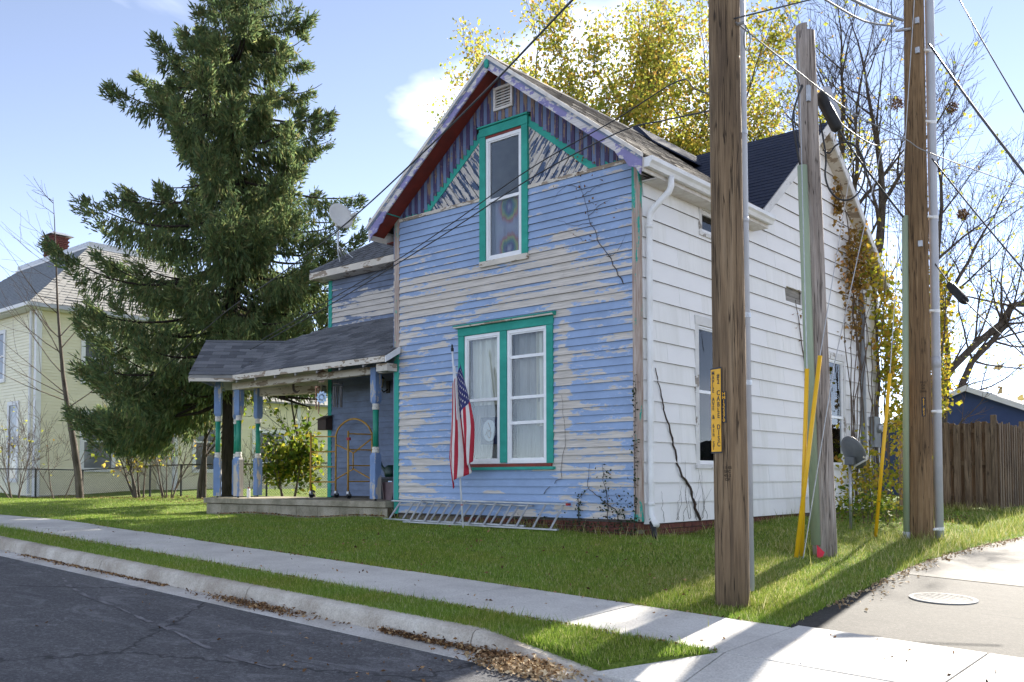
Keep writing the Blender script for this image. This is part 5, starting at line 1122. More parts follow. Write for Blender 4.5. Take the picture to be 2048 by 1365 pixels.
# pole 2
p2b, p2t = Vector((-4.645,11.53,g1(-4.64,11.5)-.3)), Vector((-4.74,11.35,7.24))
U2 = thing('utility_pole', (-4.645,11.53,g1(-4.64,11.5)), 'short grey weathered pole stub with pale green cable guard and split top', 'utility pole', GRP)
bark_pole('shaft', p2b, p2t, .150, .117, M['pole_b'], U2); 
mb = MB(); tp = p2t; a = -rt; n_s = 9
mb.prism([tp+(-rt*math.cos(q)+fw_*math.sin(q)*1)*.112 for q in np.linspace(-1.5,1.5,10)], (0,0,.085)); mb.build('split_top', M['pole_b'], U2)
og = -rt*.135-fw_*.085
MB().tube([pp(p2b,p2t,.72)+og+Vector((0,0,0)), pp(p2b,p2t,3)+og, pp(p2b,p2t,5.50)+og*.92], .062, 14).build('cable_guard', M['uguard'], U2, smooth=True)
MB().box(-.02,.02,-.03,.03,-.10,.10).build('through_bolt_plate', M['steel'], U2, origin=(0,0,0)).location = pp(p2b,p2t,6.40)-fw_*.135-rt*.03-Vector(U2.location)
pl4, n4, s4 = plate(U2, pp(p2b,p2t,2.7), .135, R(-78), 2.45, 2.72, .05, M['sign_k'], 'number_tag')
r4 = s4 if s4.dot(rt) > 0 else -s4
text_part('\n'.join('053-853'), pp(p2b,p2t,2.7)*1+n4*(.135+.010)+Vector((0,0,2.585-pp(p2b,p2t,2.7).z)), r4, (0,0,1), .040, M['sign_y'], pl4, spacing=.85)
# pole 3
p3b, p3t = Vector((-4.375,14.40,g1(-4.38,14.4)-.3)), Vector((-4.30,14.42,12.5))
U3 = thing('utility_pole', (-4.375,14.40,g1(-4.38,14.4)), 'tall brown utility pole with grey conduit on standoff brackets, nearest the fence', 'utility pole', GRP)
bark_pole('shaft', p3b, p3t, .192, .115, M['pole_c'], U3)
def sh3(z): return .192+(.115-.192)*(z-p3b.z)/(p3t.z-p3b.z)
o1 = lambda z: pp(p3b,p3t,z)+rt*(sh3(z)+.085)-fw_*.02
c3 = MB().tube([o1(.55),o1(4),o1(8),o1(12)], .064, 16).build('riser_conduit', M['pvc'], U3, smooth=True)
for z in (.80,2.53,4.02,5.42,6.85,7.93): MB().tube([pp(p3b,p3t,z)+rt*(sh3(z)-.05)-fw_*(sh3(z)*.75), o1(z)-fw_*.07-rt*.05], .018, 6).build('standoff_bracket', M['alum'], U3); MB().tube([o1(z-.02),o1(z+.025)], .069, 16).build('pipe_strap', M['alum'], c3)
MB().tube([o1(3.18),o1(3.34)], .070, 16).build('pipe_coupling', M['pvc'], c3, smooth=True)
o2 = lambda z: pp(p3b,p3t,z)-rt*(sh3(z)+.02)-fw_*.03
MB().tube([o2(.72),o2(5.45)], .048, 12).build('cable_guard', M['uguard'], U3, smooth=True); MB().tube([o2(.55),o2(.76)], .055, 10).build('guard_boot', M['pvc'], U3)
pl5, n5, s5 = plate(U3, pp(p3b,p3t,2.6), sh3(2.6), R(2), 2.45, 2.73, .052, M['sign_k'], 'number_tag'); r5 = s5 if s5.dot(rt) > 0 else -s5
text_part('\n'.join('653-833'), pp(p3b,p3t,2.6)+n5*(sh3(2.6)+.010)+Vector((0,0,2.59-2.6)), r5, (0,0,1), .046, M['sign_y'], pl5, spacing=.80)
for i, s in enumerate(('10-12','CA','60','DFPA')): text_part(s, pp(p3b,p3t,2.9)+n5*(sh3(2.9)+.004)+Vector((0,0,.05-.045*i)), r5, (0,0,1), .042, M['burn'], U3, 'branded_mark')
for z in (5.0,7.9,8.35,9.0): 
    q = pp(p3b,p3t,z)-fw_*(sh3(z)+.01)-rt*.02; MB().box(-.03,.03,-.02,.02,-.045,.045).build('through_bolt_plate', M['steel'], U3, origin=(0,0,0), bevel=.004).location = q-Vector(U3.location)
MB().tube([pp(p3b,p3t,8.25)-rt*.1-fw_*.1, pp(p3b,p3t,8.22)-rt*.32-fw_*.1], .022, 8).build('dead_end_clamp', M['steel'], U3)
# ---- guys with yellow guards
M['guyy'] = simple('yellow_guy_guard', (0.80,0.46,0.015), (0.72,0.40,0.012), (2,2,2), 0.4, 0.4)
def guy(b, g, top, label):
    b, g, top = Vector(b), Vector(g), Vector(top); t = thing('guy_wire', b, label, 'guy wire', 'guy wires with yellow guards'); MB().tube([b-Vector((0,0,.15)),g,top], .006, 6).build('wire', M['steel'], t); MB().tube([b+(g-b)*.005,g], .027, 10).build('guy_guard', M['guyy'], t, smooth=True)
gA = at(1592,1112,11.3); gA.z = g1(gA.x,gA.y); gB = at(1603,1108,11.5); gB.z = g1(gB.x,gB.y); gC = at(1751,1080,13.7); gC.z = g1(gC.x,gC.y)
guy(gA, at(1640,712,11.42), pp(p3b,p3t,11.8), 'leaning yellow guy guard in front of the grey pole stub'); guy(gB, at(1614,738,11.40), pp(p2b,p2t,7.0)-rt*.12-fw_*.1, 'straighter yellow guy guard behind the leaning one at the grey stub'); guy(gC, at(1780,747,13.5), pp(p3b,p3t,9.4)-fw_*.15, 'yellow guy guard standing left of the tall brown pole')
t = thing('guy_wire', gA+Vector((.05,.05,0)), 'bare guy wire rising from the grass past the grey stub', 'guy wire', 'guy wires with yellow guards'); MB().tube([gA+Vector((.05,.05,-.1)),at(1668,732,11.7),pp(p3b,p3t,8.2)-rt*.12], .007, 6).build('wire', M['steel'], t)
mk = thing('marker_flag', (-4.57,11.17,g1(-4.57,11.17)), 'small red marker flag in the grass at the grey pole', 'marker flag'); zz = g1(-4.57,11.17); M['mflag'] = simple('bright_red_plastic', (0.75,0.02,0.06), (0.68,0.02,0.05), (9,9,9), 0.4)
MB().tube([(-4.60,11.15,zz-.05),(-4.60,11.15,zz+.17)], .0025, 5).build('wire', M['steel'], mk); MB().prism([(-4.60,11.15,zz+.17),(-4.52,11.19,zz+.08),(-4.55,11.175,zz+.0),(-4.60,11.15,zz+.02)], (.001,-.002,0)).build('flag', M['mflag'], mk)
# ================================================================== overhead cables
def cable(pts, r, label, m='cable', name='overhead_cable', extra=None):
    P_ = [at(*p) for p in pts]; Q = []
    for i in range(len(P_)-1):
        a, b, c, d = P_[max(i-1,0)], P_[i], P_[i+1], P_[min(i+2,len(P_)-1)]
        for j in range(8):
            t = j/8; Q.append(.5*((2*b)+(c-a)*t+(2*a-5*b+4*c-d)*t*t+(3*b-a-3*c+d)*t**3))
    Q.append(P_[-1]); o = MB().tube(Q, r, 6).build(name, M[m], None, smooth=True, origin=tuple(Q[0])); return tag(o, label, 'cable', 'overhead cables')
cable([(1240,-90,6.0),(1150,-5,7),(985,168,9),(850,302,10.8),(735,410,12.6),(640,490,14.2),(545,560,16),(430,642,18.5),(262,800,22)], .0095, 'thick cable crossing the gable peak down to the spruce')
cable([(1425,192,8.55),(1390,178,8.9),(1355,163,9.4),(1230,240,10.2),(1060,338,11.2),(900,450,12.4),(790,523,13.4),(640,612,15.2),(520,682,17)], .0075, 'upper of two cables running across the blue front to the porch')
cable([(1425,221,8.6),(1330,241,9.2),(1235,266,9.8),(1060,358,11),(900,462,12.2),(790,531,13.2),(640,622,15),(500,700,17)], .0075, 'lower of two cables running across the blue front to the porch')
cable([(1468,38,8.35),(1540,20,8.6),(1640,-5,9)], .008, 'black cable rising right from the nearest pole top')
cable([(1472,45,8.4),(1600,147,9.3),(1710,229,10.8),(1811,279,12.4),(1866,309,13.4),(2060,380,16)], .007, 'pale bare wire running from the nearest pole behind the others', 'cable_light')
cable([(1858,88,13.6),(1950,218,11.6),(2060,362,9.8)], .016, 'thick cable falling right from the tall pole', 'cable'); cable([(1905,-25,12),(1975,100,10.4),(2060,245,9)], .007, 'thin wire at the top right corner of the sky')
cable([(1864,318,13.8),(1950,425,12.4),(2060,556,11)], .011, 'middle cable falling right from the tall pole')
cable([(1866,522,13.9),(1905,575,13.2),(1950,622,12.4),(2060,722,11)], .009, 'lowest cable falling right with a splice case')
t = thing('splice_case', at(1916,588,13.0), 'black splice case clamped on the lowest right cable', 'splice case', None); MB().tube([at(1899,569,13.25),at(1904,575,13.2),at(1927,600,12.85),at(1932,604,12.8)], [.05,.062,.062,.045], 12).build('case', M['black'], t, smooth=True); MB().tube([at(1911,574,13.1),at(1933,597,12.75)], .012, 6).build('hanger_bar', M['cable'], t)
cable([(1690,-8,11.5),(1757,24,12.8),(1806,41,13.5)], .020, 'upper of two thick twisted cables ending at the tall pole', 'cable_light'); cable([(1638,-8,10.8),(1727,42,12.6),(1792,53,13.4)], .013, 'lower of two thick twisted cables ending at the tall pole', 'cable_light')
cable([(1676,258,11.9),(1722,325,12.6),(1806,434,13.6)], .016, 'thick black cable from the splice case at the grey stub to the tall pole')
cable([(1640,240,11.9),(1650,300,11.7)]+[(1690-40*math.cos(a),343-58*math.sin(a),11.75) for a in np.linspace(0.3,-5.6,16)]+[(1646,300,11.8)], .012, 'black cable loop hanging beside the grey stub')
cable([(1604,170,11.5),(1586,230,11.5),(1590,275,11.5),(1600,330,11.55)], .013, 'black cable dropping into the green guard of the grey stub'); cable([(1606,172,11.5),(1588,225,11.5),(1600,296,11.5)], .008, 'thinner dark wire beside the cable at the grey stub top')
cable([(1676,240,12),(1700,262,12.2),(1750,291,12.8),(1775,280,13),(1811,279,13.5)], .009, 'slack pale wire between the grey stub and tall pole', 'cable_light')
cable([(1783,-5,14.2),(1782,150,14.2),(1779,330,14.3),(1774,500,14.4),(1764,668,14.5)], .006, 'thin dark wire hanging down before the vines')
t = thing('cable_closure', at(1660,225,11.95), 'black cable closure with grey cover behind the grey pole stub', 'cable closure'); MB().tube([at(1636,188,12),at(1640,192,12),at(1674,256,11.9),at(1677,262,11.9)], [.05,.075,.075,.05], 14).build('closure', M['black'], t, smooth=True)
a, b = at(1646,186,12), at(1668,236,11.95); MB().hexa([a+Vector((0,0,0)),a+rt*.09,b+rt*.09,b],[a+Vector((0,0,.08)),a+rt*.09+Vector((0,0,.08)),b+rt*.09+Vector((0,0,.08)),b+Vector((0,0,.08))]).build('cover', M['pvc'], t)
cable([(1586,130,12),(1600,172,11.55)], .006, 'short drop wire at the grey stub')
# ================================================================== buildings behind
M['nsid'] = simple('pale_yellow_siding', (0.76,0.71,0.52), (0.70,0.65,0.47), (2,2,4), 0.6); M['nsid2'] = simple('sunlit_cream_front_siding', (0.80,0.76,0.58), (0.74,0.70,0.53), (2,2,4), 0.6)  # front-facing walls: brighter copy of the side siding, sunlight put in the colour
M['nroof'] = simple('slate_blue_roof', (0.19,0.21,0.23), (0.13,0.15,0.17), (6,6,6), 0.85, 0.2); M['nroof2'] = simple('sun_glare_side_roof', (0.29,0.285,0.265), (0.21,0.205,0.195), (5,5,5), 0.85, 0.2); M['wtrim'] = simple('white_house_trim', (0.76,0.76,0.76), (0.68,0.68,0.68), (4,4,4), 0.6)  # side slopes: paler copy of the slate roof, sun glare painted in
def lap_wall(parent, name, p0, p1, z0, z1, e, m, out):
    """a wall of lap siding from p0 to p1 (x,y); out = outward unit vector"""
    mb = MB(); z = z0; o = Vector((*out,0)); A, B = Vector((*p0,0)), Vector((*p1,0))
    while z < z1-.01:
        t = min(z+e, z1); a0 = A+o*.022; b0 = B+o*.022; a1 = A+o*.004; b1 = B+o*.004
        mb.add([(a0.x,a0.y,z),(b0.x,b0.y,z),(b1.x,b1.y,t),(a1.x,a1.y,t),(a1.x,a1.y,z),(b1.x,b1.y,z)], [(0,1,2,3),(4,5,1,0)]); z = t
    return mb.build(name, m, parent)
NH = thing('yellow_house', (-31.2,12.9,1.0), 'pale yellow two storey house with hip roof behind the chain link fence', 'house')
nx, ny, ne = -31.2, 12.9, 7.15
MB().box(nx-12,nx-.0,ny+.0,ny+9.5,.7,ne).build('wall_core', M['nsid'], NH)
lap_wall(NH,'side_siding',(nx,ny),(nx,ny+9.5),1.06,ne,.105,M['nsid'],(1,0)); lap_wall(NH,'front_siding',(nx-12,ny),(nx,ny),1.06,ne,.105,M['nsid2'],(0,-1))
MB().box(nx-.12,nx+.045,ny-.045,ny+.13,1.0,ne).build('corner_board', M['wtrim'], NH); MB().tube([(nx-.25,ny-.10,ne-.1),(nx-.25,ny-.10,1.1)], .05, 8).build('downspout', M['wtrim'], NH)
MB().box(nx-12,nx+.03,ny-.03,ny+9.6,.6,1.055).build('foundation', M['curb'], NH)
E0 = (nx+.42, ny-.42); T0 = (-35.1,16.4); zt_ = 10.45
rf = MB(); A = [(E0[0],E0[1],ne+.08),(T0[0],T0[1],zt_),(-41.4,T0[1],zt_),(nx-12.4,E0[1],ne+.08)]; rf.hexa([(x,y,z-.08) for x,y,z in A],A)
NR = rf.build('roof', M['nroof'], NH)
A = [(E0[0],E0[1],ne+.08),(E0[0],ny+9.9,ne+.08),(T0[0],19.2,zt_),(T0[0],T0[1],zt_)]; MB().hexa([(x,y,z-.08) for x,y,z in A],A).build('side_roof', M['nroof2'], NR)
course_sheet((nx-12.4,E0[1],ne+.088),(1,0,0),(0,T0[1]-E0[1],zt_-ne-.08),.1,.1,.2,.3,M['nroof'],'roof_shingles',NR)
sh_ = MB()
n_r = 26
for i in range(n_r):                   # lapped courses on both visible slopes
    t0, t1 = i/n_r, (i+1)/n_r; L = lambda a, b, t: a+(b-a)*t
    za, zb_ = L(ne+.08,zt_,t0)+.03, L(ne+.08,zt_,t1)+.008
    a = (L(E0[0],T0[0],t0), L(E0[1],T0[1],t0)); b = (L(E0[0],T0[0],t1), L(E0[1],T0[1],t1)); c = (L(nx-12.4,-41.4,t0), a[1]); d = (L(nx-12.4,-41.4,t1), b[1])
    sh_.add([(c[0],c[1],za),(a[0],a[1],za),(b[0],b[1],zb_),(d[0],d[1],zb_),(c[0],c[1],za-.03),(a[0],a[1],za-.03)], [(0,1,2,3),(4,5,1,0)], 0)
    w0, w1 = L(ny+9.9,19.2,t0), L(ny+9.9,19.2,t1); k = 30
    for j in range(k):
        y0, y1 = L(a[1],w0,j/k), L(a[1],w0,(j+1)/k)-.02; u0, u1 = L(b[1],w1,j/k), L(b[1],w1,(j+1)/k); dz = random.uniform(-.02,.02)
        sh_.add([(a[0],y0,za+dz),(a[0],y1,za+dz),(b[0],u1,zb_),(b[0],u0,zb_),(a[0],y0,za-.03),(a[0],y1,za-.03)], [(0,1,2,3),(4,5,1,0)], 1)
stuff(sh_.build('lapped_courses', [M['nroof'],M['nroof2']], NR))
MB().box(-41.5,T0[0]+.1,T0[1]-.1,19.3,zt_-.05,zt_+.16).build('deck_flashing', M['steel'], NR); MB().box(-41.6,T0[0]+.16,T0[1]-.16,19.4,zt_-.10,zt_-.04).build('deck_edge', M['wtrim'], NR)
MB().box(nx-12.4,E0[0]+.10,E0[1]-.12,E0[1]-.002,ne-.06,ne+.06).build('gutter', M['wtrim'], NR); MB().box(E0[0]+.002,E0[0]+.12,E0[1]-.0,ny+9.9,ne-.06,ne+.06).build('gutter', M['pvc'], NR); MB().box(nx-12.3,E0[0]-.02,E0[1]+.02,ny-.05,ne-.08,ne-.03).build('soffit', M['wtrim'], NR); MB().box(nx+.05,E0[0]-.02,ny-.04,ny+9.8,ne-.08,ne-.03).build('soffit', M['wtrim'], NR)
ch = MB().box(-40.2,-39.5,16.9,17.5,zt_-.3,zt_+1.15).build('chimney', M['mortar'], NR)
bmn = MB().box(-.10,.10,-.05,.05,-.032,.032).mesh('brick', M['brick'])
for r_ in range(17):
    z = zt_+.0+r_*.078; ex_ = .03 if r_ in (13,14) else 0
    for i in range(4):
        piece('brick', bmn, ch, (-40.1+i*.21-(r_%2)*.05,16.87-ex_,z))
        if i < 3: piece('brick', bmn, ch, (-39.48+ex_,17.02+i*.21-(r_%2)*.05,z), (0,0,math.pi/2))
MB().hexa([(-40.4,16.7,zt_+1.32),(-39.3,16.7,zt_+1.32),(-39.3,17.7,zt_+1.32),(-40.4,17.7,zt_+1.32)],[(-40.1,16.95,zt_+1.48),(-39.6,16.95,zt_+1.48),(-39.6,17.4,zt_+1.48),(-40.1,17.4,zt_+1.48)]).build('chimney_cap', M['steel'], ch); MB().box(-40.15,-39.55,16.95,17.45,zt_+1.15,zt_+1.32).build('flue', M['steel'], ch)
def nwin(ax, a, b, z0, z1, p, sgn):
    fr = MB(); c = .13
    def bx(mb, u0, u1, w0, w1, d0, d1):
        lo, hi = sorted((p+sgn*d0, p+sgn*d1))
        if ax == 'x': mb.box(lo, hi, u0, u1, w0, w1)
        else: mb.box(u0, u1, lo, hi, w0, w1)
    bx(fr,a-c,b+c,z1,z1+c,.0,.06); bx(fr,a-c,b+c,z0-c,z0,.0,.08); bx(fr,a-c,a,z0,z1,.0,.06); bx(fr,b,b+c,z0,z1,.0,.06); bx(fr,a,b,(z0+z1)/2-.03,(z0+z1)/2+.03,.025,.055)
    w = fr.build('window', M['wtrim'], NH); g = MB(); bx(g,a,b,z0,z1,.026,.03); g.build('pane', M['glass_n'], w)
M['glass_n'] = simple('dark_reflecting_pane', (0.09,0.10,0.11), (0.16,0.17,0.18), (1,1,1), 0.08, 0.6)
nwin('x',14.45,15.40,1.95,3.75,nx,1); nwin('x',14.45,15.40,4.9,6.4,nx,1); nwin('y',-33.20,-32.55,1.6,4.05,ny,-1); nwin('y',-34.6,-33.75,5.0,6.55,ny,-1)
# one storey bay to the right
bx1 = -29.97; MB().box(nx+.02,bx1-.025,17.1,24.9,.7,4.5).build('bay_core', M['nsid'], NH)
lap_wall(NH,'bay_front_siding',(nx+.02,17.07),(bx1,17.07),1.06,4.5,.105,M['nsid2'],(0,-1)); lap_wall(NH,'bay_side_siding',(bx1,17.07),(bx1,24.9),1.06,4.5,.105,M['nsid'],(1,0)); MB().box(bx1-.10,bx1+.04,17.03,17.16,1.0,4.5).build('corner_board', M['wtrim'], NH); MB().box(bx1-.02,bx1+.05,22.2,22.35,1.0,4.5).build('corner_board', M['wtrim'], NH)
A = [(bx1+.35,16.75,4.5),(bx1+.35,25.2,4.5),(nx,25.2,5.3),(nx,16.75,5.3)]; MB().hexa([(x,y,z-.08) for x,y,z in A],A).build('bay_roof', M['nroof2'], NH)
nwin('x',17.85,18.60,1.92,3.85,bx1,1); nwin('x',20.3,21.6,2.2,3.3,bx1,1)
# white cottage beyond
WH = thing('white_cottage', (-38,28.5,1.0), 'bright white cottage porch far behind the porch, beyond the fence', 'house')
MB().box(-42,-34.6,29.4,36,.8,4.1).build('wall', M['wtrim'], WH); lap_wall(WH,'siding',(-42,29.4),(-34.6,29.4),1.0,4.0,.11,M['wtrim'],(0,-1))
A = [(-42.4,28.2,4.35),(-34.2,28.2,4.35),(-34.2,32.7,6.3),(-42.4,32.7,6.3)]; MB().hexa([(x,y,z-.1) for x,y,z in A],A).build('roof', M['nroof'], WH)
for i in range(6): MB().box(-37.6+i*.55,-37.5+i*.55,28.35,28.45,1.0,4.2).build('porch_post', M['wtrim'], WH)
MB().box(-42,-34.5,28.3,28.5,3.95,4.2).build('beam', M['wtrim'], WH); MB().box(-42,-34.5,28.2,29.4,.8,1.25).build('porch_floor', M['curb'], WH)
wnw = MB().box(-36.9,-36.2,29.32,29.37,1.9,3.5).build('window', M['glass_n'], WH)
# blue garage
GA = thing('blue_garage', (-7.67,30,1.0), 'dark blue garage gable with white rake trim behind the plank fence', 'garage')
M['gblue'] = simple('dark_blue_siding', (0.045,0.075,0.19), (0.04,0.065,0.165), (3,3,3), 0.6)
gA, gz_, gs_, gh = -7.67, 4.28, .42, 3.1
MB().prism([(gA-gh,30,.9),(gA+gh,30,.9),(gA+gh,30,gz_-.12-gs_*gh),(gA,30,gz_-.12),(gA-gh,30,gz_-.12-gs_*gh)], (0,8,0)).build('wall', M['gblue'], GA)
M['groof'] = simple('grey_garage_roof', (0.30,0.30,0.31), (0.24,0.24,0.25), (5,5,5), 0.8)
for s in (-1,1):
    q = [(gA,29.75,gz_),(gA+s*(gh+.3),29.75,gz_-gs_*(gh+.3)),(gA+s*(gh+.3),29.75,gz_-gs_*(gh+.3)-.08),(gA,29.75,gz_-.08)]; q = q if s > 0 else q[::-1]
    rr = MB().prism(q, (0,8.5,0)).build('roof', M['groof'], GA)
    q = [(gA,29.70,gz_+.01),(gA+s*(gh+.3),29.70,gz_+.01-gs_*(gh+.3)),(gA+s*(gh+.3),29.70,gz_-gs_*(gh+.3)-.15),(gA,29.70,gz_-.15)]; q = q if s > 0 else q[::-1]
    MB().prism(q, (0,.04,0)).build('rake_trim', M['wtrim'], rr)
# ================================================================== fences
CFN = thing('chain_link_fence', tuple(at(300,985,26)), 'low chain link fence with dark top rail before the yellow house', 'fence')
M['galv_d'] = simple('dark_weathered_steel', (0.045,0.05,0.05), (0.03,0.035,0.035), (9,9,9), 0.6, 0.3, 0.3)
fpts = [Vector((p.x,p.y,0)) for p in (at(-60,985,28.8),at(71,985,27.8),at(165,985,27.1),at(300,985,26.1),at(362,985,25.9),at(440,985,25.7),at(533,985,25.5),at(670,985,25.2),at(760,985,25))]
fz = [g1(p.x,p.y) for p in fpts]; FH = .88
mesh_ = MB()
for i, p in enumerate(fpts):
    MB().tube([(p.x,p.y,fz[i]-.1),(p.x,p.y,fz[i]+FH+.02)], .028, 8).build('post', M['galv_d'], CFN)
for i in range(len(fpts)-1):
    a, b = fpts[i], fpts[i+1]; MB().tube([(a.x,a.y,fz[i]+FH),(b.x,b.y,fz[i+1]+FH)], .020, 6).build('top_rail', M['galv_d'], CFN)
    L = (b-a).length; dv = (b-a)/L; n = int(L/.075); nz = [fz[i]+(fz[i+1]-fz[i])*t for t in (0,1)]
    for j in range(-12, n+12):
        for s in (1,-1):
            s0 = j*.075; pts2 = []
            u0, u1 = s0, s0+s*FH
            t0, t1 = 0.0, 1.0
            lo, hi = min(u0,u1), max(u0,u1)
            if hi < 0 or lo > L: continue
            def cl(u): return max(0,min(L,u))
            ta = (cl(u0)-u0)/(u1-u0); tb_ = (cl(u1)-u0)/(u1-u0)
            A_ = a+dv*cl(u0); B_ = a+dv*cl(u1); zA = fz[i]+(fz[i+1]-fz[i])*cl(u0)/L+.02+ta*(FH-.03); zB = fz[i]+(fz[i+1]-fz[i])*cl(u1)/L+.02+tb_*(FH-.03)
            mesh_.tube([(A_.x,A_.y,zA),(B_.x,B_.y,zB)], .0028, 3, cap=False)
stuff(mesh_.build('chain_mesh', M['galv_d'], CFN))
M['fencew'] = polewood('weathered_fence_wood', (0.15,0.10,0.06), (0.22,0.155,0.10), (0.075,0.05,0.033), (10,10,1.2)); M['fencew2'] = polewood('grey_fence_wood', (0.17,0.125,0.085), (0.25,0.195,0.14), (0.085,0.06,0.045), (10,10,1.2))
WF = thing('plank_fence', (-5.6,20.28,.9), 'tall weathered plank fence between the white house and the alley', 'fence')
fcx, fcy = -4.72, 20.28
def picket(x, y, ang, w, h, z0, m):
    c, s = math.cos(ang), math.sin(ang); mb = MB(); P_ = lambda u, v, z: (x+c*u-s*v, y+s*u+c*v, z); e = .03; hw = w/2
    a = [P_(-hw,-.009,z0),P_(hw,-.009,z0),P_(hw,-.009,z0+h-e),P_(hw-e,-.009,z0+h),P_(-hw+e,-.009,z0+h),P_(-hw,-.009,z0+h-e)]; return mb.prism(a, (-s*.018,c*.018,0)).build('picket', M[m], WF)
for x in (-6.5,fcx): MB().box(x-.05,x+.05,fcy-.05,fcy+.05,.6,2.80).build('post', M['fencew2'], WF, bevel=.006)
for z in (1.15,1.85,2.50): MB().box(-6.45,fcx-.05,fcy-.018,fcy+.018,z-.04,z+.04).build('fence_rail', M['fencew'], WF)
for i in range(9):
    x = -6.40+i*.20; picket(x, fcy-.03, random.uniform(-.01,.01), .135+random.uniform(-.008,.006), 1.72+random.uniform(-.03,.03), .95+random.uniform(-.03,.02), 'fencew2'); picket(x+.10, fcy+.03, 0, .135, 1.72+random.uniform(-.03,.03), .95, 'fencew')
for y in (22.7,25.1,27.5,29.9): MB().box(fcx-.05,fcx+.05,y-.05,y+.05,.6,2.78).build('post', M['fencew2'], WF)
for z in (1.2,1.9,2.5): MB().box(fcx-.018,fcx+.018,fcy+.05,29.9,z-.04,z+.04).build('fence_rail', M['fencew'], WF)
for i in range(48):
    y = fcy+.14+i*.20; picket(fcx+.03, y, math.pi/2, .10, 1.74+random.uniform(-.03,.03), .93+random.uniform(-.02,.02), 'fencew2' if i % 3 else 'fencew'); picket(fcx-.03, y+.1, math.pi/2, .10, 1.72, .95, 'fencew')
# ================================================================== trees and plants
M['bark'] = polewood('grey_brown_bark', (0.11,0.09,0.075), (0.18,0.155,0.13), (0.05,0.04,0.032), (9,9,2)); M['bark_d'] = polewood('dark_spruce_bark', (0.045,0.035,0.028), (0.075,0.06,0.05), (0.02,0.017,0.014), (9,9,2)); M['twig'] = simple('bare_twigs', (0.13,0.095,0.07), (0.09,0.068,0.052), (3,3,3), 0.85); M['twig_d'] = simple('dark_bare_twigs', (0.085,0.068,0.058), (0.055,0.045,0.04), (3,3,3), 0.85)
def rvec(): 
    return Vector((random.gauss(0,1),random.gauss(0,1),random.gauss(0,1))).normalized()
class Tree:
    def __init__(s): s.b = MB(); s.t = MB(); s.tips = []; s.n = 0
    def limb(s, pts, rad, lvl):
        (s.b if rad[0] > .03 else s.t).tube(pts, rad, 9 if rad[0] > .08 else (5 if rad[0] > .02 else 3), cap=False); s.n += 1
    def grow(s, p, d, L, r, lvl, mx, up=.25, wander=.18, kids=(3,5), ratio=.62, spread=.75, tipr=.0035, first=.3):
        k = 6 if lvl < 2 else 4; pts = [p.copy()]; d = d.normalized(); dirs = [d.copy()]
        for i in range(k):
            d = (d+rvec()*wander+Vector((0,0,up*.25))).normalized(); p = p+d*(L/k); pts.append(p.copy()); dirs.append(d.copy())
        re = max(tipr, r*(.35 if lvl < mx else .3)); s.limb(pts, [r+(re-r)*(i/k)**.8 for i in range(k+1)], lvl)
        if lvl >= mx: s.tips += pts[1:]; return
        if lvl >= mx-1: s.tips += pts[2:]
        n = random.randint(*kids)
        for j in range(n):
            t = first+(1-first)*(j+random.random()*.8)/n; i = min(k-1, int(t*k)); q = pts[i]+(pts[i+1]-pts[i])*(t*k-i); a = rvec(); a = (a-dirs[i]*a.dot(dirs[i])).normalized()
            nd_ = (dirs[i]*(1-.35*spread)+a*spread+Vector((0,0,up*.5))).normalized(); rr = max(tipr, (r+(re-r)*t)*random.uniform(.5,.7)); s.grow(q, nd_, L*ratio*random.uniform(.75,1.15)*(1.1-.35*t), rr, lvl+1, mx, up, wander*1.08, kids, ratio, spread, tipr, .25)
        s.grow(pts[-1], dirs[-1], L*ratio*.9, re, lvl+1, mx, up, wander, kids, ratio, spread, tipr, .2)
    def build(s, root, bark, twig):
        o = s.b.build('trunk', bark, root, smooth=True)
        if s.t.f: o = s.t.build('twigs', twig, root, smooth=True); stuff(o)
def leaves(root, P_, size, m, name='crown', jitter=.1, n_per=1, aspect=.75):
    P_ = np.asarray([tuple(p) for p in P_]); P_ = np.repeat(P_, n_per, 0); n = len(P_); P_ = P_+RNG.normal(0, jitter, (n,3)); a = RNG.normal(size=(n,3)); a /= np.linalg.norm(a,axis=1,keepdims=True); b = RNG.normal(size=(n,3)); b -= a*(a*b).sum(1,keepdims=True); b /= np.linalg.norm(b,axis=1,keepdims=True); s = RNG.uniform(size*.6,size*1.3,n)[:,None]*.5
    up = np.cross(a,b)*s*.35
    V = np.stack([P_-a*s, P_-b*s*aspect+up, P_+a*s*1.1, P_+b*s*aspect+up], 1).reshape(-1,3); o = addobj(name, npmesh(name, V, np.arange(4*n).reshape(-1,4), m, root_loc(root)), root); stuff(o); return o
# ---- spruce
sb = at(462,985,22.6); sbz = g1(sb.x,sb.y)
SP = thing('spruce_tree', (sb.x,sb.y,sbz), 'tall dark green spruce with drooping boughs left of the blue house', 'tree')
MB().tube([(sb.x,sb.y,sbz-.2),(sb.x,sb.y,4),(sb.x+.05,sb.y,9),(sb.x,sb.y,15.2)], [.26,.20,.13,.02], 12).build('trunk', M['bark_d'], SP, smooth=True)
M['needle'] = leafmat('spruce_needles', [(0.0,(0.085,0.14,0.075)),(0.45,(0.155,0.225,0.10)),(0.8,(0.23,0.30,0.11)),(1.0,(0.36,0.39,0.15))], 0.5)
M['needle2'] = leafmat('old_spruce_needles', [(0.0,(0.10,0.125,0.06)),(0.6,(0.18,0.195,0.08)),(1.0,(0.28,0.25,0.12))], 0.5)
br_ = MB(); spr_c, spr_d, spr_l = [], [], []
def sprof(z): return float(np.interp(z, [1.5,2.5,4,6,8,9.5,11.3,13.1,14.2,15.0], [3.0,4.2,4.4,4.3,4.4,3.9,3.1,2.1,1.1,.15]))
z = 2.3
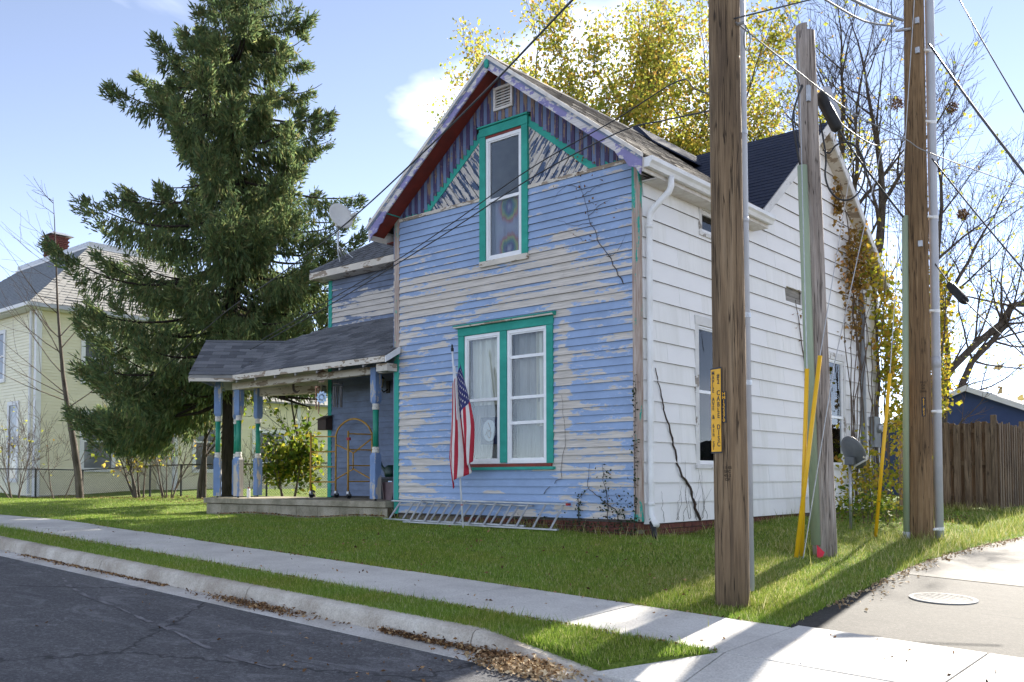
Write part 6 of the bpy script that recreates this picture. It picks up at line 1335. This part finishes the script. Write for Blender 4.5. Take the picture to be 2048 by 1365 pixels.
while z < 14.9:
    for q in range(5 if z < 13 else 4):
        az = random.uniform(0,6.283); dh = Vector((math.cos(az),math.sin(az),0))
        lr = dh.dot(rt)
        if z < 4.4 and lr > -.25:
            dh = -dh; lr = -lr
            if lr > -.25: continue
        L = sprof(z)*random.uniform(.35,.92)*(1.28 if random.random() < .16 else 1)
        if lr > .3 and 5 < z < 9: L *= .95
        zz_ = z+random.uniform(-.1,.1); k = 12; pts = []; dr = .50 if z < 9 else .32
        upt = random.uniform(.05,.38)
        for i in range(k+1):
            t = i/k; pts.append(Vector((sb.x,sb.y,zz_))+dh*L*t*(1-.05*t)+Vector((0,0,L*(-dr*t*(1-.55*t)+upt*t**3))))
        if z > 3.6: br_.tube(pts, [.045*(1-t/k)*min(1,L/3)+.006 for t in range(k+1)], 5, cap=False)
        n = int(L*(34 if z > 4.4 else 40)); t = RNG.random(n)**.62; idx = np.clip((t*k).astype(int),0,k-1); PA = np.array([tuple(p) for p in pts]); fr = t*k-idx; C_ = PA[idx]+(PA[idx+1]-PA[idx])*fr[:,None]; side = np.array(dh.cross(Vector((0,0,1))))
        # side twigs, mostly drooping
        sd = RNG.uniform(-1,1,n); w_ = (0.55*L*.35)*(1-t*.75); offs = side[None,:]*(sd*w_)[:,None]; C_ = C_+offs; C_[:,2] -= np.abs(sd)*w_*.35
        for rep in range(10):
            hang = RNG.uniform(0,1,n)**1.6*(.80 if z < 10 else .45)*(1.05-t*.7); cc_ = C_.copy(); cc_ += RNG.normal(0,.035,(n,3)); cc_[:,2] -= hang
            dd = np.array(dh)[None,:]*RNG.uniform(.1,.7,(n,1))+side[None,:]*(sd*.5)[:,None]+RNG.normal(0,.28,(n,3)); dd[:,2] += np.where(t > .82, .35, -.75-1.2*hang)
            spr_c.append(cc_); spr_d.append(dd); spr_l.append(RNG.uniform(.10,.21,n)*(1 if z < 13 else .8))
    z += .235
stuff(br_.build('boughs', M['bark_d'], SP, smooth=True))
Cc = np.concatenate(spr_c); Dd = np.concatenate(spr_d); Dd /= np.linalg.norm(Dd,axis=1,keepdims=True); Ll = np.concatenate(spr_l)[:,None]
_lat = (Cc-np.array([sb.x,sb.y,0]))[:,:2]@np.array([rt.x,rt.y]); _gap = np.sin(1.9*Cc[:,0]+1.3*Cc[:,2])*np.sin(2.1*Cc[:,1]-.7*Cc[:,2])*np.sin(2.7*Cc[:,2]+.9*Cc[:,0])+.35*np.sin(6.1*Cc[:,0]+3)*np.sin(5.3*Cc[:,2])
_keep = (Cc[:,2] > np.interp(_lat, [-4.5,-1.6,-.9,4], [2.05,2.2,3.5,3.75])+RNG.normal(0,.12,len(Cc))) & (_gap < .48); Cc, Dd, Ll = Cc[_keep], Dd[_keep], Ll[_keep]
def sprig_mesh(sel, m, nm):
    c, d, l = Cc[sel], Dd[sel], Ll[sel]; n = len(c); a = RNG.normal(size=(n,3)); a -= d*(a*d).sum(1,keepdims=True); a /= np.linalg.norm(a,axis=1,keepdims=True); b = np.cross(d,a); w = l*RNG.uniform(.07,.12,(n,1))
    V = []; 
    for s in (a, b): V += [c, c+d*l*.45+s*w, c+d*l, c+d*l*.45-s*w]
    V = np.stack(V,1).reshape(-1,3); i = np.arange(8*n).reshape(-1,4); o = addobj(nm, npmesh(nm, V, i, m, tuple(SP.location)), SP); stuff(o)
_m = RNG.random(len(Cc)) < .72; sprig_mesh(_m, M['needle'], 'needles'); sprig_mesh(~_m, M['needle2'], 'needles')
for (x0,y0,x1,y1) in ((450,770,330,842),(455,800,345,835),(470,750,620,815),(470,770,640,800)): 
    a, b = at(x0,y0,22.6), at(x1,y1,22.2); MB().tube([a,(a+b)/2+Vector((0,0,-.1)),b], [.06,.045,.015], 6).build('bare_bough', M['bark_d'], SP, smooth=True)
# ---- yellow maple behind the house
random.seed(21); M['leaf_y'] = leafmat('yellow_green_maple_leaves', [(0.0,(0.19,0.24,0.035)),(0.35,(0.36,0.38,0.06)),(0.68,(0.52,0.46,0.08)),(0.88,(0.60,0.42,0.08)),(1.0,(0.52,0.29,0.07))], 0.5)
mp = Vector((-15.0,22.6,.98)); MT = thing('maple_tree', mp, 'tall yellow leaved maple rising behind the blue house roof', 'tree'); T = Tree()
T.b.tube([mp-Vector((0,0,.2)),mp+Vector((.1,0,2)),mp+Vector((.0,.1,4))], [.42,.36,.33], 12)
for (da, db, L, r) in ((-.80,.1,6.2,.15),(-.48,-.1,6.0,.18),(-.18,.2,6.2,.20),(.10,-.1,6.4,.22),(.36,.15,6.2,.20),(.62,-.1,5.8,.17),(.9,.1,5.0,.13),(-.05,-.5,5.0,.14)): T.grow(mp+Vector((0,0,3.4)), rt*da+fw_*db+Vector((0,0,1)), L, r, 0, 4, .24, .13, (3,4), .60, .66, .006, .30)
T.build(MT, M['bark'], M['twig_d']); tp = [p for p in T.tips if p.z > 6.0]
random.shuffle(tp); leaves(MT, tp[:5600], .115, M['leaf_y'], jitter=.20, n_per=10)
print('maple', len(T.tips), T.n)
# ---- bare trees on the right
def bare(seed, base, label, stems, mx=4, name='bare_tree', leafn=0, twig='twig_d', kids=(3,5), tipr=.005, ratio=.62, lm=None, lsize=.12):
    random.seed(seed); base = Vector(base); t = thing(name, base, label, 'tree'); T = Tree()
    for (z0, d, L, r) in stems: T.grow(base+Vector((0,0,z0)), Vector(d), L, r, 0, mx, .16, .13, kids, ratio, .74, tipr, .32)
    T.build(t, M['bark'], M[twig])
    if leafn:
        tp = T.tips[:]; random.shuffle(tp); leaves(t, tp[:leafn], lsize, lm or M['leaf_y'], jitter=.12)
    return t, T
t1 = at(1714,960,26.2); t1.z = g1(t1.x,t1.y)
bare(5, t1, 'large leafless tree behind the cross gable, between the poles', [(-.2,(.02,0,1),5.5,.26),(3.6,(-.30,-.2,1),5.2,.17),(4.4,(.22,.15,1),5.5,.19),(2.8,(-.62,-.4,1),4.6,.13),(5.0,(.0,.0,1),5.5,.18)], 4, leafn=420, kids=(4,5))
t2 = at(1880,960,25.2); t2.z = g1(t2.x,t2.y)
bare(9, t2, 'slim leafless tree right of the tall brown pole', [(-.2,(.03,.02,1),5.2,.15),(4.8,(-.05,.0,1),3.8,.11),(4.6,(.35,.25,1),3.2,.08)], 4, leafn=250, kids=(4,5), tipr=.004)
# heavy limbs of the far tree
t3 = at(1880,830,33); random.seed(3); LT = thing('leaning_tree', (t3.x,t3.y,g1(-7,33)), 'crooked dark limbs of a far tree above the blue garage', 'tree'); T = Tree()
for pl_, r in ((((1842,900),(1862,805),(1905,735),(1950,690),(2005,645),(2022,612),(2075,598)),.16),(((1880,900),(1915,790),(1945,722),(1985,682),(2014,648)),.14)):
    P_ = [at(x,y,33) for x,y in pl_]; T.b.tube(P_, [r*(1-.55*i/len(P_)) for i in range(len(P_))], 9, cap=False)
    for i in range(1,len(P_)-0):
        for q in range(4): T.grow(P_[i], (rvec()+Vector((.3,.2,.5))).normalized(), random.uniform(1.6,3.0), .045, 2, 4, .2, .2, (3,4), .62, .8, .005)
T.build(LT, M['bark'], M['twig_d']); random.shuffle(T.tips); leaves(LT, T.tips[:420], .13, M['leaf_y'], jitter=.15)
for (x, y, r, lab) in ((1792,208,.20,'leaf nest left of the tall pole in the bare tree'),(1903,217,.17,'dark leaf nest high in the slim bare tree'),(1926,430,.16,'leaf nest low on the slim bare tree')):
    c = at(x,y,25.6); n = 260; a = RNG.normal(size=(n,3)); a /= np.linalg.norm(a,axis=1,keepdims=True); p = np.array(c)+a*r*RNG.uniform(.5,1,(n,1))
    t = thing('squirrel_nest', c, lab, 'nest', 'leaf nests in the bare trees'); leaves(t, p, .06, M['litter'], 'nest_leaves', .02)
# ---- small trees and shrubs left
def shrub(seed, px_, py_, d, label, n, L, r, mx=3, leafn=0, lsize=.09, lm=None, spread=.35, name='bare_shrub', per=1, twig='twig'):
    random.seed(seed); b = at(px_,py_,d); b.z = g1(b.x,b.y); t = thing(name, b, label, 'shrub' if 'shrub' in name else 'tree', None); T = Tree()
    for i in range(n):
        a = random.uniform(0,6.283); o = Vector((math.cos(a),math.sin(a),0)); T.grow(b+o*.12*(n>1)-Vector((0,0,.05)), o*spread*random.uniform(.3,1)+Vector((0,0,1)), L*random.uniform(.7,1.1), r*random.uniform(.7,1.1), 0, mx, .2, .14, (3,4), .60, .7, .004, .3)
    T.build(t, M['bark'], M[twig])
    if leafn: random.shuffle(T.tips); leaves(t, T.tips[:leafn], lsize, lm or M['leaf_y'], 'crown', .10, per)
    return t
M['leaf_g'] = leafmat('green_yellow_shrub_leaves', [(0.0,(0.05,0.10,0.012)),(0.5,(0.13,0.19,0.02)),(0.85,(0.30,0.30,0.03)),(1.0,(0.45,0.36,0.05))], 0.5)
shrub(31, 575,988,20.6, 'green and yellow leaved sapling behind the porch', 5, 1.1, .022, 2, 260, .12, M['leaf_g'], .5, 'maple_sapling', 6)
shrub(32, 30,993,27.0, 'bare twiggy shrub at the left edge by the fence', 7, 1.5, .022, 3, 60, .09, None, .5)
shrub(33, 118,993,27.2, 'thin bare shrub beside the leaning trunk at the fence', 3, 1.9, .022, 3, 10, .09, None, .5)
shrub(34, 280,990,25.2, 'bushy shrub with a few yellow leaves under the spruce', 6, 1.6, .04, 3, 420, .12, M['leaf_y'], .4)
shrub(35, 335,988,25.0, 'many stemmed bare shrub before the yellow house bay', 8, 1.7, .024, 3, 120, .10, M['leaf_y'], .5)
shrub(36, 402,988,24.6, 'slender dark tree with green leaves left of the porch posts', 2, 2.6, .075, 3, 520, .15, M['leaf_g'], .22, 'young_tree', 1, 'twig_d')
shrub(37, 628,985,24.0, 'thin dark tree with sparse leaves between porch and scaffold', 1, 2.6, .06, 3, 130, .12, M['leaf_g'], .15, 'young_tree', 1, 'twig_d')
shrub(38, 500,990,23.5, 'low tangled shrub seen between the porch posts', 5, 1.2, .018, 3, 90, .10, M['leaf_g'], .6)
# leaning young tree at the left with its bare leader
random.seed(44); yb = at(161,996,26.4); yb.z = g1(yb.x,yb.y); YT = thing('young_tree', yb, 'leaning bare young tree in front of the yellow house corner', 'tree'); T = Tree()
P_ = [yb-Vector((0,0,.1))]+[at(x,y,26.4) for x,y in ((156,945),(148,890),(136,820),(126,750),(120,680),(115,610),(112,520),(109,440),(106,395))]; T.b.tube(P_, [.11,.10,.09,.07,.055,.042,.03,.02,.012,.004], 9, cap=False)
for i in range(3,9):
    for q in range(4):
        a = random.choice((-1,-1,1)); T.grow(P_[i]+(P_[i+1]-P_[i])*random.random()*.9, rt*a*random.uniform(.5,1.0)+fw_*random.uniform(-.5,.5)+Vector((0,0,random.uniform(.3,1.0))), random.uniform(1.2,2.4)*(1.3 if i < 5 else (.9 if i < 7 else .5)), .020 if i < 6 else .011, 2, 3, .25, .12, (2,3), .55, .6, .004)
T.build(YT, M['bark'], M['twig'])
# ---- vines on the house
def vine(name, pts, r, label, m='twig_d', leafs=None, root=None, side=None):
    P_ = [Vector(p) for p in pts]; t = root or thing(name, P_[0], label, 'vine'); Q = []
    for i in range(len(P_)-1):
        for j in range(5): Q.append(P_[i]+(P_[i+1]-P_[i])*(j/5)+Vector((random.gauss(0,.008),random.gauss(0,.008),random.gauss(0,.008))))
    Q.append(P_[-1]); MB().tube(Q, [r*(1-.75*i/len(Q)) for i in range(len(Q))], 5).build('stem', M[m], t); return t
random.seed(8)
def sidep(y, z, o=.035): return (XR+o, y, z)
t = vine('dead_vine', [sidep(11.62,.97),sidep(11.45,1.25),sidep(11.36,1.45),sidep(11.10,1.62),sidep(10.95,2.0),sidep(10.72,2.45),sidep(10.62,2.7),sidep(10.50,3.0)], .022, 'dead brown vine climbing the near end of the white wall', 'rust')
for k in range(12):
    y = random.uniform(10.5,11.9); vine('', [sidep(y,.98),sidep(y+random.uniform(-.1,.1),1.2),sidep(y+random.uniform(-.25,.2),random.uniform(1.3,1.8))], .0035, '', 'twig_d', root=t)
t = vine('dead_vine', [sidep(16.05,1.0),sidep(15.7,2.2),sidep(15.35,3.2),sidep(15.15,4.0),sidep(14.95,4.55)], .018, 'dry vine hanging from the hole in the white siding', 'twig')
pts = [sidep(15.0+random.gauss(0,.10)+(4.6-z)*.30,z,.06) for z in np.linspace(2.0,4.6,90)]; M['leaf_r'] = leafmat('russet_vine_leaves', [(0.0,(0.10,0.05,0.03)),(0.5,(0.20,0.09,0.03)),(1.0,(0.36,0.20,0.05))], 0.4); leaves(t, pts, .05, M['leaf_r'], 'leaves', .06)
t = vine('dead_vine', [(-7.95,YF-.03,4.15),(-7.75,YF-.03,4.55),(-7.62,YF-.03,4.95),(-7.72,YF-.03,5.35),(-7.8,YF-.03,5.65)], .009, 'thin dead vine on the upper right of the blue front', 'twig_d')
t.location = (-6.9,YF-.03,4.1)
for ch_ in list(t.children): bpy.data.objects.remove(ch_)
vine('', [(-6.75,YF-.03,4.1),(-6.95,YF-.03,4.45),(-7.15,YF-.03,4.75),(-7.3,YF-.03,5.1),(-7.45,YF-.03,5.6)], .008, '', 'twig_d', root=t)
for (a, b, c) in ((-7.15,4.75,-.5),(-7.3,5.1,.45),(-7.25,5.0,-.6),(-7.4,5.4,.4),(-7.42,5.5,-.5),(-7.0,4.5,.3)): vine('', [(a,YF-.03,b),(a+c*.5,YF-.03,b+random.uniform(0,.15)),(a+c,YF-.03,b+random.uniform(-.1,.3))], .004, '', 'twig_d', root=t)
leaves(t, [(-7.3+random.gauss(0,.35),YF-.06,5.3+random.gauss(0,.4)) for _ in range(40)]+[(-7.5+random.gauss(0,.25),YF-.06,6.1+random.gauss(0,.2)) for _ in range(26)], .035, M['leaf_r'], 'leaves', .01)
M['ivy'] = leafmat('dark_ivy_leaves', [(0.0,(0.012,0.028,0.012)),(0.6,(0.028,0.055,0.02)),(0.9,(0.05,0.08,0.03)),(1.0,(0.22,0.06,0.04))], 0.2)
iv = vine('ivy', [(-6.75,YF-.04,.85),(-6.9,YF-.04,1.15),(-7.1,YF-.04,1.25),(-7.35,YF-.04,1.45),(-7.3,YF-.04,1.75)], .008, 'dark ivy climbing the brick and clapboards at the front right corner')
for p in ([(-6.6,YF-.05,.9),(-6.58,YF-.05,1.5),(-6.56,YF-.05,2.3),(-6.57,YF-.05,2.9)],[(-7.5,YF-.04,.9),(-7.48,YF-.04,1.3),(-7.3,YF-.04,1.45)],[(-7.0,YF-.04,1.0),(-7.05,YF-.04,1.4),(-7.1,YF-.04,1.75)]): vine('', p, .007, '', 'twig_d', root=iv)
pts = [(-6.8+random.gauss(0,.14),YF-.06,1.12+random.gauss(0,.14)) for _ in range(120)]+[(-6.57+random.gauss(0,.02),YF-.06,random.uniform(1.0,2.9)) for _ in range(110)]+[(-7.48+random.gauss(0,.03),YF-.06,random.uniform(.95,1.4)) for _ in range(60)]+[(-7.06+random.gauss(0,.05),YF-.06,random.uniform(1.1,1.75)) for _ in range(60)]+[(random.uniform(-8.6,-6.5),YF-.08,.93+random.gauss(0,.05)) for _ in range(260)]
leaves(iv, pts, .036, M['ivy'], 'leaves', .015)
vine('dead_vine', [(-8.1,YF-.03,1.35),(-7.8,YF-.03,1.55),(-7.72,YF-.03,2.1),(-7.78,YF-.03,2.7)], .005, 'single dead stem on the clapboards right of the double window')
# leafy yellow vine at the far corner
M['leaf_b'] = leafmat('bright_yellow_vine_leaves', [(0.0,(0.16,0.20,0.02)),(0.4,(0.36,0.34,0.03)),(0.8,(0.56,0.42,0.05)),(1.0,(0.40,0.20,0.04))], 0.5)
yv = vine('yellow_vine', [(XR+.08,18.6,.95),(XR+.1,18.5,2.2),(XR+.1,18.7,3.6),(XR+.1,18.6,5.0),(XR+.12,18.0,6.0)], .05, 'leafy yellow vine smothering the far corner of the white house', 'bark')
for q in range(14): y = random.uniform(17.0,19.2); vine('', [(XR+.1,y+random.gauss(0,.2),1.0),(XR+.1,y,3.0),(XR+.12,y+random.gauss(0,.3),4.2),(XR+.14,y+random.gauss(0,.5),5.5)], .014, '', 'twig', root=yv)
pts = []
for (cy, cz, sy, sz, n, ox) in ((18.75,4.8,.28,.7,420,.2),(19.2,3.6,.32,.8,700,.32),(18.9,4.2,.3,.6,380,.22),(17.9,5.6,.3,.3,260,.15),(19.5,2.6,.3,.6,260,.25),(17.2,1.6,.5,.35,300,.3),(18.2,1.4,.6,.3,220,.3)):
    for _ in range(n): pts.append((XR+.10+abs(random.gauss(0,ox)),random.gauss(cy,sy),random.gauss(cz,sz)))
leaves(yv, pts, .10, M['leaf_b'], 'leaves', .03)
M['leaf_br'] = leafmat('brown_curled_vine_leaves', [(0.0,(0.13,0.075,0.02)),(0.5,(0.28,0.17,0.04)),(0.85,(0.42,0.24,0.05)),(1.0,(0.58,0.27,0.10))], 0.4)
bv = vine('brown_vine', [(XR+.06,17.9,3.6),(XR+.1,17.4,4.6),(XR+.15,17.3,5.4),(XR+.2,16.9,6.3),(XR+.2,16.6,6.9)], .02, 'brown leaved vine hanging under the cross gable rake', 'twig')
for q in range(10): a = random.uniform(5.0,6.2); vine('', [(XR+.1,17.3+random.gauss(0,.15),a),(XR+.2,17.4+random.gauss(0,.3),a-.2),(XR+.15,17.5+random.gauss(0,.3),a-random.uniform(.4,1.2))], .006, '', 'twig', root=bv)
pts = [(XR+.08+abs(random.gauss(0,.12)),random.gauss(17.35,.28),random.gauss(5.5,.38)) for _ in range(620)]+[(XR+.1,random.gauss(16.75,.10),random.gauss(6.6,.22)) for _ in range(130)]+[(XR+.08,random.gauss(17.5,.25),random.gauss(4.5,.3)) for _ in range(120)]
leaves(bv, pts, .085, M['leaf_br'], 'leaves', .03)
# yellow tree right of the tall pole, distant mass
random.seed(77); c = at(1868,955,24.0); c.z = g1(c.x,c.y); yt = thing('yellow_shrub_tree', c, 'narrow yellow leaved tree behind the tall brown pole', 'tree'); T = Tree(); T.grow(c, Vector((0,0,1)), 3.6, .09, 0, 3, .2, .1, (4,5), .5, .6, .005); T.build(yt, M['bark'], M['twig'])
pts = [at(random.gauss(1872,16),random.uniform(535,830),24+random.gauss(0,.4)) for _ in range(1500)]; leaves(yt, pts, .13, M['leaf_b'], 'crown', .1)
far = thing('far_trees', (-20,75,1), 'hazy brown and yellow tree mass far off along the horizon', 'trees'); pts = []
for k in range(60):
    cx_, cy_ = random.uniform(-95,15), random.uniform(60,85); h = random.uniform(3.0,6.5)
    for _ in range(140): pts.append((random.gauss(cx_,2.0),random.gauss(cy_,1.5),1+abs(random.gauss(h*.5,h*.28))))
M['leaf_far'] = leafmat('far_autumn_leaves', [(0.0,(0.10,0.08,0.05)),(0.5,(0.20,0.16,0.08)),(1.0,(0.32,0.26,0.10))], 0.4); leaves(far, pts, .55, M['leaf_far'], 'crown', .3); far['kind'] = 'stuff'
# weeds under the vine, scrap at side
pts = [at(random.uniform(1640,1790),random.gauss(1010,18),15.5+random.gauss(0,.8)) for _ in range(700)]; wd = thing('weed_patch', tuple(at(1710,1030,15.5)), 'tangle of weeds and dry stems at the foot of the white wall', 'weeds'); leaves(wd, [p for p in pts if p.z > g1(p.x,p.y)], .07, M['leaf_g'], 'leaves', .05)
for q in range(40):
    x = random.uniform(-6.4,-5.3); y = random.uniform(15,19); zq = g1(x,y); MB().tube([(x,y,zq-.05),(x+random.gauss(0,.1),y+random.gauss(0,.1),zq+random.uniform(.3,.8))], [.006,.002], 3).build('stem', M['twig'], wd)
